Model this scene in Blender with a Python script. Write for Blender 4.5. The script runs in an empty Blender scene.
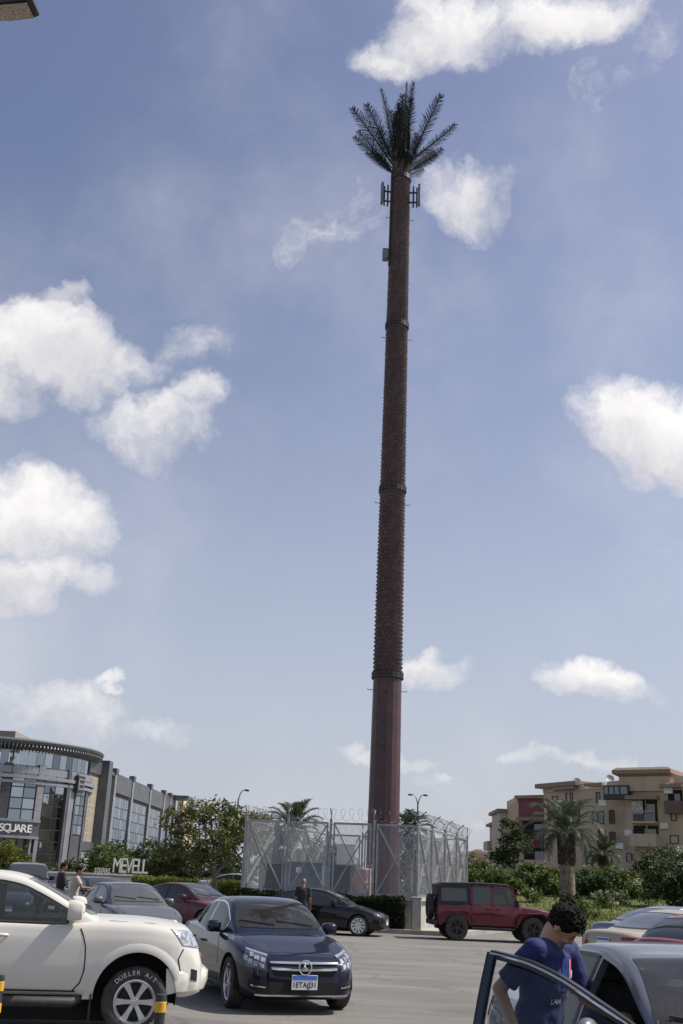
import bpy, bmesh, math, random
import numpy as np
from mathutils import noise, Vector, Matrix, Quaternion
from mathutils.bvhtree import BVHTree
random.seed(7)
PI = math.pi
S = bpy.context.scene
COL = S.collection
V = Vector

# ------------------------------------------------------------------ camera
F = 1060.0
TH = math.radians(19.2)
RO = math.radians(2.5)
EYE = 1.68
_r = np.array([1.0, 0, 0]); _f = np.array([0, math.cos(TH), math.sin(TH)]); _u = np.array([0, -math.sin(TH), math.cos(TH)])
_R = math.cos(RO) * _r + math.sin(RO) * _u
_U = -math.sin(RO) * _r + math.cos(RO) * _u
def ray(px, py):
    return _f + _R * ((px - 341.5) / F) - _U * ((py - 512) / F)
def at(px, py, Y):
    d = ray(px, py)
    return V(np.array([0, 0, EYE]) + d * (Y / d[1]))
def ground(px, py, z=0.0):
    d = ray(px, py)
    return V(np.array([0, 0, EYE]) + d * ((z - EYE) / d[2]))
cam_d = bpy.data.cameras.new('camera')
cam = bpy.data.objects.new('camera', cam_d)
COL.objects.link(cam)
M3 = Matrix(((_R[0], _U[0], -_f[0]), (_R[1], _U[1], -_f[1]), (_R[2], _U[2], -_f[2])))
cam.matrix_world = Matrix.Translation((0, 0, EYE)) @ M3.to_4x4()
cam_d.sensor_fit = 'VERTICAL'
cam_d.sensor_height = 24.0
cam_d.lens = 24.0 * F / 1024.0
cam_d.clip_start = 0.05
cam_d.clip_end = 6000
S.camera = cam
S.view_settings.view_transform = 'Standard'
S.view_settings.look = 'None'
S.view_settings.gamma = 1.0
S.view_settings.exposure = 0.36

# ------------------------------------------------------------------ materials
def rgb(c):
    return (c[0], c[1], c[2], 1.0)
class NT:
    def __init__(s, tree): s.t = tree
    def n(s, typ, **kw):
        nd = s.t.nodes.new(typ)
        for k, v in kw.items():
            if k.startswith('i_'):
                nd.inputs[int(k[2:]) if k[2:].isdigit() else k[2:]].default_value = v
            else: setattr(nd, k, v)
        return nd
    def l(s, a, b): s.t.links.new(a, b)
    def math(s, op, a, b=None, c=None, clamp=False):
        nd = s.t.nodes.new('ShaderNodeMath'); nd.operation = op; nd.use_clamp = clamp
        for i, x in enumerate((a, b, c)):
            if x is None: continue
            if isinstance(x, (int, float)): nd.inputs[i].default_value = x
            else: s.l(x, nd.inputs[i])
        return nd.outputs[0]
    def mix(s, fac, a, b):
        nd = s.t.nodes.new('ShaderNodeMix'); nd.data_type = 'RGBA'
        for i, x in ((0, fac), (6, a), (7, b)):
            if isinstance(x, (int, float)): nd.inputs[i].default_value = x
            elif isinstance(x, tuple): nd.inputs[i].default_value = rgb(x)
            else: s.l(x, nd.inputs[i])
        return nd.outputs[2]
    def noise(s, vec, scale, detail=4, rough=0.55, out=0):
        nd = s.t.nodes.new('ShaderNodeTexNoise')
        nd.inputs['Scale'].default_value = scale; nd.inputs['Detail'].default_value = detail
        nd.inputs['Roughness'].default_value = rough
        if vec is not None: s.l(vec, nd.inputs['Vector'])
        return nd.outputs[out]
    def ramp(s, fac, stops):
        nd = s.t.nodes.new('ShaderNodeValToRGB')
        els = nd.color_ramp.elements
        while len(els) < len(stops): els.new(0.5)
        for e, (p, c) in zip(els, stops):
            e.position = p; e.color = rgb(c) if isinstance(c, tuple) else (c, c, c, 1)
        s.l(fac, nd.inputs[0]); return nd.outputs[0]
MATS = {}
def mat(name, base=(0.5, 0.5, 0.5), rough=0.5, metal=0.0, spec=0.5, coat=0.0, coat_rough=0.03, var=0.0, vscale=6.0,
        base2=None, bump=0.0, bscale=40.0, emis=0.0, alpha=1.0, world=False, rvar=0.0, detail=5):
    if name in MATS: return MATS[name]
    m = bpy.data.materials.new(name); m.use_nodes = True
    t = NT(m.node_tree)
    p = m.node_tree.nodes['Principled BSDF']
    p.inputs['Base Color'].default_value = rgb(base)
    p.inputs['Roughness'].default_value = rough
    p.inputs['Metallic'].default_value = metal
    p.inputs['Specular IOR Level'].default_value = spec
    p.inputs['Coat Weight'].default_value = coat
    p.inputs['Coat Roughness'].default_value = coat_rough
    p.inputs['Alpha'].default_value = alpha
    if var or bump or base2 or rvar:
        if world: vec = t.n('ShaderNodeNewGeometry').outputs['Position']
        else: vec = t.n('ShaderNodeTexCoord').outputs['Object']
        if var or base2:
            nz = t.noise(vec, vscale, detail)
            b2 = base2 or tuple(max(0, x * (1 - var)) for x in base)
            b1 = base if base2 else tuple(min(1, x * (1 + var)) for x in base)
            fac = t.ramp(nz, [(0.35, 0.0), (0.65, 1.0)])
            t.l(t.mix(fac, b1, b2), p.inputs['Base Color'])
        if rvar:
            nz2 = t.noise(vec, vscale * 2.3, 5)
            t.l(t.math('ADD', t.math('MULTIPLY', nz2, rvar), rough - rvar * 0.5, clamp=True), p.inputs['Roughness'])
        if bump:
            nb = t.noise(vec, bscale, 6, 0.6)
            bn = t.n('ShaderNodeBump'); bn.inputs['Strength'].default_value = bump
            bn.inputs['Distance'].default_value = 0.02
            t.l(nb, bn.inputs['Height']); t.l(bn.outputs[0], p.inputs['Normal'])
    if emis:
        p.inputs['Emission Color'].default_value = rgb(base); p.inputs['Emission Strength'].default_value = emis
    MATS[name] = m
    return m
def leafmat(name, c1, c2, c3=None, rough=0.55, trans=0.25):
    if name in MATS: return MATS[name]
    m = bpy.data.materials.new(name); m.use_nodes = True
    t = NT(m.node_tree); p = m.node_tree.nodes['Principled BSDF']
    rnd = t.n('ShaderNodeNewGeometry').outputs['Random Per Island']
    pos = t.n('ShaderNodeTexCoord').outputs['Object']
    nz = t.noise(pos, 0.9, 3)
    f = t.math('ADD', t.math('MULTIPLY', rnd, 0.6), t.math('MULTIPLY', nz, 0.5), clamp=True)
    col = t.ramp(f, [(0.15, c1), (0.55, c2), (0.95, c3 or c2)])
    t.l(col, p.inputs['Base Color']); p.inputs['Roughness'].default_value = rough
    p.inputs['Specular IOR Level'].default_value = 0.12
    tr = t.n('ShaderNodeBsdfTranslucent'); t.l(col, tr.inputs[0])
    mx = t.n('ShaderNodeMixShader'); mx.inputs[0].default_value = trans
    t.l(p.outputs[0], mx.inputs[1]); t.l(tr.outputs[0], mx.inputs[2])
    t.l(mx.outputs[0], m.node_tree.nodes['Material Output'].inputs[0])
    MATS[name] = m
    return m

# ------------------------------------------------------------------ mesh building
class MB:
    def __init__(s): s.v = []; s.f = []; s.m = []; s.cur = 0
    def add(s, vs, fs):
        o = len(s.v); s.v += [tuple(x) for x in vs]
        for f in fs: s.f.append(tuple(i + o for i in f)); s.m.append(s.cur)
        return s
    def box(s, c, d, rz=0.0, mtx=None, taper=1.0):
        hx, hy, hz = d[0] / 2, d[1] / 2, d[2] / 2
        vs = []
        for z, k in ((-hz, 1.0), (hz, taper)):
            for x, y in ((-hx, -hy), (hx, -hy), (hx, hy), (-hx, hy)):
                vs.append(V((x * k, y * k, z)))
        q = mtx if mtx is not None else Matrix.Rotation(rz, 3, 'Z')
        vs = [q @ v + V(c) for v in vs]
        return s.add(vs, [(3, 2, 1, 0), (4, 5, 6, 7), (0, 1, 5, 4), (1, 2, 6, 5), (2, 3, 7, 6), (3, 0, 4, 7)])
    def boxz(s, x0, x1, y0, y1, z0, z1):
        return s.box(((x0 + x1) / 2, (y0 + y1) / 2, (z0 + z1) / 2), (x1 - x0, y1 - y0, z1 - z0))
    def bar(s, a, b, w, h=None, up=(0, 0, 1)):
        a, b = V(a), V(b); d = (b - a); L = d.length
        if L < 1e-6: return s
        d.normalize(); up = V(up)
        if abs(d.dot(up)) > 0.98: up = V((1, 0, 0))
        x = d.cross(up).normalized(); y = x.cross(d)
        h = h or w; vs = []
        for p in (a, b):
            for i, j in ((-1, -1), (1, -1), (1, 1), (-1, 1)): vs.append(p + x * (w / 2 * i) + y * (h / 2 * j))
        return s.add(vs, [(0, 1, 2, 3), (7, 6, 5, 4), (0, 4, 5, 1), (1, 5, 6, 2), (2, 6, 7, 3), (3, 7, 4, 0)])
    def tube(s, pts, rad, n=8, cap=True, closed=False):
        pts = [V(p) for p in pts]; k = len(pts)
        if not hasattr(rad, '__len__'): rad = [rad] * k
        vs = []; prev = None
        for i, p in enumerate(pts):
            if closed: d = pts[(i + 1) % k] - pts[i - 1]
            else: d = pts[min(i + 1, k - 1)] - pts[max(i - 1, 0)]
            if d.length < 1e-9: d = V((0, 0, 1))
            d.normalize()
            if prev is None:
                ref = V((0, 0, 1)) if abs(d.z) < 0.95 else V((1, 0, 0))
                x = d.cross(ref).normalized()
            else:
                x = (prev - d * prev.dot(d))
                x = x.normalized() if x.length > 1e-6 else d.cross(V((0, 1, 0))).normalized()
            prev = x; y = d.cross(x)
            for j in range(n):
                a = 2 * PI * j / n
                vs.append(p + x * (math.cos(a) * rad[i]) + y * (math.sin(a) * rad[i]))
        fs = []
        for i in range(k if closed else k - 1):
            for j in range(n):
                a, b = i * n, ((i + 1) % k) * n
                fs.append((a + j, a + (j + 1) % n, b + (j + 1) % n, b + j))
        if cap and not closed:
            fs.append(tuple(range(n - 1, -1, -1))); fs.append(tuple(range((k - 1) * n, k * n)))
        return s.add(vs, fs)
    def lathe(s, prof, n=24, c=(0, 0, 0), axis='Z', cap=False, mtx=None):
        vs = []; k = len(prof)
        for (r, h) in prof:
            for j in range(n):
                a = 2 * PI * j / n
                p = V((r * math.cos(a), r * math.sin(a), h))
                if axis == 'Y': p = V((p.x, p.z, -p.y)) 
                if mtx is not None: p = mtx @ p
                vs.append(p + V(c))
        fs = [(i * n + j, i * n + (j + 1) % n, (i + 1) * n + (j + 1) % n, (i + 1) * n + j) for i in range(k - 1) for j in range(n)]
        if cap: fs += [tuple(range(n - 1, -1, -1)), tuple(range((k - 1) * n, k * n))]
        return s.add(vs, fs)
    def prism(s, poly, a, b, fn):
        """poly of 2D pts extruded; fn(p, t) -> 3D for t in (a,b)"""
        n = len(poly)
        vs = [fn(p, a) for p in poly] + [fn(p, b) for p in poly]
        fs = [tuple(range(n - 1, -1, -1)), tuple(range(n, 2 * n))] + [(i, (i + 1) % n, n + (i + 1) % n, n + i) for i in range(n)]
        return s.add(vs, fs)
    def ell(s, c, r, n=12, m=8, mtx=None):
        vs = [V((0, 0, -1))]
        for i in range(1, m):
            a = -PI / 2 + PI * i / m
            for j in range(n):
                b = 2 * PI * j / n
                vs.append(V((math.cos(a) * math.cos(b), math.cos(a) * math.sin(b), math.sin(a))))
        vs.append(V((0, 0, 1)))
        vs = [V((p.x * r[0], p.y * r[1], p.z * r[2])) for p in vs]
        if mtx is not None: vs = [mtx @ p for p in vs]
        vs = [p + V(c) for p in vs]
        fs = []
        for j in range(n):
            fs.append((0, 1 + (j + 1) % n, 1 + j))
            for i in range(m - 2):
                a, b = 1 + i * n, 1 + (i + 1) * n
                fs.append((a + j, a + (j + 1) % n, b + (j + 1) % n, b + j))
            a = 1 + (m - 2) * n
            fs.append((a + j, a + (j + 1) % n, len(vs) - 1))
        return s.add(vs, fs)
    def mesh(s, name):
        me = bpy.data.meshes.new(name); me.from_pydata(s.v, [], s.f)
        if any(s.m): me.polygons.foreach_set('material_index', s.m)
        me.update(); return me
    def build(s, name, mats, parent=None, smooth=None, bevel=0.0, recalc=True, loc=None, segs=2):
        me = s.mesh(name)
        if recalc:
            bm = bmesh.new(); bm.from_mesh(me); bmesh.ops.recalc_face_normals(bm, faces=bm.faces)
            if bevel:
                es = [e for e in bm.edges if len(e.link_faces) == 2 and e.calc_face_angle(0) > 0.6]
                bmesh.ops.bevel(bm, geom=es, offset=bevel, segments=segs, affect='EDGES', profile=0.5)
            bm.to_mesh(me); bm.free()
        return link(name, me, mats, parent, smooth, loc)
def link(name, me, mats, parent=None, smooth=None, loc=None):
    for m in (mats if isinstance(mats, (list, tuple)) else [mats]): me.materials.append(m)
    if smooth is not None:
        me.polygons.foreach_set('use_smooth', [True] * len(me.polygons))
        if smooth < 179: me.set_sharp_from_angle(angle=math.radians(smooth))
    o = bpy.data.objects.new(name, me); COL.objects.link(o)
    if parent is not None: o.parent = parent
    if loc is not None: o.location = loc
    return o
def tag(o, label=None, cat=None, group=None, kind=None):
    if label: o['label'] = label
    if cat: o['category'] = cat
    if group: o['group'] = group
    if kind: o['kind'] = kind
    return o
def thing(name, label, cat, loc=(0, 0, 0), rz=0.0, group=None):
    o = bpy.data.objects.new(name, None); o.empty_display_size = 0.3
    COL.objects.link(o); o.location = loc; o.rotation_euler = (0, 0, rz)
    return tag(o, label, cat, group)
def copy_tree(o, parent=None):
    c = o.copy(); COL.objects.link(c)
    if parent is not None: c.parent = parent
    for ch in list(o.children): copy_tree(ch, c)
    return c
def evaluated(o):
    bpy.context.view_layer.update()
    dg = bpy.context.evaluated_depsgraph_get()
    return bpy.data.meshes.new_from_object(o.evaluated_get(dg))
def boolean(me, cutters, solver='EXACT'):
    """subtract the cutter meshes from me, return the new mesh"""
    tmp = bpy.data.objects.new('tmp', me); COL.objects.link(tmp); cs = []
    for c in cutters:
        co = bpy.data.objects.new('tmpc', c); COL.objects.link(co); cs.append(co)
        md = tmp.modifiers.new('b', 'BOOLEAN'); md.operation = 'DIFFERENCE'; md.object = co; md.solver = solver
    out = evaluated(tmp)
    for o in [tmp] + cs: bpy.data.objects.remove(o)
    return out
def remeshed(mb, voxel, smooth=4, fac=0.5):
    me = mb.mesh('t'); o = bpy.data.objects.new('tmp', me); COL.objects.link(o)
    md = o.modifiers.new('r', 'REMESH'); md.mode = 'VOXEL'; md.voxel_size = voxel
    if smooth:
        ms = o.modifiers.new('s', 'SMOOTH'); ms.iterations = smooth; ms.factor = fac
    out = evaluated(o); bpy.data.objects.remove(o)
    return out
def text_mesh(txt, size, depth=0.0, bold=False, res=3):
    cu = bpy.data.curves.new('txt', 'FONT'); cu.body = txt; cu.size = size; cu.extrude = depth
    cu.align_x = 'CENTER'; cu.align_y = 'CENTER'; cu.resolution_u = res
    if bold: cu.offset = size * 0.018
    o = bpy.data.objects.new('tmp', cu); COL.objects.link(o)
    me = evaluated(o); bpy.data.objects.remove(o)
    return me
def add_mesh(mb, me, mtx):
    mb.add([mtx @ v.co for v in me.vertices], [tuple(p.vertices) for p in me.polygons])
def frame_mtx(o, x, y):
    """4x4: local x,y axes given, z = x cross y"""
    x = V(x).normalized(); y = V(y); y = (y - x * y.dot(x)).normalized(); z = x.cross(y)
    return Matrix(((x.x, y.x, z.x, o[0]), (x.y, y.y, z.y, o[1]), (x.z, y.z, z.z, o[2]), (0, 0, 0, 1)))
def pchip(xs, ys):
    xs = np.array(xs, float); ys = np.array(ys, float)
    h = np.diff(xs); d = np.diff(ys) / h; n = len(xs); m = np.zeros(n)
    m[0] = d[0]; m[-1] = d[-1]
    for i in range(1, n - 1):
        if d[i - 1] * d[i] > 0:
            w1 = 2 * h[i] + h[i - 1]; w2 = h[i] + 2 * h[i - 1]
            m[i] = (w1 + w2) / (w1 / d[i - 1] + w2 / d[i])
    def fn(x):
        x = min(max(x, xs[0]), xs[-1])
        i = min(max(int(np.searchsorted(xs, x) - 1), 0), n - 2)
        t = (x - xs[i]) / h[i]
        return float((1 + 2 * t) * (1 - t) ** 2 * ys[i] + t * (1 - t) ** 2 * h[i] * m[i] + t * t * (3 - 2 * t) * ys[i + 1] + t * t * (t - 1) * h[i] * m[i + 1])
    return fn

# ------------------------------------------------------------------ sun, sky, clouds
SUN_AZ = math.radians(8.0)     # from +X towards +Y
SUN_EL = math.radians(52.0)
sd = bpy.data.lights.new('sun', 'SUN'); sd.energy = 4.0; sd.angle = math.radians(0.55); sd.color = (1.0, 0.955, 0.88)
so = bpy.data.objects.new('sun', sd); COL.objects.link(so)
sdir = V((math.cos(SUN_EL) * math.cos(SUN_AZ), math.cos(SUN_EL) * math.sin(SUN_AZ), math.sin(SUN_EL)))
so.rotation_euler = sdir.to_track_quat('Z', 'Y').to_euler()
W = bpy.data.worlds.new('World'); S.world = W; W.use_nodes = True
wt = NT(W.node_tree); W.node_tree.nodes.clear()
out = wt.n('ShaderNodeOutputWorld'); bg = wt.n('ShaderNodeBackground'); wt.l(bg.outputs[0], out.inputs[0])
sky = wt.n('ShaderNodeTexSky', sky_type='NISHITA', sun_disc=False, sun_elevation=SUN_EL, sun_rotation=PI / 2 - SUN_AZ,
           altitude=50, air_density=1.0, dust_density=2.2, ozone_density=3.0)
SKY_STR = 0.1
bg.inputs[1].default_value = SKY_STR
dirv = wt.n('ShaderNodeTexCoord').outputs['Generated']
skyc = sky.outputs[0]
hsv = wt.n('ShaderNodeHueSaturation', i_0=0.512, i_1=0.88, i_2=0.98); wt.l(skyc, hsv.inputs['Color'])
skyc = wt.mix(1.0, hsv.outputs[0], hsv.outputs[0])
# billowing: bend the direction with noise before measuring the distance to each cloud's heart
nc = wt.noise(dirv, 9.0, 8, 0.62, out=1)
off = wt.n('ShaderNodeVectorMath', operation='SUBTRACT'); wt.l(nc, off.inputs[0]); off.inputs[1].default_value = (0.5, 0.5, 0.5)
sc = wt.n('ShaderNodeVectorMath', operation='SCALE'); wt.l(off.outputs[0], sc.inputs[0]); sc.inputs['Scale'].default_value = 0.105
wd = wt.n('ShaderNodeVectorMath', operation='ADD'); wt.l(dirv, wd.inputs[0]); wt.l(sc.outputs[0], wd.inputs[1])
CLOUDS = [  # px, py, half width, half height, weight, tilt(deg)
    (455, 22, 80, 42, 0.95, 0), (560, 14, 95, 38, .95, 0), (400, 52, 40, 22, .7, 0), (655, 45, 40, 30, .45, 0), (610, 90, 60, 30, .3, 0),
    (462, 205, 60, 42, .85, -8), (505, 190, 32, 22, .5, 0), (340, 220, 50, 40, .36, -30), (308, 245, 36, 18, .25, 0),
    (55, 358, 120, 50, 1.05, 8), (150, 432, 70, 36, .85, 10), (196, 408, 34, 24, .65, -20), (-10, 390, 60, 50, .9, 0), (65, 305, 30, 12, .4, -10),
    (36, 518, 80, 54, 1.2, 4), (5, 585, 55, 38, .85, 0), (70, 578, 45, 22, .6, 0),
    (645, 430, 82, 60, 1.2, 6), (705, 445, 70, 66, 1.2, 0), (598, 425, 34, 34, .6, 0),
    (597, 680, 64, 24, 1.0, 2), (110, 685, 22, 9, .75, 0), (70, 715, 75, 34, .75, 6), (140, 732, 55, 16, .55, 4),
    (440, 678, 42, 18, .65, -4), (378, 753, 40, 11, .55, 0),
    (600, 762, 60, 9, .38, 0), (525, 762, 22, 8, .3, 0), (410, 757, 22, 9, .4, 0), (430, 772, 22, 7, .3, 0), (465, 815, 34, 14, .3, 0), (200, 345, 50, 30, .3, 0)]
mask = None; vsum = None
for (cx, cy, a, b, w, tl) in CLOUDS:
    d = V(ray(cx, cy)).normalized(); k = V(ray(cx, cy)).length / 1.0
    rr = V(_R) - d * V(_R).dot(d); rr.normalize(); uu = rr.cross(d).normalized()
    c_, s_ = math.cos(math.radians(-tl)), math.sin(math.radians(-tl))
    rx = rr * c_ + uu * s_; ux = uu * c_ - rr * s_
    A = a / F / k * 1.08; B = b / F / k * 1.08
    ds = []
    for (vec, q) in ((rx, A), (ux, B)):
        dp = wt.n('ShaderNodeVectorMath', operation='DOT_PRODUCT'); wt.l(wd.outputs[0], dp.inputs[0]); dp.inputs[1].default_value = vec / q
        ds.append(dp.outputs['Value'])
    r2 = wt.math('ADD', wt.math('MULTIPLY', ds[0], ds[0]), wt.math('MULTIPLY', ds[1], ds[1]))
    mk = wt.math('MULTIPLY', wt.math('SUBTRACT', 1.0, r2), w)       # 1 at the heart, 0 at the rim
    vv = wt.math('MULTIPLY', ds[1], wt.math('MAXIMUM', mk, 0.0))
    mask = mk if mask is None else wt.math('SMOOTH_MAX', mask, mk, 0.15)
    vsum = vv if vsum is None else wt.math('ADD', vsum, vv)
fine = wt.noise(wd.outputs[0], 13.0, 10, 0.66)
den = wt.math('ADD', mask, wt.math('MULTIPLY', wt.math('SUBTRACT', fine, 0.5), 1.9))
mr = wt.n('ShaderNodeMapRange', interpolation_type='SMOOTHSTEP', i_1=0.0, i_2=0.98); wt.l(den, mr.inputs[0])
veil_n = wt.noise(dirv, 2.6, 6, 0.6)
veil = wt.n('ShaderNodeMapRange', interpolation_type='SMOOTHSTEP', i_1=0.42, i_2=0.85, i_3=0.0, i_4=0.36); wt.l(veil_n, veil.inputs[0])
cov = wt.math('MAXIMUM', wt.math('MULTIPLY', mr.outputs[0], 0.95), veil.outputs[0])
shade = wt.math('ADD', wt.math('MULTIPLY', vsum, 0.62), wt.math('ADD', 0.52, wt.math('MULTIPLY', wt.math('SUBTRACT', wt.noise(wd.outputs[0], 11.0, 6, 0.6), 0.5), 1.5)), clamp=True)
k = 1.0 / SKY_STR
ccol = wt.mix(shade, (0.46 * k, 0.455 * k, 0.50 * k), (0.90 * k, 0.875 * k, 0.84 * k))
# low air over the horizon is milky
sep = wt.n('ShaderNodeSeparateXYZ'); wt.l(dirv, sep.inputs[0])
milk = wt.n('ShaderNodeMapRange', interpolation_type='SMOOTHSTEP', i_1=-0.05, i_2=0.62, i_3=0.82, i_4=0.0); wt.l(sep.outputs[2], milk.inputs[0])
skyc = wt.mix(milk.outputs[0], skyc, (0.44 * k, 0.465 * k, 0.53 * k))
wt.l(wt.mix(cov, skyc, ccol), bg.inputs[0])

# ------------------------------------------------------------------ ground
def ground_mat():
    m = bpy.data.materials.new('dusty asphalt'); m.use_nodes = True
    t = NT(m.node_tree); p = m.node_tree.nodes['Principled BSDF']
    pos = t.n('ShaderNodeNewGeometry').outputs['Position']
    sx = t.n('ShaderNodeMapping'); t.l(pos, sx.inputs[0]); sx.inputs['Scale'].default_value = (0.28, 1.0, 1.0); sx.inputs['Rotation'].default_value = (0, 0, 0.25)
    a = t.noise(pos, 0.22, 5, 0.6); b = t.noise(sx.outputs[0], 0.9, 6, 0.65); c = t.noise(pos, 60.0, 3, 0.7); d = t.noise(pos, 5.0, 5, 0.7)
    base = t.mix(t.ramp(a, [(0.38, 0.0), (0.62, 1.0)]), (0.158, 0.150, 0.139), (0.222, 0.206, 0.180))
    base = t.mix(t.math('MULTIPLY', t.ramp(b, [(0.45, 0.0), (0.66, 1.0)]), 0.75), base, (0.29, 0.27, 0.235))
    base = t.mix(t.math('MULTIPLY', t.ramp(d, [(0.52, 0.0), (0.7, 1.0)]), 0.35), base, (0.15, 0.145, 0.14))
    vo = t.n('ShaderNodeTexVoronoi', feature='F1'); vo.inputs['Scale'].default_value = 0.35; t.l(pos, vo.inputs['Vector'])
    oil = t.ramp(t.math('ADD', vo.outputs['Distance'], t.math('MULTIPLY', d, 0.25)), [(0.2, 1.0), (0.36, 0.0)])
    base = t.mix(t.math('MULTIPLY', oil, 0.45), base, (0.10, 0.097, 0.093))
    vc = t.n('ShaderNodeTexVoronoi', feature='DISTANCE_TO_EDGE'); vc.inputs['Scale'].default_value = 0.23
    wv = t.n('ShaderNodeVectorMath', operation='ADD'); t.l(pos, wv.inputs[0])
    t.l(t.noise(pos, 1.3, 4, 0.6, out=1), wv.inputs[1]); t.l(wv.outputs[0], vc.inputs['Vector'])
    crack = t.ramp(vc.outputs['Distance'], [(0.0, 1.0), (0.012, 0.0)])
    base = t.mix(t.math('MULTIPLY', crack, 0.55), base, (0.07, 0.068, 0.066))
    base = t.mix(t.math('MULTIPLY', t.ramp(c, [(0.3, 0.0), (0.7, 1.0)]), 0.42), base, (0.10, 0.097, 0.092))
    mt = t.n('ShaderNodeMapping'); t.l(pos, mt.inputs[0]); mt.inputs['Rotation'].default_value = (0, 0, -.12); mt.inputs['Scale'].default_value = (.10, 1.5, 1)
    tr_ = t.noise(mt.outputs[0], 1.1, 4, .7); base = t.mix(t.math('MULTIPLY', t.ramp(tr_, [(.50, 0.0), (.62, 1.0)]), .38), base, (.125, .12, .115))
    vs2 = t.n('ShaderNodeTexVoronoi', feature='F1'); vs2.inputs['Scale'].default_value = 2.3; t.l(pos, vs2.inputs['Vector'])
    sp_ = t.ramp(vs2.outputs['Distance'], [(.05, 1.0), (.10, 0.0)]); base = t.mix(t.math('MULTIPLY', sp_, .5), base, (.09, .088, .085))
    t.l(base, p.inputs['Base Color']); p.inputs['Roughness'].default_value = 0.9
    bn = t.n('ShaderNodeBump'); bn.inputs['Strength'].default_value = 0.8; bn.inputs['Distance'].default_value = 0.02
    t.l(c, bn.inputs['Height']); t.l(bn.outputs[0], p.inputs['Normal'])
    return m
g = MB(); g.add([(-1500, -300, 0), (1500, -300, 0), (1500, 2500, 0), (-1500, 2500, 0)], [(0, 1, 2, 3)])
tag(g.build('ground', ground_mat()), kind='structure')

# ------------------------------------------------------------------ car materials
def paint(name, base, rough=0.32, coat=0.85, metal=0.0, dust=0.12, dustc=(0.34, 0.31, 0.27)):
    if name in MATS: return MATS[name]
    m = bpy.data.materials.new(name); m.use_nodes = True
    t = NT(m.node_tree); p = m.node_tree.nodes['Principled BSDF']
    pos = t.n('ShaderNodeTexCoord').outputs['Object']
    n1 = t.noise(pos, 2.2, 6, 0.65); n2 = t.noise(pos, 26.0, 4, 0.6)
    geo = t.n('ShaderNodeNewGeometry'); sp = t.n('ShaderNodeSeparateXYZ'); t.l(geo.outputs['Normal'], sp.inputs[0])
    up = t.math('MAXIMUM', sp.outputs[2], 0.0)                 # dust settles on what faces up, and splashes low
    so_ = t.n('ShaderNodeSeparateXYZ'); t.l(pos, so_.inputs[0])
    low = t.math('MULTIPLY', t.math('SUBTRACT', 0.62, so_.outputs[2]), 0.9, clamp=True)
    f = t.math('MULTIPLY', t.math('ADD', t.math('ADD', t.math('MULTIPLY', up, 0.55), low), 0.25), t.math('ADD', n1, t.math('MULTIPLY', n2, 0.4)))
    f = t.math('MULTIPLY', f, dust * 1.6, clamp=True)
    t.l(t.mix(f, base, dustc), p.inputs['Base Color'])
    p.inputs['Metallic'].default_value = metal
    p.inputs['Roughness'].default_value = rough
    p.inputs['Coat Weight'].default_value = coat; p.inputs['Specular IOR Level'].default_value = 0.06
    t.l(t.math('ADD', t.math('MULTIPLY', f, 0.6), 0.03, clamp=True), p.inputs['Coat Roughness'])
    MATS[name] = m
    return m
def glassmat(name, tint=(0.02, 0.024, 0.026), transp=0.0, tcol=(0.55, 0.62, 0.6), dust=0.1):
    if name in MATS: return MATS[name]
    m = bpy.data.materials.new(name); m.use_nodes = True
    t = NT(m.node_tree); p = m.node_tree.nodes['Principled BSDF']
    pos = t.n('ShaderNodeTexCoord').outputs['Object']
    n1 = t.noise(pos, 3.0, 6, 0.6)
    f = t.math('MULTIPLY', n1, dust, clamp=True)
    t.l(t.mix(f, tint, (0.33, 0.31, 0.28)), p.inputs['Base Color'])
    t.l(t.math('ADD', t.math('MULTIPLY', f, 0.5), 0.02), p.inputs['Roughness'])
    p.inputs['IOR'].default_value = 1.55; p.inputs['Coat Weight'].default_value = 0.5
    if transp:
        tr = t.n('ShaderNodeBsdfTransparent'); tr.inputs[0].default_value = rgb(tcol)
        gl = t.n('ShaderNodeBsdfGlossy'); gl.inputs['Roughness'].default_value = 0.02
        fr = t.n('ShaderNodeFresnel'); fr.inputs[0].default_value = 1.6
        df = t.n('ShaderNodeBsdfDiffuse'); df.inputs[0].default_value = (0.36, 0.34, 0.31, 1)
        m1 = t.n('ShaderNodeMixShader'); t.l(fr.outputs[0], m1.inputs[0]); t.l(tr.outputs[0], m1.inputs[1]); t.l(gl.outputs[0], m1.inputs[2])
        m2 = t.n('ShaderNodeMixShader'); t.l(f, m2.inputs[0]); t.l(m1.outputs[0], m2.inputs[1]); t.l(df.outputs[0], m2.inputs[2])
        t.l(m2.outputs[0], m.node_tree.nodes['Material Output'].inputs[0])
    MATS[name] = m
    return m
CHROME = mat('chrome', (0.75, 0.76, 0.78), 0.12, 1.0)
ALLOY = mat('alloy wheel', (0.62, 0.63, 0.65), 0.28, 0.9, var=0.08, vscale=9)
ALLOYD = mat('brake dark', (0.03, 0.03, 0.032), 0.6)
RUBBER = mat('tyre rubber', (0.022, 0.022, 0.023), 0.8, var=0.3, vscale=14, base2=(0.06, 0.056, 0.05), rvar=0.2)
TRIM = mat('black trim', (0.016, 0.016, 0.017), 0.42, var=0.3)
PLASTIC = mat('black plastic', (0.025, 0.025, 0.027), 0.6, var=0.3, vscale=9)
DARKHOLE = mat('dark cavity', (0.008, 0.008, 0.009), 0.8)
GLASS = glassmat('car glass', dust=0.10)
GLASSD = glassmat('dusty car glass', tint=(0.035, 0.04, 0.042), dust=0.28)
GLASST = glassmat('clear car glass', transp=1.0, dust=0.12)
LAMPG = mat('headlamp glass', (0.40, 0.42, 0.45), 0.06, 0.35, coat=1.0, var=0.6, vscale=22)
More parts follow.
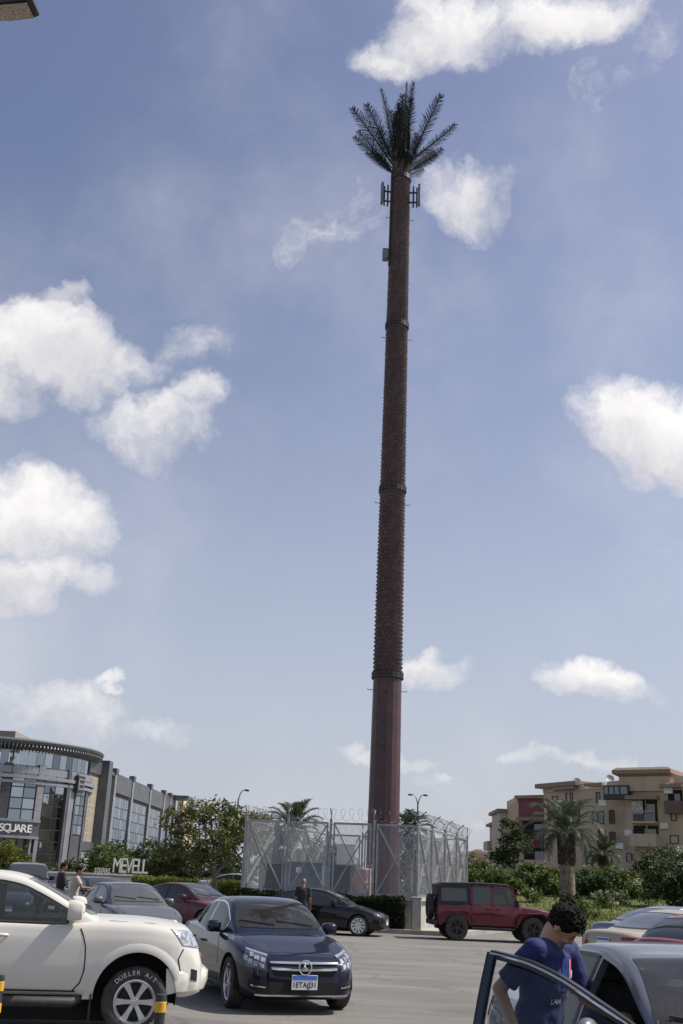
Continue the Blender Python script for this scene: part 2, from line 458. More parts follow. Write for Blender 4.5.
LAMPW = mat('lamp reflector', (0.85, 0.87, 0.9), 0.1, 0.85)
LAMPD = mat('lamp housing', (0.06, 0.065, 0.075), 0.08, 0.2, coat=1.0, var=0.5, vscale=16)
TAILR = mat('tail lamp', (0.22, 0.008, 0.01), 0.08, coat=1.0, var=0.4, vscale=14)
AMBER = mat('amber lens', (0.75, 0.25, 0.03), 0.15, coat=1.0)
WHITEP = mat('plate white', (0.72, 0.72, 0.70), 0.35, var=0.06)
PLATEB = mat('plate blue', (0.06, 0.17, 0.50), 0.35)
INK = mat('plate ink', (0.02, 0.02, 0.022), 0.5)
SEAT = mat('seat fabric', (0.07, 0.066, 0.062), 0.8, var=0.3, vscale=12)
SEATL = mat('light seat leather', (0.30, 0.27, 0.23), 0.6, var=0.15, vscale=12)
RAISED = mat('raised lettering', (0.62, 0.62, 0.60), 0.6)

# ------------------------------------------------------------------ decals cut to a body's surface
def patch(bvh, pts, dr, off=0.006, thick=0.02, mb=None, flip=False):
    """pts: grid [u][v] of start points; each is cast along dr (a vector or fn) onto the body, lifted by off and given a rim"""
    nu, nv = len(pts), len(pts[0])
    P = [[None] * nv for _ in range(nu)]; N = [[None] * nv for _ in range(nu)]
    for i in range(nu):
        for j in range(nv):
            p = V(pts[i][j]); d = V(dr).normalized()
            h, n, _, _ = bvh.ray_cast(p, d)
            if h is None:
                h, n, _, _ = bvh.find_nearest(p)
            if n.dot(d) > 0: n = -n
            P[i][j] = h; N[i][j] = n
    # calm the normals
    mb = mb or MB()
    top = []; low = []
    for i in range(nu):
        for j in range(nv):
            n = V((0, 0, 0))
            for a in (-1, 0, 1):
                for b in (-1, 0, 1):
                    n += N[min(max(i + a, 0), nu - 1)][min(max(j + b, 0), nv - 1)]
            n.normalize()
            top.append(P[i][j] + n * off); low.append(P[i][j] + n * (off - thick))
    fs = [(i * nv + j, (i + 1) * nv + j, (i + 1) * nv + j + 1, i * nv + j + 1) for i in range(nu - 1) for j in range(nv - 1)]
    rim = [i * nv for i in range(nu)] + [(nu - 1) * nv + j for j in range(1, nv)] + [i * nv + nv - 1 for i in range(nu - 2, -1, -1)] + [j for j in range(nv - 2, 0, -1)]
    k = nu * nv
    fs += [(rim[a], rim[(a + 1) % len(rim)], k + rim[(a + 1) % len(rim)], k + rim[a]) for a in range(len(rim))]
    mb.add(top + low, fs)
    return mb
def cols(x0, x1, zb, zt, y, nx=14, nz=8):
    """grid of start points at constant y, columns between bottom zb(x) and top zt(x)"""
    g = []
    for i in range(nx):
        x = x0 + (x1 - x0) * i / (nx - 1)
        b = zb(x) if callable(zb) else zb; t_ = zt(x) if callable(zt) else zt
        g.append([(x, y, b + (max(t_, b + 0.006) - b) * j / (nz - 1)) for j in range(nz)])
    return g
def quad(a, b, c, d, nu=8, nv=6):
    """grid between four corners a-b (u) and d-c"""
    a, b, c, d = map(V, (a, b, c, d))
    return [[(a.lerp(b, i / (nu - 1))).lerp(d.lerp(c, i / (nu - 1)), j / (nv - 1)) for j in range(nv)] for i in range(nu)]
def seam(bvh, path, dr, w=0.008, mb=None, off=0.004):
    """a thin dark line along a path of start points"""
    mb = mb or MB(); vs = []
    path = [V(p) for p in path]; d = V(dr).normalized()
    for i, p in enumerate(path):
        t = (path[min(i + 1, len(path) - 1)] - path[max(i - 1, 0)]).normalized()
        s = t.cross(d).normalized() * (w / 2)
        for q in (p - s, p + s):
            h, n, _, _ = bvh.ray_cast(q, d)
            if h is None: h, n, _, _ = bvh.find_nearest(q)
            if n.dot(d) > 0: n = -n
            vs.append(h + n * off)
    mb.add(vs, [(2 * i, 2 * i + 1, 2 * i + 3, 2 * i + 2) for i in range(len(path) - 1)])
    return mb

# ------------------------------------------------------------------ wheels
def wheel_meshes(R, rimr, width, spokes, style='twin'):
    """tyre, rim, hub meshes around the Y axis, outer face at -Y"""
    t = MB(); h = width / 2; prof = []
    for (r, y) in ((rimr, -h * .72), (rimr + .012, -h * .92), (rimr + (R - rimr) * .5, -h * 1.04), (R - .035, -h * .97), (R - .012, -h * .86), (R, -h * .70),
                   (R, h * .70), (R - .012, h * .86), (R - .035, h * .97), (rimr + (R - rimr) * .5, h * 1.04), (rimr, h * .8), (rimr - .02, h * .6)):
        prof.append((r, y))
    n = 40; vs = []
    for k, (r, y) in enumerate(prof):
        for j in range(n):
            a = 2 * PI * j / n
            rr = r - (0.008 if (k in (4, 5, 6, 7) and j % 2) else 0)
            vs.append((rr * math.cos(a), y, rr * math.sin(a)))
    t.add(vs, [(i * n + j, i * n + (j + 1) % n, (i + 1) * n + (j + 1) % n, (i + 1) * n + j) for i in range(len(prof) - 1) for j in range(n)])
    r = MB(); vs = []
    pr = ((rimr + .004, -h * .78), (rimr - .012, -h * .80), (rimr - .028, -h * .66), (rimr - .034, h * .5))
    for (q, y) in pr:
        for j in range(n):
            a = 2 * PI * j / n; vs.append((q * math.cos(a), y, q * math.sin(a)))
    r.add(vs, [(i * n + j, i * n + (j + 1) % n, (i + 1) * n + (j + 1) % n, (i + 1) * n + j) for i in range(3) for j in range(n)])
    ri = rimr - .02; hubr = rimr * .22; yf = -h * .62
    for s in range(spokes):
        a0 = 2 * PI * s / spokes
        arms = ((a0 - .10, .5), (a0 + .10, .5)) if style == 'twin' else ((a0, 1.0),)
        for (a, k) in arms:
            ca, sa = math.cos(a), math.sin(a); ba = a0
            w0 = rimr * (.13 if style == 'twin' else .26); w1 = rimr * (.10 if style == 'twin' else .44)
            p0 = V((math.cos(ba) * hubr * .7, yf - .004, math.sin(ba) * hubr * .7)); p1 = V((ca * ri, yf - .012, sa * ri))
            d = (p1 - p0).normalized(); sd_ = d.cross(V((0, 1, 0))).normalized(); vs = []
            for p, w, dz in ((p0, w0, .035), (p0.lerp(p1, .5), (w0 + w1) * .42, .030), (p1, w1, .03)):
                vs += [p - sd_ * w / 2 + V((0, dz, 0)), p - sd_ * w * .36, p + sd_ * w * .36, p + sd_ * w / 2 + V((0, dz, 0))]
            r.add(vs, [(i * 4 + j, i * 4 + j + 1, i * 4 + j + 5, i * 4 + j + 4) for i in range(2) for j in range(3)])
    vs = []; prh = ((hubr, yf + .02), (hubr, yf - .006), (hubr * .6, yf - .012), (hubr * .55, yf - .02), (hubr * .05, yf - .022))
    for (q, y) in prh:
        for j in range(20):
            a = 2 * PI * j / 20; vs.append((q * math.cos(a), y, q * math.sin(a)))
    r.add(vs, [(i * 20 + j, i * 20 + (j + 1) % 20, (i + 1) * 20 + (j + 1) % 20, (i + 1) * 20 + j) for i in range(4) for j in range(20)])
    for s in range(5 if spokes != 6 else 6):
        a = 2 * PI * s / (5 if spokes != 6 else 6) + .3
        r.ell((math.cos(a) * hubr * .78, yf - .008, math.sin(a) * hubr * .78), (.011, .008, .011), 6, 4)
    b = MB(); vs = []
    for (q, y) in ((rimr * .99, h * .5), (rimr * .99, h * .1), (rimr * .72, h * .05), (rimr * .72, -h * .08), (.02, -h * .08)):
        for j in range(24):
            a = 2 * PI * j / 24; vs.append((q * math.cos(a), y, q * math.sin(a)))
    b.add(vs, [(i * 24 + j, i * 24 + (j + 1) % 24, (i + 1) * 24 + (j + 1) % 24, (i + 1) * 24 + j) for i in range(4) for j in range(24)])
    return t, r, b
def add_wheels(root, fx, rx, ty, R, rimr, width, spokes, style, rimmat=None, lettering=None):
    t, r, b = wheel_meshes(R, rimr, width, spokes, style)
    base = None
    for (x, s) in ((fx, -1), (fx, 1), (rx, -1), (rx, 1)):
        if base is None:
            w = b.build('wheel', ALLOYD, root, smooth=40)
            t.build('tyre', RUBBER, w, smooth=35); r.build('rim', rimmat or ALLOY, w, smooth=35)
            if lettering:
                L = MB(); rad = rimr + (R - rimr) * .5
                for (txt, a0) in lettering:
                    for i, ch in enumerate(txt):
                        if ch == ' ': continue
                        a = a0 - i * .165
                        d = V((math.cos(a), 0, math.sin(a))); tg = V((math.sin(a), 0, -math.cos(a)))
                        add_mesh(L, text_mesh(ch, .066, .002, False), frame_mtx(d * rad + V((0, -width / 2 * 1.05 - .002, 0)), tg, d))
                L.build('lettering', RAISED, w)
            base = w; o = w
        else:
            o = copy_tree(base, root)
        o.location = (x, s * ty, R)
        o.rotation_euler = (0, 0.35 * (x + s) if not lettering else 0, PI if s > 0 else 0)

# ------------------------------------------------------------------ the body
class Body:
    """P: dict of profile tables; lower shell + greenhouse, both lofted and closed"""
    def __init__(s, P):
        s.P = P
        for k in ('top', 'sh', 'bot', 'w', 'roof', 'wb'): setattr(s, k, pchip(*zip(*P[k])))
        s.tum = P.get('tum', 0.45); s.drop = P.get('drop', 0.035)
        s.rf = P.get('roofw')      # half width of the roof at its edge, min
    def lower(s):
        P = s.P; x0, x1 = P['top'][0][0], P['top'][-1][0]
        xs = []
        for a, b, n in ((x0, x0 + .25, 8), (x0 + .25, x1 - .3, 44), (x1 - .3, x1, 10)):
            xs += [a + (b - a) * i / n for i in range(n)]
        xs.append(x1)
        if x0 > x1: xs = xs
        rows = []
        for x in xs:
            w, zb, zs, zt = s.w(x), s.bot(x), s.sh(x), s.top(x)
            zt = max(zt, zs + .004)
            fl = P.get('flare', 0.0)
            L = lambda k: zb + (zs - zb) * k
            pts = [(0, zb), (.80 * w, zb), (.94 * w, zb + .035), (.975 * w, L(.18)), (1.0 * w, L(.38)), (.998 * w, L(.62)), (.992 * w, L(.80)), (.978 * w, L(.90)), (.955 * w, zs),
                   (.90 * w, zs + .45 * (zt - zs)), (.72 * w, zs + .80 * (zt - zs)), (.40 * w, zs + .96 * (zt - zs)), (0, zt)]
            # resample with a Catmull-Rom
            out = []
            for i in range(len(pts) - 1):
                p0 = pts[max(i - 1, 0)]; p1 = pts[i]; p2 = pts[i + 1]; p3 = pts[min(i + 2, len(pts) - 1)]
                for k in range(3):
                    t = k / 3
                    q = [0.5 * (2 * p1[a] + (p2[a] - p0[a]) * t + (2 * p0[a] - 5 * p1[a] + 4 * p2[a] - p3[a]) * t * t + (3 * p1[a] - p0[a] - 3 * p2[a] + p3[a]) * t ** 3) for a in (0, 1)]
                    out.append(q)
            out.append(pts[-1])
            full = [(x, -y, z) for y, z in out] + [(x, y, z) for y, z in reversed(out[1:-1])]
            rows.append(full)
        m = MB(); n = len(rows[0])
        m.add([p for r in rows for p in r], [(i * n + j, (i + 1) * n + j, (i + 1) * n + (j + 1) % n, i * n + (j + 1) % n) for i in range(len(rows) - 1) for j in range(n)]
              + [tuple(range(n)), tuple(range((len(rows) - 1) * n + n - 1, (len(rows) - 1) * n - 1, -1))])
        return m
    def ybelt(s, x): return s.wb(x)
    def edge_z(s, x): return s.roof(x) - s.drop
    def green(s, inset=0.0, zlow=None):
        P = s.P; x0, x1 = P['roof'][0][0], P['roof'][-1][0]
        n = 46; rows = []
        for i in range(n + 1):
            x = x0 + (x1 - x0) * i / n
            zl = (s.sh(x) - .05) if zlow is None else zlow
            xi = x0 + (x1 - x0) * i / n
            zr = max(s.roof(xi) - inset, zl + .02); ze = max(zr - s.drop, zl + .012)
            yb = s.wb(xi) - inset
            ye = yb - (ze - s.sh(x)) * s.tum if ze > s.sh(x) else yb
            c = .06
            def yy(z): return yb - max(z - s.sh(x), -.05) * s.tum + .016 * math.sin(PI * min(max((z - zl) / max(ze - zl, .01), 0), 1))
            pts = [(yb, zl)]
            for k in range(1, 7):
                z = zl + (ze - .035 - zl) * k / 6; z = max(z, zl + .001 * k)
                pts.append((yy(z), z))
            yq = pts[-1][0]
            pts += [(yq - .012, max(ze - .012, zl + .008)), (yq - .04, ze + (zr - ze) * .25), (yq * .82, ze + (zr - ze) * .6), (yq * .45, ze + (zr - ze) * .92), (0, zr)]
            full = [(x, -y, z) for y, z in pts] + [(x, y, z) for y, z in reversed(pts[:-1])]
            rows.append(full)
        m = MB(); k = len(rows[0])
        m.add([p for r in rows for p in r], [(i * k + j, (i + 1) * k + j, (i + 1) * k + (j + 1) % k, i * k + (j + 1) % k) for i in range(n) for j in range(k)]
              + [tuple(range(k)), tuple(range(n * k + k - 1, n * k - 1, -1))])
        return m
def bvh_of(*mbs):
    v = []; f = []
    for m in mbs:
        o = len(v); v += [V(p) for p in m.v]; f += [tuple(i + o for i in q) for q in m.f]
    return BVHTree.FromPolygons(v, f)
def cyl_mesh(c, r, y0, y1, n=40):
    m = MB(); vs = []
    for y in (y0, y1):
        for j in range(n):
            a = 2 * PI * j / n; vs.append((c[0] + r * math.cos(a), y, c[1] + r * math.sin(a)))
    m.add(vs, [tuple(range(n)), tuple(range(2 * n - 1, n - 1, -1))] + [(j, n + j, n + (j + 1) % n, (j + 1) % n) for j in range(n)])
    bm = bmesh.new(); me = m.mesh('c'); bm.from_mesh(me); bmesh.ops.recalc_face_normals(bm, faces=bm.faces); bm.to_mesh(me); bm.free()
    return me
def closed_mesh(mb):
    me = mb.mesh('c'); bm = bmesh.new(); bm.from_mesh(me); bmesh.ops.remove_doubles(bm, verts=bm.verts, dist=1e-5)
    bmesh.ops.recalc_face_normals(bm, faces=bm.faces); bm.to_mesh(me); bm.free(); return me

def make_car(root, P, PM, glass=GLASS, hollow=False, detail=1, rimmat=None, lettering=None, extra=None, skip=()):
    B = Body(P); lo = B.lower(); gr = B.green()
    fx, rx, R = P['fx'], P['rx'], P['R']; ty = P['ty']; W = P['W']; wd = P['tw']
    bv = bvh_of(lo, gr); bvl = bvh_of(lo); bvg = bvh_of(gr)
    # shells: wheel wells cut out
    arch = R * P.get('arch', 1.13); az_ = P.get('archz', 1.03)
    me = boolean(closed_mesh(lo), [cyl_mesh((x, R * az_), arch, s * (ty - wd * .75), s * (W / 2 + .2)) for x in (fx, rx) for s in (-1, 1)] + [closed_mesh(MB().boxz(a, b, -W, -W / 2 + .62, .30, 1.3)) for a, b in P.get('pocket', ())])
    body = link('body', me, PM, root, smooth=38)
    # arch interior and floor
    for x in (fx, rx):
        for s in (-1, 1):
            wl = MB(); y0, y1 = s * (ty - wd * .70), s * (min(W / 2 - .03, ty + wd * .55))
            vs = []; n = 18
            for y in (y0, y1):
                for j in range(n + 1):
                    a = PI * (-.06 + 1.12 * j / n); vs.append((x + (arch - .012) * math.cos(a), y, R * az_ + (arch - .012) * math.sin(a)))
            wl.add(vs, [(j, j + 1, n + 2 + j, n + 1 + j) for j in range(n)] + [tuple(range(n + 1))])
            wl.build('wheel_well', DARKHOLE, root)
    belt = lambda x: B.sh(x) + P.get('dlo_low', .03)
    topz = lambda x: B.edge_z(x) - P.get('dlo_top', .055)
    sidewin = P['windows']      # list of (x_rear, x_front)
    wind = P['windscreen']      # (x start, z low, half low, z high, half high, cast depth)
    rear = P.get('rearglass')
    def wgrid(w, s, grow=0.0):
        a, b = w[0] - grow, w[1] + grow
        bt = lambda x: belt(x) - grow
        tz = (lambda x: topz(x) + grow) if len(w) < 3 else (lambda x: min(topz(x), w[2](x)) + grow)
        return cols(a, b, bt, tz, s * (W / 2 + .3), 16, 7)
    def rowgrid(q, sgn, grow=0.0):
        x, z0, h0, z1, h1 = q
        g = []
        for i in range(15):
            u = -1 + 2 * i / 14; col = []
            for j in range(9):
                k = j / 8; z = z0 - grow + (z1 - z0 + 2 * grow) * k; h = h0 + (h1 - h0) * k + grow
                col.append((x + sgn * 1.2, u * h, z + P.get('wbow', .015) * (1 - u * u) * (1 if k > .5 else -.6)))
            g.append(col)
        return g
    if hollow:
        inner = B.green(inset=.045, zlow=None)
        cut = [closed_mesh(inner)]
        for a, b in P.get('pocket', ()):
            g = cols(a, b, .7, lambda x: topz(x) + .01, -1, 16, 4); poly = [(p[0][0], p[0][2]) for p in g] + [(p[-1][0], p[-1][2]) for p in reversed(g)]
            m = MB(); m.prism(poly, -W, -.3, lambda p, t: (p[0], t, p[1])); cut.append(closed_mesh(m))
        for w in sidewin:
            g = wgrid(w, 1, -.012)
            poly = [(p[0][0], p[0][2]) for p in g] + [(p[-1][0], p[-1][2]) for p in reversed(g)]
            m = MB(); m.prism(poly, -W, W, lambda p, t: (p[0], t, p[1])); cut.append(closed_mesh(m))
        for q, sg in ((wind, 1), (rear, -1)):
            if not q: continue
            g = rowgrid(q, sg, -.02)
            poly = [(c[0][1], c[0][2]) for c in g] + [(c[-1][1], c[-1][2]) for c in reversed(g)]
            m = MB(); x0 = q[0]; m.prism(poly, x0 - sg * .0, x0 + sg * 1.6, lambda p, t: (t, p[0], p[1])); cut.append(closed_mesh(m))
        gme = boolean(closed_mesh(gr), cut)
    else:
        gme = closed_mesh(gr)
    link('roof', gme, P.get('roofmat') or PM, root, smooth=38)
    for s in (-1, 1):
        for i, w in enumerate(sidewin):
            if ('window', s, i) in skip: continue
            tr = patch(bvg, wgrid(w, s, .022), (0, -s, 0), .003, .012).build('window_trim', P.get('trim', TRIM), root, smooth=50) if not hollow else None
            patch(bvg, wgrid(w, s), (0, -s, 0), .006, .012 if not hollow else .004).build('window', glass, root, smooth=60)
            if hollow:       # a slim frame strip round the pane
                g = wgrid(w, s, .012); loop = [c[0] for c in g] + g[-1][1:-1] + [c[-1] for c in reversed(g)] + list(reversed(g[0][1:-1]))
                seam(bvg, loop + loop[:2], (0, -s, 0), .024, off=.008).build('window_trim', P.get('trim', TRIM), root)
    if not hollow: patch(bvg, rowgrid(wind, 1, .02), (-1, 0, 0), .003, .01).build('windscreen_seal', TRIM, root, smooth=60)
    patch(bvg, rowgrid(wind, 1), (-1, 0, 0), .006, .008).build('windscreen', P.get('wglass', glass), root, smooth=60)
    if rear:
        if not hollow: patch(bvg, rowgrid(rear, -1, .02), (1, 0, 0), .003, .01).build('rear_window_seal', TRIM, root, smooth=60)
        patch(bvg, rowgrid(rear, -1), (1, 0, 0), .006, .008).build('rear_window', glass, root, smooth=60)
    # wipers, dark cowl
    if detail:
        x, z0, h0, z1, h1 = wind
        wp = MB()
        for (ya, yb_) in ((h0 * .75, -.02), (-.08, -h0 * .85)):
            seg = []
            for k in range(7):
                y = ya + (yb_ - ya) * k / 6; h = bvg.ray_cast(V((x + 1.4, y, z0 + .03 + .05 * k / 6)), V((-1, 0, 0)))[0]
                if h: seg.append(h + V((.015, 0, .012)))
            if len(seg) > 2: wp.tube(seg, .009, 5)
        wp.build('wiper', TRIM, root)
    # door seams and handles
    sm = MB()
    for s in (-1, 1):
        Y = s * (W / 2 + .3)
        for path in P.get('seams', ()):
            sm = seam(bvl, [(px, Y, pz) for px, pz in path], (0, -s, 0), .014, sm)
    for path in P.get('topseams', ()):
        for s in (-1, 1):
            sm = seam(bvl, [(px, s * py, 2.2) for px, py in path], (0, 0, -1), .012, sm)
    if sm.v: sm.build('panel_gap', DARKHOLE, root)
    for s in (-1, 1):
        for (hx, hz) in P.get('handles', ()):
            if ('handle', s, hx) in skip: continue
            h, n, _, _ = bvl.ray_cast(V((hx, s * 3, hz)), V((0, -s, 0)))
            m = MB(); y = h.y
            m.tube([(hx - .11, y - s * .01, hz), (hx - .09, y + s * .032, hz + .004), (hx, y + s * .040, hz + .006), (hx + .09, y + s * .032, hz + .004), (hx + .11, y - s * .01, hz)], [.012, .017, .018, .017, .012], 8)
            m.build('door_handle', P.get('handlemat', PM), root, smooth=60)
            c = MB(); c.ell((hx, y - s * .012, hz - .012), (.06, .02, .03), 12, 6); c.build('handle_recess', TRIM, root, smooth=60)
    # mirrors
    if P.get('mirror'):
        mx, mz, sc_ = P['mirror']
        for s in ((-1, 1) if 'mirror' not in skip else (1,)):
            h = bvg.ray_cast(V((mx, s * 3, mz)), V((0, -s, 0)))[0]
            y0 = abs(h.y) if h else W / 2 - .08
            m = MB()
            cx, cy, cz = mx + .01, y0 + .13 * sc_ + .03, mz + .03
            vs = []
            for (dx, k) in ((.085, .45), (.06, .86), (.0, 1.0), (-.05, .98), (-.075, .93)):
                for j in range(16):
                    a = 2 * PI * j / 16; ca, sa = math.cos(a), math.sin(a)
                    ex = abs(ca) ** .6 * (1 if ca > 0 else -1); ez = abs(sa) ** .6 * (1 if sa > 0 else -1)
                    vs.append((cx + dx * sc_, s * (cy + ex * .115 * sc_ * k), cz + ez * .085 * sc_ * k * P.get('mirtall', 1.0)))
            m.add(vs, [(i * 16 + j, i * 16 + (j + 1) % 16, (i + 1) * 16 + (j + 1) % 16, (i + 1) * 16 + j) for i in range(4) for j in range(16)] + [tuple(range(16)), tuple(range(64, 80))])
            mo = m.build('mirror', P.get('mirmat', PM), root, smooth=45)
            a = MB(); a.bar((mx + .0, s * (y0 - .04), mz - .04), (cx, s * (cy - .05), cz - .07 * sc_), .05, .035); a.build('mirror_arm', TRIM, mo)
            if P.get('mirlamp'):
                il = MB(); il.ell((cx + .07 * sc_, s * (cy + .02), cz - .012), (.02, .07 * sc_, .012), 10, 6); il.build('indicator', AMBER, mo, smooth=60)
    # front and rear
    xf = P['top'][-1][0] + 1.0; xr = P['top'][0][0] - 1.0
    for spec in P.get('front', ()):
        name, m_, q, kw = spec
        dr = kw.get('dr', (-1, 0, 0)); off = kw.get('off', .006); th = kw.get('thick', .02)
        sides = (-1, 1) if kw.get('both', True) else (1,)
        parts = []
        for s in sides:
            g = quad(*[(xf, s * y, z) for (y, z) in q], nu=kw.get('nu', 10), nv=kw.get('nv', 6))
            d = V((dr[0], dr[1] * s, dr[2]))
            g = [[p - d.normalized() * 0 + V((0, 0, 0)) for p in c] for c in g]
            if dr[1]:   # cast on a slant: start points slide back along the ray
                g = [[V((p.x, p.y, p.z)) - d * ((p.x - kw['xa']) / d.x) * 0 + V((0, -d.y / d.x * (kw['xa'] - xf), 0)) for p in c] for c in g]
            parts.append(patch(bvl, g, d, off, th).build(name, m_, root, smooth=50))
    for spec in P.get('rear', ()):
        name, m_, q, kw = spec
        sides = (-1, 1) if kw.get('both', True) else (1,)
        for s in sides:
            g = quad(*[(xr, s * y, z) for (y, z) in q], nu=10, nv=6)
            d = V((1, kw.get('dy', 0) * s, 0))
            if kw.get('dy'): g = [[p + V((0, -d.y / d.x * (kw['xa'] - xr), 0)) for p in c] for c in g]
            patch(bvl, g, d, kw.get('off', .006), kw.get('thick', .02)).build(name, m_, root, smooth=50)
    # plates
    for sg, key in ((1, 'fplate'), (-1, 'rplate')):
        if key in P:
            z, txt = P[key]
            h = bvl.ray_cast(V((sg * 6, 0, z)), V((-sg, 0, 0)))[0]
            x = h.x + sg * .02
            m = MB(); m.box((x, 0, z), (.014, .35, .17)); pl = m.build('licence_plate', WHITEP, root, bevel=.004)
            b = MB(); b.box((x + sg * .008, 0, z + .055), (.004, .335, .045)); b.build('plate_band', PLATEB, pl)
            if txt:
                tm = MB(); add_mesh(tm, text_mesh(txt, .098, .001, True), frame_mtx((x + sg * .0085, 0, z - .028), (0, sg, 0), (0, 0, 1)))
                tm.build('plate_characters', INK, pl)
    add_wheels(root, fx, rx, ty, R, P['rim'], wd, P['spokes'], P.get('wstyle', 'twin'), rimmat, lettering)
    # underbody
    u = MB(); u.boxz(P['top'][0][0] + .5, P['top'][-1][0] - .5, -W / 2 + .32, W / 2 - .32, .14, B.bot(0) + .06); u.build('underbody', DARKHOLE, root)
    if hollow:
        d = MB()
        x0, x1 = P['cab']
        zf = min(B.top(x) for x in (x0, (x0 + x1) / 2, x1))
        d.boxz(x0, x1 - .5, -W / 2 + .17, W / 2 - .17, zf - .05, zf + .012)
        d.build('cabin_floor', DARKHOLE, root)
        dm = MB(); dm.boxz(x1 - .60, x1 - .16, -W / 2 + .24, W / 2 - .24, zf - .04, zf + .02); dm.build('dashboard', PLASTIC, root, bevel=.01)
        for (sx, sy) in P.get('seatpos', ()):
            st = MB()
            sh_ = min(1.0, (B.roof(sx) - .08 - zf) / .50)
            st.box((sx, sy, zf + .12 * sh_), (.14, .50, .34 * sh_), taper=.86)
            so_ = st.build('seat', P.get('seatmat', SEAT), root, bevel=.04, smooth=50)
            hr = MB(); hr.box((sx - .03, sy, zf + .385 * sh_), (.11, .27, .17 * sh_), taper=.85); hr.build('headrest', P.get('seatmat', SEAT), so_, bevel=.035, smooth=50)
        if P.get('steer'):
            sx, sy, sz = P['steer']; q = Matrix.Rotation(math.radians(-65), 3, 'Y')
            m = MB(); m.tube([V((sx, sy, sz)) + q @ V((.18 * math.cos(2 * PI * i / 24), .18 * math.sin(2 * PI * i / 24), 0)) for i in range(24)], .016, 8, closed=True)
            m.bar(V((sx, sy - .17, sz)), V((sx, sy + .17, sz)), .03, .04); m.ell((sx, sy, sz), (.04, .06, .06))
            m.build('steering_wheel', PLASTIC, root, smooth=60)
        md = MB(); x, z0, h0, z1, h1 = wind
        h = bvg.ray_cast(V((x + 1.4, 0, z1 - .06)), V((-1, 0, 0)))[0]
        if h: md.box(h + V((-.09, 0, -.03)), (.03, .22, .07)); md.build('rear_view_mirror', TRIM, root, bevel=.01)
    return B, bvl, bvg

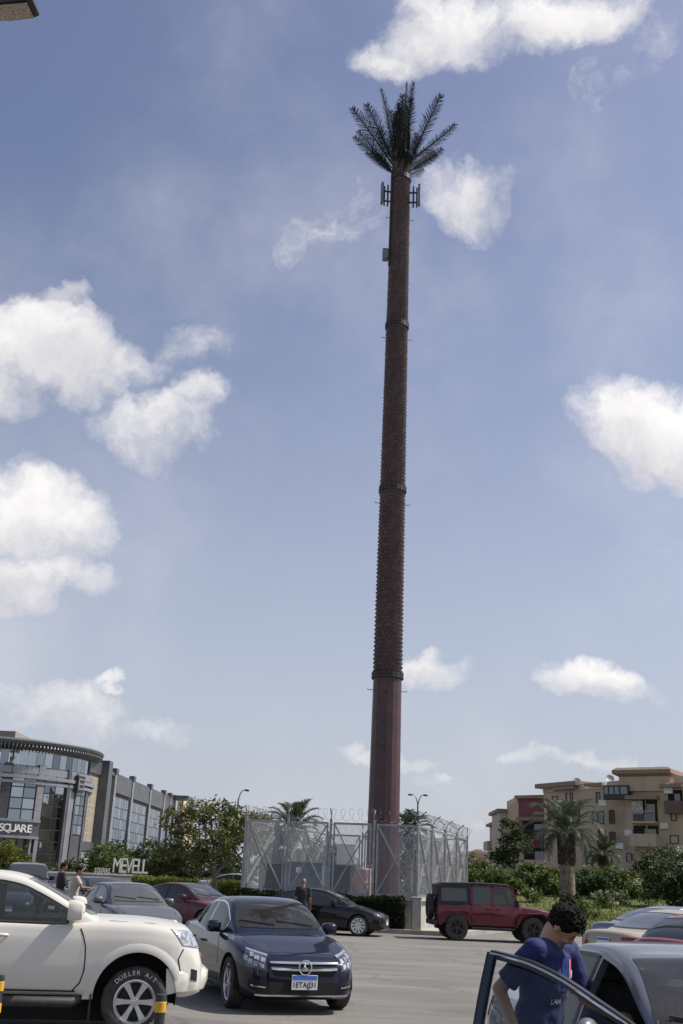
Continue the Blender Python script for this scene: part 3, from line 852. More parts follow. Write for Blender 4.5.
# ------------------------------------------------------------------ profiles
def sedan_profile(L=4.69, W=1.81, H=1.44, fo=.80, wb=2.84, R=.325, **kw):
    fx = 1.42; xf = fx + fo; xr = xf - L; rx = fx - wb
    k = H / 1.44
    P = dict(W=W, fx=fx, rx=rx, R=R, ty=W / 2 - .125, tw=.225, rim=R * .70, spokes=5, wstyle='twin',
        top=[(xr, .90 * k), (xr + .06, 1.0 * k), (xr + .28, 1.035 * k), (rx + .1, 1.03 * k), (-.6, .985 * k), (.6, .985 * k), (1.0, .975 * k), (1.45, .905 * k), (xf - .45, .82 * k), (xf - .16, .735 * k), (xf - .04, .66 * k), (xf, .58 * k)],
        sh=[(xr, .78 * k), (xr + .12, .90 * k), (rx, .945 * k), (-.5, .915 * k), (.6, .885 * k), (fx, .815 * k), (xf - .35, .72 * k), (xf - .08, .60 * k), (xf, .53 * k)],
        bot=[(xr, .42), (xr + .12, .30), (rx - .3, .24), (rx + .4, .20), (fx - .4, .19), (fx + .35, .19), (xf - .12, .19), (xf, .24)],
        w=[(xr, .60 * W / 1.81), (xr + .05, .70 * W / 1.81), (xr + .2, .79 * W / 1.81), (xr + .55, .85 * W / 1.81), (rx, W / 2 - .005), (0, W / 2), (fx - .3, W / 2 - .004), (fx + .2, .865 * W / 1.81), (xf - .28, .79 * W / 1.81), (xf - .10, .70 * W / 1.81), (xf - .03, .62 * W / 1.81), (xf, .52 * W / 1.81)],
        roof=[(rx - .58, 1.02 * k), (rx - .3, 1.10 * k), (rx + .22, 1.30 * k), (rx + .55, 1.385 * k), (-.55, 1.435 * k), (-.2, 1.44 * k), (.12, 1.405 * k), (.32, 1.35 * k), (.65, 1.20 * k), (1.10, .965 * k)],
        wb=[(rx - .58, .60 * W / 1.81), (rx, .74 * W / 1.81), (-.6, .80 * W / 1.81), (.4, .80 * W / 1.81), (1.10, .74 * W / 1.81)],
        tum=.46, drop=.04,
        windows=[(rx + .12, rx + 1.02), (rx + 1.10, .66)],
        windscreen=(.2, 1.03 * k, .70 * W / 1.81, 1.365 * k, .53 * W / 1.81), rearglass=(rx, 1.085 * k, .62 * W / 1.81, 1.335 * k, .50 * W / 1.81),
        seams=[[(rx + 1.06, .30), (rx + 1.06, .60), (rx + 1.07, .90 * k)], [(.80, .30), (.86, .55), (.82, .75), (.70, .885 * k)],
               [(rx + .44, .34), (rx + .36, .58), (rx + .14, .75), (rx + .06, .92 * k)], [(rx + .44, .30), (-.3, .285), (.80, .29)]],
        topseams=[[(.98, .68 * W / 1.81), (1.5, .70 * W / 1.81), (xf - .30, .62 * W / 1.81)]],
        handles=[(rx + .42, .80 * k), (rx + 1.25, .785 * k)],
        mirror=(.56, .99 * k, 1.0), mirmat=None,
        cab=(rx + .35, 1.05), seatpos=[(-.35, .36), (-.35, -.36), (rx + .5, 0.36), (rx + .5, -.36)], steer=(.27, .36, .98 * k))
    P['mirmat'] = None
    xa = xf - .12
    P['front'] = [
        ('grille', TRIM, [(.0, .40), (.42, .40), (.47, .64 * k), (0, .655 * k)], dict(off=.004)),
        ('headlight', LAMPD, [(.50, .575), (.86, .62), (.90, .74), (.54, .665)], dict(dr=(-1, -.55, 0), xa=xa, off=.008)),
        ('lower_intake', DARKHOLE, [(.46, .27), (.74, .28), (.76, .40), (.52, .43)], dict(dr=(-1, -.3, 0), xa=xa, off=.004)),
        ('lower_grille', DARKHOLE, [(0, .25), (.42, .25), (.44, .36), (0, .36)], dict(off=.004)),
    ]
    P['rear'] = [('tail_light', TAILR, [(.42, .74), (.82, .78), (.84, .92), (.44, .91)], dict(dy=-.35, xa=xr + .1)),
                 ('rear_bumper_strip', TRIM, [(0, .36), (.6, .38), (.6, .46), (0, .46)], {}), ('reflector', TAILR, [(.5, .5), (.66, .5), (.66, .53), (.5, .53)], {}),
                 ('boot_gap', DARKHOLE, [(0, .66), (.56, .67), (.56, .678), (0, .668)], dict(off=.002, thick=.004))]
    P['fplate'] = (.44, None); P['rplate'] = (.80, None)
    for a, b in kw.items(): P[a] = b
    if P['mirmat'] is None: P.pop('mirmat')
    return P

def place(name, label, cat, xy, heading, group=None, z=0.0):
    return thing(name, label, cat, (xy[0], xy[1], z), math.radians(heading), group)

# ------------------------------------------------------------------ dark blue sedan in the middle
BLUE = paint('midnight blue paint', (0.0045, 0.0075, 0.022), 0.28, dust=0.01)
def blue_sedan():
    r = place('parked_car', 'shiny midnight blue sedan with star grille, nose towards us beside the white SUV', 'car', (-.93, 17.4), -71.5, 'parked cars'); r.scale = (1, .965, 1)
    P = sedan_profile(H=1.41, windows=[(-1.30, -.42), (-.36, .66)], trim=CHROME, rim=.235, spokes=5)
    P['fplate'] = None; P.pop('fplate')
    xf = P['top'][-1][0]
    P['front'] = [
        ('grille', DARKHOLE, [(.0, .455), (.43, .465), (.50, .645), (0, .665)], dict(off=.004)),
        ('grille_bar', CHROME, [(.0, .535), (.47, .545), (.475, .57), (0, .56)], dict(off=.022, nv=3)),
        ('grille_bar', CHROME, [(.0, .61), (.485, .615), (.49, .635), (0, .635)], dict(off=.022, nv=3)),
        ('headlight', LAMPD, [(.46, .53), (.80, .575), (.90, .765), (.50, .70)], dict(dr=(-1, -.55, 0), xa=xf - .15, off=.008)),
        ('headlight_bar', LAMPW, [(.50, .695), (.89, .762), (.90, .778), (.505, .715)], dict(dr=(-1, -.55, 0), xa=xf - .15, off=.014, thick=.01, nv=3)),
        ('headlight_lens', LAMPG, [(0.50, 0.555), (0.57, 0.569), (0.58, 0.619), (0.51, 0.605)], dict(dr=(-1, -.55, 0), xa=xf - .15, off=.013, thick=.01, nu=5, nv=4)),
        ('headlight_lens', LAMPG, [(0.50, 0.625), (0.57, 0.639), (0.58, 0.684), (0.51, 0.670)], dict(dr=(-1, -.55, 0), xa=xf - .15, off=.013, thick=.01, nu=5, nv=4)),
        ('headlight_lens', LAMPG, [(0.60, 0.575), (0.67, 0.589), (0.68, 0.644), (0.61, 0.630)], dict(dr=(-1, -.55, 0), xa=xf - .15, off=.013, thick=.01, nu=5, nv=4)),
        ('headlight_lens', LAMPG, [(0.60, 0.648), (0.68, 0.662), (0.69, 0.707), (0.62, 0.693)], dict(dr=(-1, -.55, 0), xa=xf - .15, off=.013, thick=.01, nu=5, nv=4)),
        ('headlight_lens', LAMPG, [(0.70, 0.600), (0.77, 0.614), (0.78, 0.674), (0.71, 0.660)], dict(dr=(-1, -.55, 0), xa=xf - .15, off=.013, thick=.01, nu=5, nv=4)),
        ('headlight_lens', LAMPG, [(0.70, 0.678), (0.77, 0.692), (0.79, 0.737), (0.72, 0.723)], dict(dr=(-1, -.55, 0), xa=xf - .15, off=.013, thick=.01, nu=5, nv=4)),
        ('headlight_lens', LAMPG, [(0.79, 0.630), (0.86, 0.644), (0.88, 0.704), (0.80, 0.690)], dict(dr=(-1, -.55, 0), xa=xf - .15, off=.013, thick=.01, nu=5, nv=4)),
        ('lower_grille', DARKHOLE, [(0, .26), (.46, .27), (.50, .40), (0, .40)], dict(off=.004)),
        ('lower_intake', DARKHOLE, [(.53, .27), (.76, .30), (.78, .43), (.60, .42)], dict(dr=(-1, -.4, 0), xa=xf - .1, off=.004)),
        ('intake_blade', CHROME, [(.50, .325), (.72, .345), (.72, .36), (.50, .34)], dict(dr=(-1, -.4, 0), xa=xf - .1, off=.012, nv=3)),
        ('lip', CHROME, [(0, .225), (.66, .235), (.66, .252), (0, .242)], dict(off=.014, nv=3)),
    ]
    B, bl, bg_ = make_car(r, P, BLUE, hollow=True, glass=GLASST)
    # three pointed star in a ring
    h = bl.ray_cast(V((6, 0, .58)), V((-1, 0, 0)))[0]; c = h + V((.04, 0, 0)); m = MB()
    m.tube([c + V((0, .088 * math.cos(2 * PI * i / 32), .088 * math.sin(2 * PI * i / 32))) for i in range(32)], .010, 8, closed=True)
    for i in range(3):
        a = PI / 2 + i * 2 * PI / 3; e = V((0, math.cos(a), math.sin(a))); s_ = V((0, -math.sin(a), math.cos(a)))
        m.add([c + e * .085, c + s_ * .018 - e * .0, c - s_ * .018, c + V((.016, 0, 0))], [(0, 1, 3), (0, 3, 2)])
    m.build('star_emblem', CHROME, r)
    x = bl.ray_cast(V((6, 0, .40)), V((-1, 0, 0)))[0].x + .03
    m = MB(); m.box((x, 0, .40), (.014, .37, .18)); pl = m.build('licence_plate', WHITEP, r, bevel=.004)
    b = MB(); b.box((x + .008, 0, .458), (.004, .35, .055)); b.build('plate_band', PLATEB, pl)
    tm = MB(); add_mesh(tm, text_mesh('1ETA|J31', .092, .001, True), frame_mtx((x + .0085, 0, .368), (0, 1, 0), (0, 0, 1))); tm.build('plate_characters', INK, pl)
    # side sill chrome line
    sl = MB()
    for s in (-1, 1): seam(bl, [(k, s * 2, .275) for k in np.linspace(-.95, .95, 20)], (0, -s, 0), .022, sl, .004)
    sl.build('sill_strip', CHROME, r)
blue_sedan()

# ------------------------------------------------------------------ white SUV
WHITE = paint('pearl white paint', (0.66, 0.64, 0.59), 0.35, dust=0.30, dustc=(0.42, 0.37, 0.29))
def white_suv():
    r = place('parked_suv', 'large white off-road SUV with silver six-spoke wheels behind the striped bollards', 'SUV', (-3.62, 13.15), 11.5, 'parked cars')
    W = 1.88; fx = 1.47; xf = 2.19; rx = fx - 2.79; xr = xf - 4.71; R = .36
    P = dict(W=W, fx=fx, rx=rx, R=R, ty=W / 2 - .145, tw=.265, rim=.222, spokes=6, wstyle='mono', arch=1.25, archz=1.14,
        top=[(xr, 1.04), (xr + .1, 1.13), (-1.5, 1.17), (.6, 1.16), (.95, 1.20), (1.4, 1.195), (1.80, 1.165), (2.0, 1.12), (xf - .06, .97), (xf, .78)],
        sh=[(xr, .97), (xr + .15, 1.06), (-1.5, 1.10), (.6, 1.09), (1.1, 1.10), (1.55, 1.09), (1.88, 1.04), (xf - .12, .88), (xf, .72)],
        bot=[(xr, .52), (xr + .15, .45), (rx - .3, .42), (rx + .5, .40), (fx - .5, .40), (fx + .3, .42), (xf - .2, .40), (xf, .44)],
        w=[(xr, .80), (xr + .08, .86), (xr + .4, .91), (rx, W / 2), (0, W / 2 - .012), (.8, W / 2 - .01), (fx, W / 2 + .012), (1.85, .915), (xf - .18, .84), (xf - .06, .76), (xf, .64)],
        roof=[(xr + .02, 1.10), (xr + .12, 1.42), (xr + .3, 1.59), (-1.6, 1.64), (-.6, 1.655), (-.12, 1.645), (.12, 1.61), (.32, 1.535), (.66, 1.37), (1.06, 1.17)],
        wb=[(xr + .02, .80), (-1.5, .86), (.4, .86), (1.06, .80)], tum=.24, drop=.045, dlo_low=.035, dlo_top=.075,
        windows=[(xr + .42, -1.45), (-1.30, -.26), (-.14, .66)], windscreen=(.2, 1.215, .76, 1.565, .66), rearglass=(-2.2, 1.22, .66, 1.52, .60),
        seams=[[(-.22, .44), (-.22, .6), (-.22, .8), (-.21, 1.07)], [(.80, .46), (.87, .54), (.90, .66), (.90, .78), (.89, .90), (.86, 1.0), (.82, 1.08)], [(-1.02, .46), (-1.14, .66), (-1.36, .86), (-1.38, 1.05)], [(-1.02, .455), (.83, .455)],
               [(1.95, .90), (1.90, .80), (1.93, .68), (2.02, .55)]],
        topseams=[[(1.12, .78), (1.6, .78), (1.98, .70)]],
        handles=[(-.04, .99), (-1.05, 1.0)], mirror=(.74, 1.235, 1.12), mirtall=1.15, mirlamp=True,
        cab=(-2.1, 1.1), seatpos=[(-.3, .38), (-.3, -.38), (-1.2, .38), (-1.2, -.38)], steer=(.30, .38, 1.19), seatmat=SEATL)
    xa = xf - .15
    P['front'] = [('grille', TRIM, [(0, .68), (.46, .68), (.50, .93), (0, .95)], dict(off=.004)), ('grille_bar', CHROME, [(0, .80), (.47, .80), (.475, .83), (0, .83)], dict(off=.02)),
        ('headlight', LAMPG, [(.58, .90), (.95, .94), (1.05, 1.10), (.62, 1.07)], dict(dr=(-1, -.8, 0), xa=xa, off=.010)),
        ('headlight_lens', LAMPW, [(.66, .92), (.76, .935), (.78, 1.01), (.68, 1.0)], dict(dr=(-1, -.8, 0), xa=xa, off=.016, thick=.012)),
        ('lower_grille', DARKHOLE, [(0, .46), (.5, .46), (.54, .58), (0, .58)], dict(off=.004)),
        ('fog_light', DARKHOLE, [(.70, .57), (.80, .59), (.80, .70), (.70, .68)], dict(dr=(-1, -.7, 0), xa=xa, off=.006))]
    P['rear'] = [('tail_light', TAILR, [(.62, 1.0), (.84, 1.02), (.84, 1.36), (.66, 1.36)], {})]
    P['rplate'] = (.80, None)
    B, bl, bg_ = make_car(r, P, WHITE, glass=GLASST, hollow=True, lettering=(('DUELER A/T', 2.35), ('DUELER A/T', -.65)), rimmat=ALLOY)
    # flared arches, bumper corner, side step, mud flaps
    for x in (fx, rx):
        for s in (-1, 1):
            fl = MB(); vs = []; n = 26
            for j in range(n + 1):
                a = PI * (.06 + .96 * j / n)
                for (q, dy) in ((.448, -.03), (.450, .010), (.48, .013), (.535, .003), (.56, -.010)):
                    p = V((x + q * math.cos(a), 0, R * 1.14 + q * math.sin(a)))
                    h = bl.ray_cast(V((p.x, s * 3, p.z)), V((0, -s, 0)))[0]
                    y = abs(h.y) if h else W / 2 - .05
                    vs.append((p.x, s * (y + dy), p.z))
            fl.add(vs, [(j * 5 + k, j * 5 + k + 1, j * 5 + k + 6, j * 5 + k + 5) for j in range(n) for k in range(4)])
            fl.build('wheel_arch', WHITE, r, smooth=60)
    bp = MB()
    pts = []
    for i in range(21):
        u = -1 + 2 * i / 20
        pts.append((xf + .07 - .36 * abs(u) ** 3.2, u * .90, .60))
    vs = []
    for (x, y, z) in pts:
        for (dx, dz) in ((-.10, -.16), (.02, -.13), (.05, -.04), (.05, .05), (.0, .09), (-.12, .10)): vs.append((x + dx, y, z + dz))
    bp.add(vs, [(i * 6 + j, i * 6 + (j + 1) % 6, (i + 1) * 6 + (j + 1) % 6, (i + 1) * 6 + j) for i in range(20) for j in range(6)] + [tuple(range(6)), tuple(range(120, 126))])
    bp.build('front_bumper', WHITE, r, smooth=50)
    for s in (-1, 1):
        st = MB(); st.tube([(-.95, s * .80, .36), (-.88, s * .93, .35), (0, s * .95, .35), (.80, s * .93, .35), (.90, s * .80, .38)], [.05, .055, .055, .055, .05], 10); st.build('side_step', PLASTIC, r, smooth=60)
        [MB().box((q - .47, s * .80, .30), (.02, .24, .26)).build('mud_flap', PLASTIC, r) for q in (fx, rx)]
white_suv()

# ------------------------------------------------------------------ red jeep
RED = paint('dusty red paint', (0.115, 0.008, 0.019), 0.42, dust=0.10)
BLACKTOP = mat('black hardtop', (0.014, 0.014, 0.016), 0.5, var=0.2, rvar=0.2)
def red_jeep():
    r = place('parked_jeep', 'boxy dark red jeep with black hardtop and spare wheel on its tailgate', 'jeep', (5.62, 38.3), 3.0, 'parked cars'); r.scale = (.92, .95, 1)
    m = MB()
    # tub, bonnet, cowl (x forward)
    tub = [(-2.05, .52), (-2.05, 1.10), (.92, 1.12), (1.02, 1.08), (1.02, .62), (.80, .48), (-.92, .48), (-1.0, .62), (-1.7, .62), (-1.78, .52)]
    m.prism(tub, -.80, .80, lambda p, t: (p[0], t, p[1])); m.build('body', RED, r, bevel=.03, smooth=40)
    b = MB(); vs = []
    for (x, w, z0, z1) in ((.98, .70, .70, 1.13), (1.6, .64, .68, 1.10), (2.02, .58, .66, 1.03), (2.10, .56, .66, .98)):
        vs += [(x, -w, z0), (x, w, z0), (x, w, z1 - .05), (x, w * .85, z1), (x, -w * .85, z1), (x, -w, z1 - .05)]
    b.add(vs, [(i * 6 + j, i * 6 + (j + 1) % 6, (i + 1) * 6 + (j + 1) % 6, (i + 1) * 6 + j) for i in range(3) for j in range(6)] + [tuple(range(5, -1, -1)), tuple(range(18, 24))])
    b.build('bonnet', RED, r, bevel=.012, smooth=40)
    gl = MB()
    for i in range(7): gl.box((2.108, -.27 + .09 * i, .86), (.01, .045, .20))
    gl.build('grille', DARKHOLE, r)
    for s in (-1, 1):
        hl = MB(); hl.ell((2.10, s * .43, .88), (.03, .085, .085)); hl.build('headlight', LAMPG, r, smooth=60)
        il = MB(); il.ell((2.12, s * .62, .83), (.03, .05, .03)); il.build('indicator', AMBER, r, smooth=60)
    # flat fender flares
    for (cx, ln) in ((1.38, .62), (-1.38, .60)):
        for s in (-1, 1):
            f = MB(); out_ = []
            for (dx, z) in ((-ln, .50), (-ln + .06, .74), (-ln + .22, .93), (ln - .25, .95), (ln - .04, .82), (ln + .02, .66)): out_.append((cx + dx, z))
            inn = [(x, z - .05) for x, z in out_]
            poly = out_ + [(cx + (x - cx) * .95, z) for x, z in reversed(inn)]
            f.prism(poly, s * .62, s * .935, lambda p, t: (p[0], t, p[1])); f.build('fender', PLASTIC if cx > 5 else RED, r, bevel=.012)
            w = MB(); w.boxz(cx - ln + .1, cx + ln - .1, s * .60 - .06, s * .60 + .06, .45, .90); w.build('wheel_well', DARKHOLE, r)
    # cabin: pillars as one frame, black top
    cb = MB()
    def side(s):
        nonlocal cb
        z0, z1 = 1.11, 1.74
        y0, y1 = s * .775, s * .70
        def bar(x0, x1, zb, zt, xs=0):
            vs = []
            for dy in (0, -.05 * s):
                k0 = y0 + (y1 - y0) * (zb - z0) / (z1 - z0); k1 = y0 + (y1 - y0) * (zt - z0) / (z1 - z0)
                vs += [(x0, k0 + dy, zb), (x1, k0 + dy, zb), (x1 + xs, k1 + dy, zt), (x0 + xs, k1 + dy, zt)]
            cb.add(vs, [(0, 1, 2, 3), (7, 6, 5, 4), (0, 4, 5, 1), (1, 5, 6, 2), (2, 6, 7, 3), (3, 7, 4, 0)])
        bar(.80, .90, z0, z1, -.24); bar(-.12, .0, z0, z1); bar(-.86, -.98 + .22, z0, z1)
        bar(-.86, .66, z1 - .06, z1); bar(-.86, .80, z0, z0 + .05)
    side(-1); cb.build('door_frame', RED, r); cb = MB(); side(1); cb.build('door_frame', RED, r)
    tp = MB(); vs = []
    for (x, z, w) in ((-2.06, 1.72, .69), (-1.9, 1.80, .71), (-.5, 1.84, .72), (.4, 1.825, .72), (.62, 1.78, .71)):
        vs += [(x, -w, z - .07), (x, w, z - .07), (x, w, z - .02), (x, w * .8, z), (x, -w * .8, z), (x, -w, z - .02)]
    tp.add(vs, [(i * 6 + j, i * 6 + (j + 1) % 6, (i + 1) * 6 + (j + 1) % 6, (i + 1) * 6 + j) for i in range(4) for j in range(6)] + [tuple(range(5, -1, -1)), tuple(range(24, 30))])
    tp.boxz(-2.04, -.88, -.755, -.70, 1.11, 1.22); tp.boxz(-2.04, -.88, .70, .755, 1.11, 1.22)
    for s in (-1, 1):
        tp.boxz(-2.05, -1.93, s * .725 - .03, s * .725 + .03, 1.2, 1.75); tp.boxz(-.98, -.87, s * .725 - .03, s * .725 + .03, 1.2, 1.75); tp.boxz(-1.95, -.9, s * .71 - .03, s * .71 + .03, 1.64, 1.76)
    tp.boxz(-2.07, -2.0, -.72, .72, 1.1, 1.2); tp.boxz(-2.07, -2.0, -.72, .72, 1.62, 1.7)
    tp.build('hardtop', BLACKTOP, r, smooth=35)
    for s in (-1, 1):
        for (x0, x1, k) in ((-1.95, -.97, 0), (-.78, -.10, 0), (.0, .80, 1)):
            g = MB(); y0, y1 = s * .745, s * .69
            g.add([(x0, y0, 1.15), (x1, y0, 1.15), (x1 - (.2 if k else 0), y1, 1.69), (x0, y1, 1.69), (x0, y0 - s * .01, 1.15), (x1, y0 - s * .01, 1.15), (x1 - (.2 if k else 0), y1 - s * .01, 1.69), (x0, y1 - s * .01, 1.69)],
                  [(0, 1, 2, 3), (7, 6, 5, 4), (0, 4, 5, 1), (1, 5, 6, 2), (2, 6, 7, 3), (3, 7, 4, 0)])
            g.build('window', GLASST if k else GLASS, r)
        sm = MB()
        for x in (-.84, -.06, .86): sm.boxz(x - .008, x + .008, s * .80 - .003, s * .80 + .003, .52, 1.10)
        sm.build('panel_gap', DARKHOLE, r)
        for x in (-.24, .60 - .06 - .66 + .2): pass
        for x in (-.22, .12):
            h = MB(); h.bar((x - .09, s * .825, 1.0), (x + .09, s * .825, 1.0), .03, .035); h.build('door_handle', TRIM, r)
        mi = MB(); mi.box((.82, s * .93, 1.22), (.07, .18, .19)); mi.bar((.86, s * .78, 1.16), (.84, s * .9, 1.18), .05); mi.build('mirror', TRIM, r, bevel=.02)
        st = MB(); st.boxz(-.85, .72, s * .84 - .07, s * .84 + .07, .38, .44); st.build('side_step', PLASTIC, r, bevel=.01)
    ws = MB(); ws.add([(.86, -.72, 1.13), (.86, .72, 1.13), (.66, .67, 1.72), (.66, -.67, 1.72), (.845, -.72, 1.13), (.845, .72, 1.13), (.645, .67, 1.72), (.645, -.67, 1.72)], [(0, 1, 2, 3), (7, 6, 5, 4), (0, 4, 5, 1), (1, 5, 6, 2), (2, 6, 7, 3), (3, 7, 4, 0)])
    ws.build('windscreen', GLASST, r)
    wf = MB()
    for s in (-1, 1): wf.bar((.89, s * .75, 1.11), (.665, s * .69, 1.76), .07, .05)
    wf.bar((.885, -.75, 1.12), (.885, .75, 1.12), .06); wf.bar((.665, -.70, 1.745), (.665, .70, 1.745), .06, .07); wf.build('windscreen_frame', RED, r)
    rw = MB(); rw.boxz(-2.055, -2.045, -.62, .62, 1.2, 1.62); rw.build('rear_window', GLASS, r)
    it = MB(); it.boxz(-1.9, .7, -.68, .68, 1.02, 1.125); it.build('cabin_floor', DARKHOLE, r)
    for (sx, sy) in ((-.25, .36), (-.25, -.36), (-1.15, .0)):
        st = MB(); st.box((sx, sy, 1.28), (.14, .5 if sy else 1.1, .42), taper=.85); st.build('seat', SEAT, r, bevel=.04)
    bp = MB(); bp.boxz(2.0, 2.14, -.56, .56, .5, .68); bp.boxz(2.14, 2.32, -.80, .80, .50, .66); bp.boxz(2.0, 2.2, -.4, .4, .52, .62); bp.build('front_bumper', PLASTIC, r, bevel=.02)
    bp = MB(); bp.boxz(-2.26, -2.06, -.80, .80, .46, .62); bp.build('rear_bumper', PLASTIC, r, bevel=.02)
    for s in (-1, 1):
        tl = MB(); tl.boxz(-2.10, -2.045, s * .70 - .06, s * .70 + .06, .80, .98); tl.build('tail_light', TAILR, r, bevel=.01)
    ch = MB(); ch.boxz(-2.0, 2.1, -.42, .42, .34, .52)
    for x in (1.38, -1.38): ch.tube([(x, -.7, .40), (x, .7, .40)], .06, 8)
    ch.build('chassis', DARKHOLE, r)
    add_wheels(r, 1.38, -1.38, .80, .41, .225, .27, 5, 'mono', mat('dark alloy', (.06, .06, .065), .35, .8))
    t, rr, bb = wheel_meshes(.40, .225, .24, 5, 'mono')
    w = bb.build('spare_wheel', ALLOYD, r); t.build('tyre', RUBBER, w, smooth=35); rr.build('rim', MATS['dark alloy'], w, smooth=35)
    w.location = (-2.22, .05, 1.02); w.rotation_euler = (0, 0, -PI / 2)
red_jeep()

# ------------------------------------------------------------------ silver grey sedan with its front door open, close on the right
GREY = paint('grey metallic paint', (0.135, 0.142, 0.16), 0.3, dust=0.10, metal=0.3)
def open_sedan():
    hd = -83.0
    L, W, H = 4.50, 1.74, 1.40
    r = place('parked_car', 'grey sedan in the near right corner with its front door swung open', 'car', (2.27, 6.85), hd, 'parked cars')
    P = sedan_profile(L=L, W=W, H=H, fo=.82, wb=2.60)
    wn = P['windows']; rxx = P['rx']; bp = wn[0][1] + .04
    P['pocket'] = [(bp + .03, .80)]
    P['trim'] = TRIM
    wf = wn[1]
    B, bl, bg_ = make_car(r, P, GREY, hollow=True, glass=GLASST, skip=(('window', -1, 1), 'mirror', ('handle', -1, P['handles'][1][0])))
    # the door, built in the car's frame, then hung on its hinge
    hx = .80; h0 = bl.ray_cast(V((hx, -3, .7)), V((0, 1, 0)))[0]
    hinge = V((hx, h0.y + .03, 0))
    x0 = bp + .035
    g = cols(x0, hx - .01, .33, lambda x: B.sh(x) + .012, -3, 12, 8)
    m = patch(bl, g, (0, 1, 0), .004, .05)
    m.v = [tuple(V(p) - hinge) for p in m.v]
    dr = m.build('door', GREY, r, smooth=40)
    dr.location = hinge; dr.rotation_euler = (0, 0, math.radians(48))
    fr = MB(); tz = lambda x: B.edge_z(x) - .035
    def surf(x, z):
        h, n, _, _ = bg_.ray_cast(V((x, -3, z)), V((0, 1, 0)))
        return h - hinge
    path = [surf(x0 + .02, B.sh(x0) + .05 * k) for k in range(0, 8)]
    xs = np.linspace(x0 + .02, .80, 22)
    top = [surf(x, tz(x)) for x in xs if tz(x) > B.sh(x) + .03]
    path = [surf(x0 + .02, B.sh(x0) - .03 + (tz(x0) - B.sh(x0) + .03) * k / 8) for k in range(8)] + top
    # flat section frame
    for i in range(len(path) - 1): fr.bar(path[i] + V((0, .015, 0)), path[i + 1] + V((0, .015, 0)), .045, .05, up=(0, 1, 0))
    fr.build('door_frame', TRIM, dr)
    ch = MB(); ch.tube([p + V((0, -.012, .004)) for p in path[8:]], .009, 6); ch.tube([surf(x, B.sh(x) + .03) + V((0, -.006, 0)) for x in np.linspace(x0, .74, 10)], .010, 6); ch.build('chrome_strip', CHROME, dr, smooth=60)
    ft = MB()
    b0 = [surf(x0 + .03, B.sh(x0) - .03 + (tz(x0) - B.sh(x0) + .03) * k / 8) for k in range(9)]
    for i in range(8): ft.bar(b0[i], b0[i + 1], .036, .03, up=(0, 1, 0))
    ft.build('pillar_cover', mat('door pillar paint', (.012, .015, .028), .25, coat=1.0), dr)
    gl = patch(bg_, cols(x0 + .05, wf[1] + .04, lambda x: B.sh(x), lambda x: tz(x) - .012, -3, 14, 6), (0, 1, 0), -.02, .005)
    gl.v = [tuple(V(p) - hinge) for p in gl.v]; gl.build('window', glassmat('clean door glass', transp=1.0, tcol=(.86, .89, .88), dust=.015), dr, smooth=60)
    pn = MB(); pn.box((-.48, .06, .62), (.78, .04, .50)); pn.build('door_lining', SEAT, dr, bevel=.015)
    hd_ = MB(); hd_.bar((-.72, -.035, .80), (-.92, -.035, .80), .03, .035); hd_.build('door_handle', GREY, dr, bevel=.008)
    mi = MB(); c = surf(.60, 1.0)
    mi.ell(c + V((.02, -.13, .0)), (.055, .10, .066), 16, 10); mo = mi.build('mirror', GREY, dr, smooth=60)
    a = MB(); a.bar(c + V((.02, .0, -.03)), c + V((.02, -.08, -.03)), .05, .04); a.build('mirror_arm', TRIM, mo)
open_sedan()

# ------------------------------------------------------------------ the other parked cars
def far_car(label, px, Y, heading, pm, z=0.0, X=None, cat='car', kind='sedan', hollow=False, **kw):
    p = at(px, 900, Y)
    r = place('parked_car' if cat == 'car' else 'parked_suv', label, cat, (p.x if X is None else X, Y), heading, 'parked cars', z)
    sk = kw.pop('skipdetail', False); wg = kw.pop('wglass', None); rim = kw.pop('rimmat', None); gl = kw.pop('glass', GLASS)
    P = sedan_profile(**kw)
    if wg: P['wglass'] = wg
    if kind == 'suv':
        k = P['top'][0][1]; H = kw.get('H', 1.7); rx = P['rx']; xr = P['top'][0][0]
        P['roof'] = [(xr + .03, H * .60), (xr + .15, H * .80), (xr + .38, H * .955), (rx + .6, H * .99), (-.4, H), (-.05, H * .985), (.25, H * .95), (.65, H * .82), (1.12, H * .655)]
        P['wb'] = [(xr + .03, .70), (xr + .4, .78), (rx, .82), (.4, .82), (1.12, .76)]
        P['tum'] = .28; P['windows'] = [(xr + .42, rx + .20), (rx + .30, rx + 1.12), (rx + 1.20, .72)]
        P['windscreen'] = (.2, H * .71, .72, H * .93, .60); P['rearglass'] = (rx, H * .68, .64, H * .91, .56)
    if kind == 'hatch':
        H = kw.get('H', 1.52); rx = P['rx']; xr = P['top'][0][0]
        P['roof'] = [(xr + .04, H * .62), (xr + .30, H * .78), (xr + .75, H * .93), (rx + .8, H * .985), (-.4, H), (-.05, H * .985), (.25, H * .95), (.65, H * .82), (1.12, H * .655)]
        P['wb'] = [(xr + .04, .62), (rx, .78), (.4, .80), (1.12, .74)]
        P['windows'] = [(rx + .02, rx + 1.02), (rx + 1.10, .68)]; P['rearglass'] = (rx, H * .70, .62, H * .88, .52)
    return make_car(r, P, pm, hollow=hollow, glass=gl, rimmat=rim, detail=0 if sk else 1)
CHAR = paint('charcoal paint', (0.085, 0.085, 0.09), .35, dust=.14, metal=.3)
MAROON = paint('maroon paint', (0.062, 0.008, 0.016), .3, dust=.05)
JET = paint('black paint', (0.007, 0.007, 0.009), .25, dust=.02)
STEEL = paint('blue grey paint', (0.13, 0.16, 0.23), .35, dust=.08, metal=.4)
GOLD = paint('dust covered champagne paint', (0.33, 0.28, 0.20), .4, dust=.22, dustc=(.48, .42, .32))
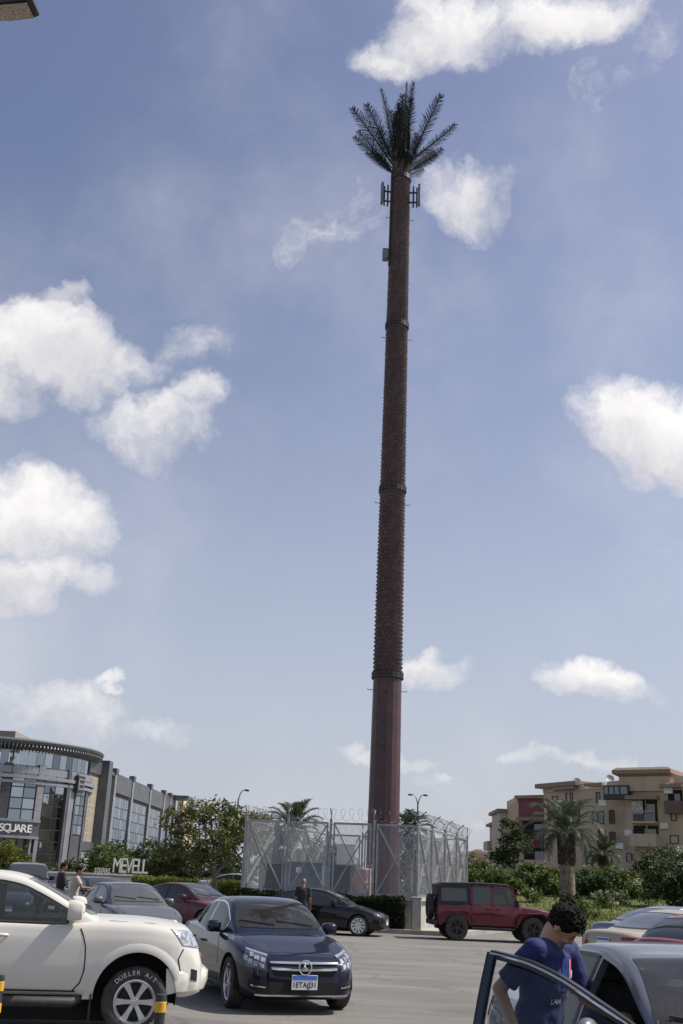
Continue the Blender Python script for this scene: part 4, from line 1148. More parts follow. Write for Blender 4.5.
CRIM = paint('crimson paint', (0.17, 0.010, 0.028), .35, dust=.05)
NAVY = paint('dark navy paint', (0.016, 0.024, 0.05), .3, dust=.04)
SILV = paint('silver paint', (0.42, 0.43, 0.44), .35, dust=.08, metal=.4)
far_car('charcoal grey sedan with dusty windscreen behind the white SUV bonnet', 127, 28.5, -62, CHAR, wglass=GLASSD, hollow=False)
far_car('maroon sedan parked behind the charcoal and midnight blue sedans', 191, 36.5, -38, MAROON)
far_car('black sedan with silver wheels in front of the fenced mast, dark-shirted man at its side', 332, 38.6, -13, JET, X=-.05, L=4.62, H=1.43, spokes=10, wstyle='mono', rim=.235)
far_car('blue-grey sedan, its tail nearest the thick palm trunk', 588, 28.3, 24, STEEL, X=9.05, H=1.44)
far_car('dust-filmed champagne sedan between the blue-grey sedan and the crimson hatchback', 594, 22.8, 27, GOLD, X=7.55, glass=GLASSD, H=1.43)
far_car('crimson hatchback at the right edge beyond the grey sedan roof', 640, 18.2, 24, CRIM, X=7.00, kind='hatch', L=4.3, H=1.50, wb=2.6, fo=.8)
far_car('black SUV facing us before the mall entrance, leftmost in the far row', 24, 44, -76, JET, cat='SUV', kind='suv', H=1.78, W=1.88, L=4.8, R=.36, z=.10)
far_car('dark sedan in the far row, half behind the two men', 47, 48, -70, CHAR, z=.12, skipdetail=True)
far_car('dark navy sedan with glinting windscreen below the low letter wall', 98, 40, -58, NAVY, z=.05)
far_car('navy car nose just peeping over the white SUV roof', 2, 37, -70, NAVY, skipdetail=True)
far_car('silver car beyond the green hedge beside the fenced mast', 243, 60, -20, SILV, z=.42, skipdetail=True)
far_car('dark car parked beyond the hedge, just left of the silver one', 231, 66, -20, NAVY, z=.38, skipdetail=True)
far_car('pale car passing beyond the lawn at far right', 652, 84, 4, SILV, z=-.02 + .62, skipdetail=True)

# ------------------------------------------------------------------ people
def cap(mb, a, ra, b, rb, flat=False, n=14):
    a, b = V(a), V(b); d = (b - a)
    L = d.length; d.normalize()
    k = 8; pts = [a + (b - a) * i / k for i in range(k + 1)]; rs = [ra + (rb - ra) * i / k for i in range(k + 1)]
    mb.tube(pts, rs, n)
    if not flat:
        mb.ell(a, (ra,) * 3, n, 8); mb.ell(b, (rb,) * 3, n, 8)
def loft(mb, secs, n=20):
    """secs: (centre, rx, ry, axis x) closed elliptic loft"""
    vs = []
    for i, (c, rx, ry, ax) in enumerate(secs):
        c = V(c); t = (V(secs[min(i + 1, len(secs) - 1)][0]) - V(secs[max(i - 1, 0)][0])).normalized()
        x = V(ax); x = (x - t * x.dot(t)).normalized(); y = t.cross(x)
        for j in range(n):
            a = 2 * PI * j / n; vs.append(c + x * (rx * math.cos(a)) + y * (ry * math.sin(a)))
    k = len(secs)
    mb.add(vs, [(i * n + j, i * n + (j + 1) % n, (i + 1) * n + (j + 1) % n, (i + 1) * n + j) for i in range(k - 1) for j in range(n)] + [tuple(range(n - 1, -1, -1)), tuple(range((k - 1) * n, k * n))])
SKIN = mat('skin', (0.42, 0.25, 0.165), 0.55, var=0.10, vscale=9, bump=.05, bscale=60)
SKIND = mat('tanned skin', (0.22, 0.125, 0.085), 0.55, var=0.10, vscale=9)
HAIR = mat('black hair', (0.010, 0.009, 0.008), 0.75, var=0.5, vscale=60, spec=.15, bump=.8, bscale=160)
DENIM = mat('dark denim', (0.03, 0.035, 0.055), 0.85, var=.2, vscale=30)
SHOE = mat('dark shoes', (0.02, 0.02, 0.02), .6)
def cloth(name, base, folds=.6, scale=7.0):
    if name in MATS: return MATS[name]
    m = mat(name, base, .85, var=.14, vscale=10, bump=folds, bscale=scale)
    m.node_tree.nodes['Principled BSDF'].inputs['Sheen Weight'].default_value = .03
    return m
def hand(mb, w, d, palm, curl=.5, thumb=1, k=1.0, r=.0085):
    """w wrist, d direction of the hand, palm: direction the palm faces"""
    w = V(w); d = V(d).normalized(); pn = V(palm); pn = (pn - d * pn.dot(d)).normalized(); s = d.cross(pn) * thumb
    loft(mb, [(w, .026 * k, .019 * k, s), (w + d * .03 * k, .034 * k, .016 * k, s), (w + d * .07 * k, .041 * k, .014 * k, s), (w + d * .095 * k, .040 * k, .012 * k, s)], 12)
    for i, ln in enumerate((.068, .078, .072, .056)):
        b = w + d * .085 * k + s * ((.030 - .020 * i) * k); a = 0; p = b; q = d
        for j, seg in enumerate((.42, .33, .25)):
            a += curl * (.45, .75, .6)[j]
            q = (d * math.cos(a) + pn * math.sin(a)).normalized(); e = p + q * (ln * seg * k); rr = r * (1 - .10 * j) * k
            cap(mb, p, rr, e, rr * .92, n=8); p = e
    b = w + d * .025 * k + s * .028 * k; q = (d * .72 + s * .62 + pn * .25).normalized(); e = b + q * .042 * k
    cap(mb, b, .0125 * k, e, .0105 * k, n=8); q2 = (d * .9 + s * .18 + pn * .35).normalized(); cap(mb, e, .0105 * k, e + q2 * .032 * k, .0085 * k, n=8)
def person(label, J, face, shirt, trousers, loc=(0, 0, 0), rz=0, skin=SKIN, hair=True, voxel=.012, sleeve=.8, group=None, hairmat=HAIR, fem=1.0, hands=None, curly=False):
    r = thing('person', label, 'person', loc, rz, group)
    f = V(face).normalized(); up = V(J.get('headup', (0, 0, 1))); up = (up - f * up.dot(f)).normalized(); sd = up.cross(f)   # sd: the person's left
    q = Matrix((sd, f, up)).transposed()
    hc = V(J['head'])
    b = MB()
    b.ell(hc + up * .028, (.075, .094, .098), 20, 14, q); b.ell(hc + f * .025 - up * .045, (.056, .068, .070), 16, 10, q); b.ell(hc + f * .055 - up * .088, (.026, .026, .022), 12, 8, q)
    b.ell(hc + f * .096 - up * .022, (.013, .020, .016), 10, 6, q); cap(b, hc + f * .088 + up * .02, .009, hc + f * .102 - up * .018, .012, n=8)
    b.ell(hc + f * .083 - up * .063, (.024, .012, .008), 10, 6, q)
    for s in (-1, 1):
        b.ell(hc + sd * s * .076 - f * .012 - up * .008, (.010, .018, .031), 10, 8, q); b.ell(hc + sd * s * .034 + f * .070 - up * .028, (.022, .02, .018), 10, 6, q)
    cap(b, hc - up * .06 - f * .015, .054, J['neck'], .060)
    ch, pv = V(J['chest']), V(J['pelvis'])
    ax = (V(J['shl']) - V(J['shr'])).normalized()
    loft(b, [(J['neck'], .06, .055, ax), (V(J['neck']).lerp(ch, .35), .155 * fem, .085, ax), (ch, .165 * fem, .105, ax), (ch.lerp(pv, .5), .14 * fem, .095, ax), (ch.lerp(pv, .85), .158, .105, ax), (pv, .165, .11, ax), (pv - (ch - pv).normalized() * .09, .13, .10, ax)])
    for s in ('l', 'r'):
        cap(b, J['sh' + s], .052, J['el' + s], .040); cap(b, J['el' + s], .040, J['wr' + s], .027)
        cap(b, V(J['neck']).lerp(ch, .25), .06, J['sh' + s], .055)
        hd = (hands or {}).get(s)
        d = V(J['wr' + s]) - V(J['el' + s])
        hand(b, J['wr' + s], hd[0] if hd else d, hd[1] if hd else (-f if abs(d.normalized().dot(f)) < .8 else V((0, 0, -1))), hd[2] if hd else .6, 1 if s == 'r' else -1)
        cap(b, J['hip' + s], .082, J['kn' + s], .056); cap(b, J['kn' + s], .054, J['an' + s], .036)
        an = V(J['an' + s]); ff = V((f.x, f.y, 0)).normalized()
        cap(b, an - V((0, 0, .03)), .038, an + ff * .13 - V((0, 0, .045)), .030)
    link('body', remeshed(b, voxel, 5), skin, r, smooth=180)
    # clothes, a little outside the body
    t = MB(); e = .014
    ck = V(J['neck']) - (V(J['neck']) - ch).normalized() * .035
    loft(t, [(ck, .068 + e, .064 + e, ax), (V(J['neck']).lerp(ch, .35), .160 * fem + e, .092 + e, ax), (ch, .172 * fem + e, .112 + e, ax), (ch.lerp(pv, .5), .150 * fem + e, .108 + e, ax), (ch.lerp(pv, .85), .166 + e, .116 + e, ax), (pv, .172 + e, .120 + e, ax), (pv - (ch - pv).normalized() * .06, .172 + e, .122 + e, ax)])
    for s in ('l', 'r'):
        cap(t, ck.lerp(ch, .18), .065 + e, J['sh' + s], .058 + e)
        k = V(J['sh' + s]).lerp(V(J['el' + s]), min(sleeve, 1.0)); t.ell(J['sh' + s], (.060 + e,) * 3, 14, 8)
        cap(t, J['sh' + s], .058 + e, k, .052 + e, flat=True)
        if sleeve > 1:
            t.ell(k, (.048 + e,) * 3, 14, 8); cap(t, k, .046 + e, V(J['el' + s]).lerp(V(J['wr' + s]), sleeve - 1), .033 + e, flat=True)
    sme = remeshed(t, voxel, 4)
    for v in (sme.vertices if voxel < .01 else ()):      # creases in the cloth
        c = v.co; k = noise.noise(V((c.x * 5 + c.z * 4, c.y * 6, c.z * 11 - c.x * 7))) + .6 * noise.noise(V((c.x * 13 - c.z * 9, c.y * 12, c.z * 20)))
        v.co = c + v.normal * (.009 * max(-.5, k) * (1.3 - 1.0 * min(max((c.z - 1.1) * 3, 0), .6)))
    sme.update()
    sh_ = link('shirt', sme, shirt, r, smooth=180)
    t = MB(); e = .012
    loft(t, [(pv + (ch - pv).normalized() * .05, .168 + e, .112 + e, ax), (pv, .172 + e, .118 + e, ax), (pv - (ch - pv).normalized() * .10, .16 + e, .115 + e, ax)])
    for s in ('l', 'r'):
        cap(t, J['hip' + s], .088 + e, J['kn' + s], .064 + e); cap(t, J['kn' + s], .062 + e, V(J['an' + s]) + V((0, 0, .02)), .052 + e, flat=True)
    link('trousers', remeshed(t, voxel, 4), trousers, r, smooth=180)
    for s in ('l', 'r'):
        an = V(J['an' + s]); ff = V((f.x, f.y, 0)).normalized(); t = MB()
        cap(t, V((an.x, an.y, .055)) - ff * .03, .047, V((an.x, an.y, .045)) + ff * .14, .042); me = remeshed(t, voxel, 3)
        for v in me.vertices: v.co.z = max(v.co.z, .004)
        link('shoe', me, SHOE, r, smooth=180)
    if hair:
        t = MB()
        if curly:
            rn = random.Random(3)
            for i in range(1000):
                a = rn.uniform(-1, 1); ph = rn.uniform(0, 2 * PI); st = math.sqrt(1 - a * a)
                d = V((st * math.cos(ph), st * math.sin(ph), a))
                if d.z < -.15 and d.y > -.2: continue
                if d.z < .28 and d.y > .45: continue
                if d.z < -.55: continue
                k = rn.uniform(1.0, 1.15) if d.z > 0 else rn.uniform(.96, 1.04)
                p = hc + up * .030 + q @ V((d.x * .084 * k, d.y * .100 * k, d.z * .105 * k)); rr = rn.uniform(.005, .011)
                t.ell(p, (rr, rr, rr * .8), 6, 5)
            t.ell(hc + up * .040 - f * .010, (.082, .098, .098), 18, 12, q)
            me = remeshed(t, .0045, 1, .3)
        else:
            rn = random.Random(5)
            t.ell(hc + up * .045 - f * .014, (.082, .096, .092), 18, 12, q); t.ell(hc - f * .05 + up * .0, (.068, .055, .07), 14, 10, q)
            for i in range(60):
                d = V((rn.uniform(-1, 1), rn.uniform(-1, .6), rn.uniform(.1, 1))).normalized(); t.ell(hc + up * .04 - f * .012 + q @ V((d.x * .08, d.y * .095, d.z * .093)), (.016,) * 3, 6, 5)
            me = remeshed(t, .008, 2)
        link('hair', me, hairmat, r, smooth=180)
    for s in (-1, 1):
        ey = MB(); ey.ell(hc + sd * s * .031 + f * .086 + up * .004, (.011, .004, .0045), 10, 6, q); ey.build('eye', mat('eye', (.03, .022, .018), .2), r, smooth=60)
        eb = MB(); eb.ell(hc + sd * s * .034 + f * .089 + up * .026, (.017, .004, .0035), 10, 6, q); eb.build('eyebrow', hairmat, r, smooth=60)
    return r, sh_
def standing(head=1.64, arms='down', lean=0.0, **o):
    J = dict(head=(0, lean + .04, head), neck=(0, lean * .8, head - .15), chest=(0, lean * .5, head - .36), pevlis=0)
    J.pop('pevlis')
    J.update(pelvis=(0, 0, head - .70), shl=(-.175, lean * .7, head - .20), shr=(.175, lean * .7, head - .20), hipl=(-.09, 0, head - .75), hipr=(.09, 0, head - .75),
        knl=(-.10, .03, .48), knr=(.10, .02, .48), anl=(-.11, -.02, .08), anr=(.11, -.03, .08))
    if arms == 'down': J.update(ell=(-.235, lean * .7 - .02, head - .50), elr=(.235, lean * .7 - .02, head - .50), wrl=(-.25, lean * .7 + .08, head - .74), wrr=(.25, lean * .7 + .08, head - .74))
    if arms == 'phone': J.update(ell=(-.22, .06, head - .47), elr=(.22, .06, head - .47), wrl=(-.07, .27, head - .36), wrr=(.10, .24, head - .40))
    if arms == 'reach': J.update(ell=(-.24, .12, head - .44), elr=(.23, .18, head - .42), wrl=(-.24, .34, head - .46), wrr=(.20, .44, head - .42))
    J.update(o)
    return J
NAVYS = cloth('navy shirt cloth', (0.010, 0.018, 0.095), 1.0)
BEIGES = cloth('beige shirt cloth', (0.40, 0.36, 0.30), .5)
BLACKS = cloth('black shirt cloth', (0.015, 0.015, 0.018), .5)
# the young man leaning into the grey sedan: local frame has +Y where he faces
def leaning_man():
    base = V((1.31, 6.80, 0)); rz = math.radians(-124)
    J = dict(head=(.0, .125, 1.485), headup=(.05, .66, .75), neck=(0, .045, 1.40), chest=(0, .02, 1.215), pelvis=(0, -.045, .92),
        shl=(-.18, .085, 1.335), shr=(.185, .03, 1.345), ell=(-.22, .17, 1.08), wrl=(-.13, .36, 1.02), elr=(.235, -.175, 1.13), wrr=(.235, -.07, .92),
        hipl=(-.09, -.06, .86), hipr=(.09, -.06, .86), knl=(-.10, .0, .47), knr=(.10, -.02, .47), anl=(-.12, -.10, .08), anr=(.11, -.12, .08))
    hands = dict(r=((0, .35, -1), (-.8, .4, 0), .55), l=((.3, 1, .1), (0, .3, -1), .7))
    r, s = person('young curly-haired man in a navy printed shirt, bending at the open grey sedan door', J, (-.28, .60, -.78), NAVYS, DENIM, base, rz, voxel=.008, sleeve=.80, curly=True, hands=hands)
    # chest print: a red and white stripe on the left breast, a line of lettering, red trim on the hip
    me = s.data; bv = BVHTree.FromPolygons([v.co for v in me.vertices], [tuple(p.vertices) for p in me.polygons])
    def on(a, b, c, d, nm, m, dr=(1, -1, 0), off=.003):
        dv = V(dr).normalized()
        patch(bv, quad(*[V(p) - dv * 1.0 for p in (a, b, c, d)], nu=6, nv=8), dv, off, .004).build(nm, m, s, smooth=60)
    RP = mat('red print', (.55, .03, .03), .6); WP = mat('white print', (.75, .75, .75), .6); BP = mat('bright blue print', (.016, .035, .17), .6)
    fd = (0, -1, 0)
    on((-.10, .1, 1.30), (-.05, .1, 1.30), (-.05, .1, 1.10), (-.10, .1, 1.10), 'red_stripe', RP, fd, .004)
    on((-.05, .1, 1.30), (-.042, .1, 1.30), (-.042, .1, 1.10), (-.05, .1, 1.10), 'white_stripe', WP, fd, .005)
    on((-.085, .1, 1.24), (-.065, .1, 1.24), (-.065, .1, 1.20), (-.085, .1, 1.20), 'white_mark', WP, fd, .006)
    on((-.04, .1, 1.31), (.04, .1, 1.31), (.04, .1, 1.13), (-.04, .1, 1.13), 'blue_panel', BP, fd)
    t = MB(); x = text_mesh('LAM', .042, .0, True); dv = V((-.5, -1, 0)).normalized(); o = V((.06, .1, 1.075)); sx = V((-1, -.75, 0)).normalized() * -1
    sx = V((0, 0, 1)).cross(-dv).normalized()
    vs = []
    for v in x.vertices:
        p = o + sx * v.co.x + V((0, 0, v.co.y)) - dv
        h, n, _, _ = bv.ray_cast(p, dv); vs.append((h if h else p + dv) - dv * .004)
    t.add(vs, [tuple(p.vertices) for p in x.polygons]); t.build('shirt_lettering', WP, s, recalc=False)
    ph = None
    return r
leaning_man()
p = at(303, 900, 37.2); DK = mat('grey hair', (.10, .095, .09), .6, var=.3, vscale=40)
person('bald man in a dark shirt standing with his back to us at the black sedan', standing(1.60), (.15, 1, -.12), BLACKS, DENIM, (p.x, 37.0, 0), 0, hair=False, skin=SKIND)
p = at(79, 880, 30.5); person('man in a beige T-shirt reaching for the charcoal sedan window', standing(1.66, 'reach', .05), (.1, .9, -.30), BEIGES, DENIM, (p.x, 30.0, 0), math.radians(-70), skin=SKIND, sleeve=.7)
p = at(61, 880, 33); person('man with a dark cap and black top standing behind the white SUV bonnet line', standing(1.74, 'phone'), (.2, .9, -.25), BLACKS, DENIM, (p.x, 33, 0), math.radians(-60), skin=SKIND, sleeve=1.6)

# ------------------------------------------------------------------ striped bollards
YEL = mat('safety yellow', (.62, .36, .02), .5, var=.12, vscale=20); BLK = mat('bollard black', (.02, .02, .022), .5, var=.3)
def bollard(xy, label):
    h = .70; r0 = .047
    t = thing('bollard', label, 'bollard', (xy[0], xy[1], 0), 0, 'striped bollards')
    m = MB(); m.lathe([(.13, 0), (.13, .015), (.07, .022), (r0, .03), (r0, h - .015), (r0 * .9, h), (.0001, h + .004)], 24); m.build('post', BLK, t, smooth=40)
    for i in range(4):
        z = h - .14 - i * .19; m = MB(); m.lathe([(r0 + .001, z), (r0 + .004, z + .003), (r0 + .004, z + .082), (r0 + .001, z + .085)], 24); m.build('yellow_band', YEL, t, smooth=40)
p = at(162, 988, 10.0); bollard((p.x, 10.0), 'black and yellow bollard standing before the white SUV front wheel')
p = at(1.0, 968, 11.1); bollard((p.x, 11.1), 'black and yellow bollard at the left edge by the SUV door')

# ------------------------------------------------------------------ pavement, hedge, lawn
PAVE = mat('beige paving', (0.36, 0.33, 0.28), .85, var=.12, vscale=1.6, world=True, bump=.2, bscale=14)
KERB = mat('kerb stone', (0.30, 0.285, 0.26), .85, var=.18, vscale=2.5, world=True)
CONC = mat('plinth concrete', (0.34, 0.325, 0.30), .85, var=.2, vscale=2.0, world=True, bump=.2)
def slab(name, poly, z0, z1, m, kind='structure'):
    b = MB(); b.prism(poly, z0, z1, lambda p, t: (p[0], p[1], t)); return tag(b.build(name, m), kind=kind)
slab('pavement', [(-9.5, 42.3), (4.3, 40.6), (4.9, 41.2), (12.0, 57), (-9.5, 58)], .0, .13, PAVE)
k = MB(); kp = [(-9.5, 42.15), (4.35, 40.45), (5.05, 41.1), (12.15, 57)]
for a, b in zip(kp, kp[1:]): k.bar((a[0], a[1], .075), (b[0], b[1], .075), .16, .15)
tag(k.build('kerb', KERB), kind='structure')
# raised planted ground round the cage, and the lawn rising on the right
def terrain(name, x0, x1, y0, y1, fn, m, nx=50, ny=40):
    b = MB(); vs = [(x0 + (x1 - x0) * i / nx, y0 + (y1 - y0) * j / ny) for j in range(ny + 1) for i in range(nx + 1)]
    b.add([(x, y, fn(x, y)) for x, y in vs], [(j * (nx + 1) + i, j * (nx + 1) + i + 1, (j + 1) * (nx + 1) + i + 1, (j + 1) * (nx + 1) + i) for j in range(ny) for i in range(nx)])
    return tag(b.build(name, m, smooth=180), kind='structure')
LAWN = mat('lawn turf', (0.085, 0.11, 0.022), .9, base2=(0.14, 0.145, 0.05), vscale=.35, world=True, bump=.6, bscale=9)
def sstep(a, b, x):
    t = min(max((x - a) / (b - a), 0), 1); return t * t * (3 - 2 * t)
def lawn_z(x, y):
    return -.05 + .55 * sstep(45, 52, y) + 1.0 * sstep(51, 72, y) + .05 * math.sin(x * .7) * math.sin(y * .5) * sstep(46, 60, y)
terrain('lawn', 7.5, 75, 44.5, 100, lawn_z, LAWN)
def left_z(x, y): return -.04 + .42 * sstep(50, 60, y)
terrain('planted_ground', -45, -4, 49.5, 120, left_z, mat('dusty ground', (0.27, 0.24, 0.19), .9, base2=(.17, .16, .11), vscale=.4, world=True))
# grass blades over the lawn
GRASS = leafmat('grass blades', (0.075, 0.10, 0.020), (0.115, 0.14, 0.034), (0.17, 0.18, 0.06), trans=.3)
def tufts(name, n, fn, m, area, h=(.10, .28), seed=1):
    rn = random.Random(seed); vs = []; fs = []
    for _ in range(n):
        x, y = area(rn); z = fn(x, y); a = rn.uniform(0, PI); hh = rn.uniform(*h); w = .012 + .02 * rn.random(); lx, ly = rn.gauss(0, .35) * hh, rn.gauss(0, .35) * hh
        o = len(vs); dx, dy = math.cos(a) * w, math.sin(a) * w
        vs += [(x - dx, y - dy, z - .01), (x + dx, y + dy, z - .01), (x + lx, y + ly, z + hh)]; fs.append((o, o + 1, o + 2))
    me = bpy.data.meshes.new(name); me.from_pydata(vs, [], fs); me.update(); return link(name, me, m)
def la(rn):
    y = 45 + 45 * rn.random() ** 1.6; x = 8 + (y * .34 - 6) * rn.random() + 1; return x, y
tag(tufts('grass', 40000, lawn_z, GRASS, la, h=(.04, .13)), 'sunlit green grass on the rising lawn behind the red jeep', 'grass', kind='stuff')

# ------------------------------------------------------------------ foliage
def leafcloud(blobs, n, size, seed=0, droop=.2, shell=.55, elong=1.7):
    """n leaf faces spread through ellipsoid blobs (c, r), thick near their skin with gaps"""
    rn = random.Random(seed); vs = []; fs = []
    vol = [b[1][0] * b[1][1] * b[1][2] for b in blobs]; tot = sum(v ** .7 for v in vol)
    for b, v in zip(blobs, vol):
        c, r = b
        k = int(n * v ** .7 / tot)
        # twig clumps inside the blob
        cl = []
        for _ in range(max(4, k // 26)):
            d = V((rn.gauss(0, 1), rn.gauss(0, 1), rn.gauss(0, 1))).normalized(); q = shell + (1 - shell) * rn.random() ** .6 if rn.random() < .8 else rn.random()
            cl.append((V((d.x * r[0], d.y * r[1], d.z * r[2])) * q, rn.uniform(.09, .24) * (r[0] * r[1] * r[2]) ** (1 / 3) + size * .6))
        for i in range(k):
            cc, cr = cl[rn.randrange(len(cl))]
            p = V(c) + cc + V((rn.gauss(0, 1), rn.gauss(0, 1), rn.gauss(0, .7))) * cr * .6
            s = size * rn.uniform(.55, 1.25)
            u = V((rn.gauss(0, 1), rn.gauss(0, 1), rn.gauss(-droop, .6))).normalized(); w = u.cross(V((rn.gauss(0, .6), rn.gauss(0, .6), 1))).normalized()
            o = len(vs); vs += [p, p + u * s * .5 * elong + w * s * .38, p + u * s * elong, p + u * s * .5 * elong - w * s * .38]; fs.append((o, o + 1, o + 2, o + 3))
    return vs, fs
def leaf_obj(name, vs, fs, m, parent=None):
    me = bpy.data.meshes.new(name); me.from_pydata([tuple(v) for v in vs], [], fs); me.update(); return link(name, me, m, parent)
BARK = mat('tree bark', (0.12, 0.095, 0.07), .9, var=.35, vscale=7, bump=.6, bscale=18)
L_OLIVE = leafmat('olive leaves', (0.030, 0.045, 0.012), (0.10, 0.115, 0.032), (0.25, 0.235, 0.09))
L_DARK = leafmat('dark leaves', (0.012, 0.026, 0.009), (0.042, 0.068, 0.022), (0.11, 0.135, 0.05))
L_MID = leafmat('mid green leaves', (0.022, 0.042, 0.010), (0.085, 0.13, 0.032), (0.20, 0.235, 0.08))
L_YEL = leafmat('yellow green leaves', (0.06, 0.085, 0.015), (0.14, 0.16, 0.03), (0.26, 0.24, 0.06))
L_PALM = leafmat('palm leaflets', (0.020, 0.036, 0.016), (0.055, 0.080, 0.040), (0.12, 0.145, 0.085), rough=.45)
L_FLOWER = leafmat('pale flowers', (.35, .33, .28), (.6, .57, .5))
def tree(label, base, trunk_h, blobs, n, leaf, m, limbs=6, seed=0, tr=.16, group=None, cat='tree', name='broadleaf_tree'):
    t = thing(name, label, cat, base, 0, group); rn = random.Random(seed + 11)
    b = MB(); top = V((rn.uniform(-.2, .2), rn.uniform(-.2, .2), trunk_h))
    b.tube([(0, 0, -.1), (0.02, 0, trunk_h * .35), V((top.x * .6, top.y * .6, trunk_h * .7)), top], [tr * 1.25, tr, tr * .85, tr * .7], 10)
    for c, r in blobs:
        c = V(c); 
        if c.z < trunk_h * .5: continue
        st = V((0, 0, trunk_h * .75)).lerp(top, rn.random()); mid = st.lerp(c, .5) + V((rn.uniform(-.2, .2), rn.uniform(-.2, .2), -.15 * rn.random()))
        b.tube([st, mid, c], [tr * .55, tr * .36, tr * .12], 7)
        for _ in range(limbs):
            d = V((rn.gauss(0, 1), rn.gauss(0, 1), rn.gauss(.2, .8))).normalized(); e = c + V((d.x * r[0], d.y * r[1], d.z * r[2])) * .85
            s0 = mid.lerp(c, rn.random()); b.tube([s0, s0.lerp(e, .5) + V((0, 0, .08)), e], [tr * .2, tr * .13, tr * .04], 5)
    b.build('trunk', BARK, t, smooth=60)
    vs, fs = leafcloud(blobs, n, leaf, seed); leaf_obj('crown', vs, fs, m, t)
    return t
def shrub(label, base, blobs, n, leaf, m, seed=0, group='shrubs behind the lawn', name='shrub', flowers=0):
    t = thing(name, label, 'shrub', base, 0, group); rn = random.Random(seed + 5)
    b = MB()
    for c, r in blobs:
        for _ in range(5):
            b.tube([(rn.uniform(-.1, .1), rn.uniform(-.1, .1), -.05), V(c) * .5 + V((rn.uniform(-.2, .2), rn.uniform(-.2, .2), 0)), V(c) + V((rn.uniform(-1, 1) * r[0] * .7, rn.uniform(-1, 1) * r[1] * .7, r[2] * .5))], [.035, .025, .008], 5)
    b.build('stem', BARK, t)
    vs, fs = leafcloud(blobs, n, leaf, seed, shell=.45); leaf_obj('foliage', vs, fs, m, t)
    if flowers:
        vs, fs = leafcloud([(V(c) + V((0, -.1, .15 * r[2])), [q * 1.02 for q in r]) for c, r in blobs], flowers, leaf * .8, seed + 3, shell=.9, elong=1.0); leaf_obj('blossom', vs, fs, L_FLOWER, t)
    return t
def hedge(label, a, b, h, w, n, leaf, m, seed=0, z=0.0, cat='hedge'):
    a, b = V((a[0], a[1], z)), V((b[0], b[1], z)); d = b - a; L = d.length; d.normalize(); s = V((-d.y, d.x, 0)); rn = random.Random(seed)
    t = thing('hedge', label, cat, a, 0)
    c = MB(); c.prism([(0, -w * .36), (L, -w * .36), (L, w * .36), (0, w * .36)], -.05, h * .86, lambda p, k: d * p[0] + s * p[1] + V((0, 0, k))); c.build('shade_core', mat('hedge twigs', (.018, .02, .012), .9), t)  # solid block, coloured near black as the shade inside the leaves
    vs = []; fs = []
    for _ in range(n):
        q = rn.random()
        if q < .45: p = (rn.random() * L, -w / 2 + rn.gauss(0, .03), rn.random() * h)
        elif q < .85: p = (rn.random() * L, rn.uniform(-.5, .5) * w, h + rn.gauss(0, .035))
        else: p = (rn.choice((0, L)) + rn.gauss(0, .03), rn.uniform(-.5, .5) * w, rn.random() * h)
        k = .05 * math.sin(p[0] * 2.3) + .035 * math.sin(p[0] * 5.1)
        P = d * p[0] + s * p[1] + V((0, 0, p[2] + k * (p[2] / h)))
        u = V((rn.gauss(0, 1), rn.gauss(0, 1), rn.gauss(.3, .8))).normalized(); v = u.cross(V((rn.gauss(0, .5), rn.gauss(0, .5), 1))).normalized(); sz = leaf * rn.uniform(.6, 1.3)
        o = len(vs); vs += [P, P + u * sz * .7 + v * sz * .4, P + u * sz * 1.5, P + u * sz * .7 - v * sz * .4]; fs.append((o, o + 1, o + 2, o + 3))
    leaf_obj('foliage', vs, fs, m, t); return t
# ------------------------------------------------------------------ palms
def frond_mesh(L, nl=34, droop=1.0, lw=.035, ll=.55, vee=.5, rach=.03, flat=False, bare=.18, tipup=0.0):
    """one frond along +X rising then drooping; leaflets both sides; returns MB with 2 slots (rachis, leaflets)"""
    rn = random.Random(int(L * 100) + nl); b = MB(); pts = []
    for i in range(15):
        t = i / 14; pts.append(V((L * (t - .16 * droop * t * t * t), 0, L * (.42 * t * (1 - tipup) - .58 * droop * t * t * t * .9))))
    b.tube(pts, [rach * (1 - .8 * i / 14) for i in range(15)], 5)
    b.cur = 1
    def P(t):
        f = t * 14; i = min(int(f), 13); return pts[i].lerp(pts[i + 1], f - i)
    for i in range(nl):
        t = bare + (1 - bare) * (i + .5) / nl; p = P(t); tg = (P(min(t + .03, 1)) - P(max(t - .03, 0))).normalized(); sd_ = V((0, 1, 0)); upv = sd_.cross(tg) * -1
        k = ll * (math.sin(PI * (.12 + .80 * (t - bare) / (1 - bare))) ** .7) * rn.uniform(.85, 1.1)
        for s in (-1, 1):
            e = (tg * .75 + sd_ * s * (.8) + upv * vee * .6 + V((0, 0, -.12 * droop)) + V((rn.gauss(0, .08), rn.gauss(0, .08), rn.gauss(0, .10)))).normalized()
            mid = p + e * k * .5; tip = p + e * k + V((0, 0, -k * .22 * droop)); q = tg * lw
            b.add([p - q * .5, p + q * .5, mid + q * .55, tip, mid - q * .45], [(0, 1, 2, 4), (4, 2, 3)])
    return b
def frond_obj(proto, parent, M4):
    o = proto.copy(); COL.objects.link(o); o.parent = parent; o.matrix_local = M4; return o
PALMBARK = mat('palm trunk', (0.17, 0.145, 0.115), .9, var=.4, vscale=5, bump=.9, bscale=16)
PALMBARKD = mat('palm boots', (0.055, 0.045, 0.035), .9, var=.4, vscale=8, bump=.9, bscale=16)
RACH = mat('frond rib', (0.10, 0.11, 0.05), .6)
_fr = {}
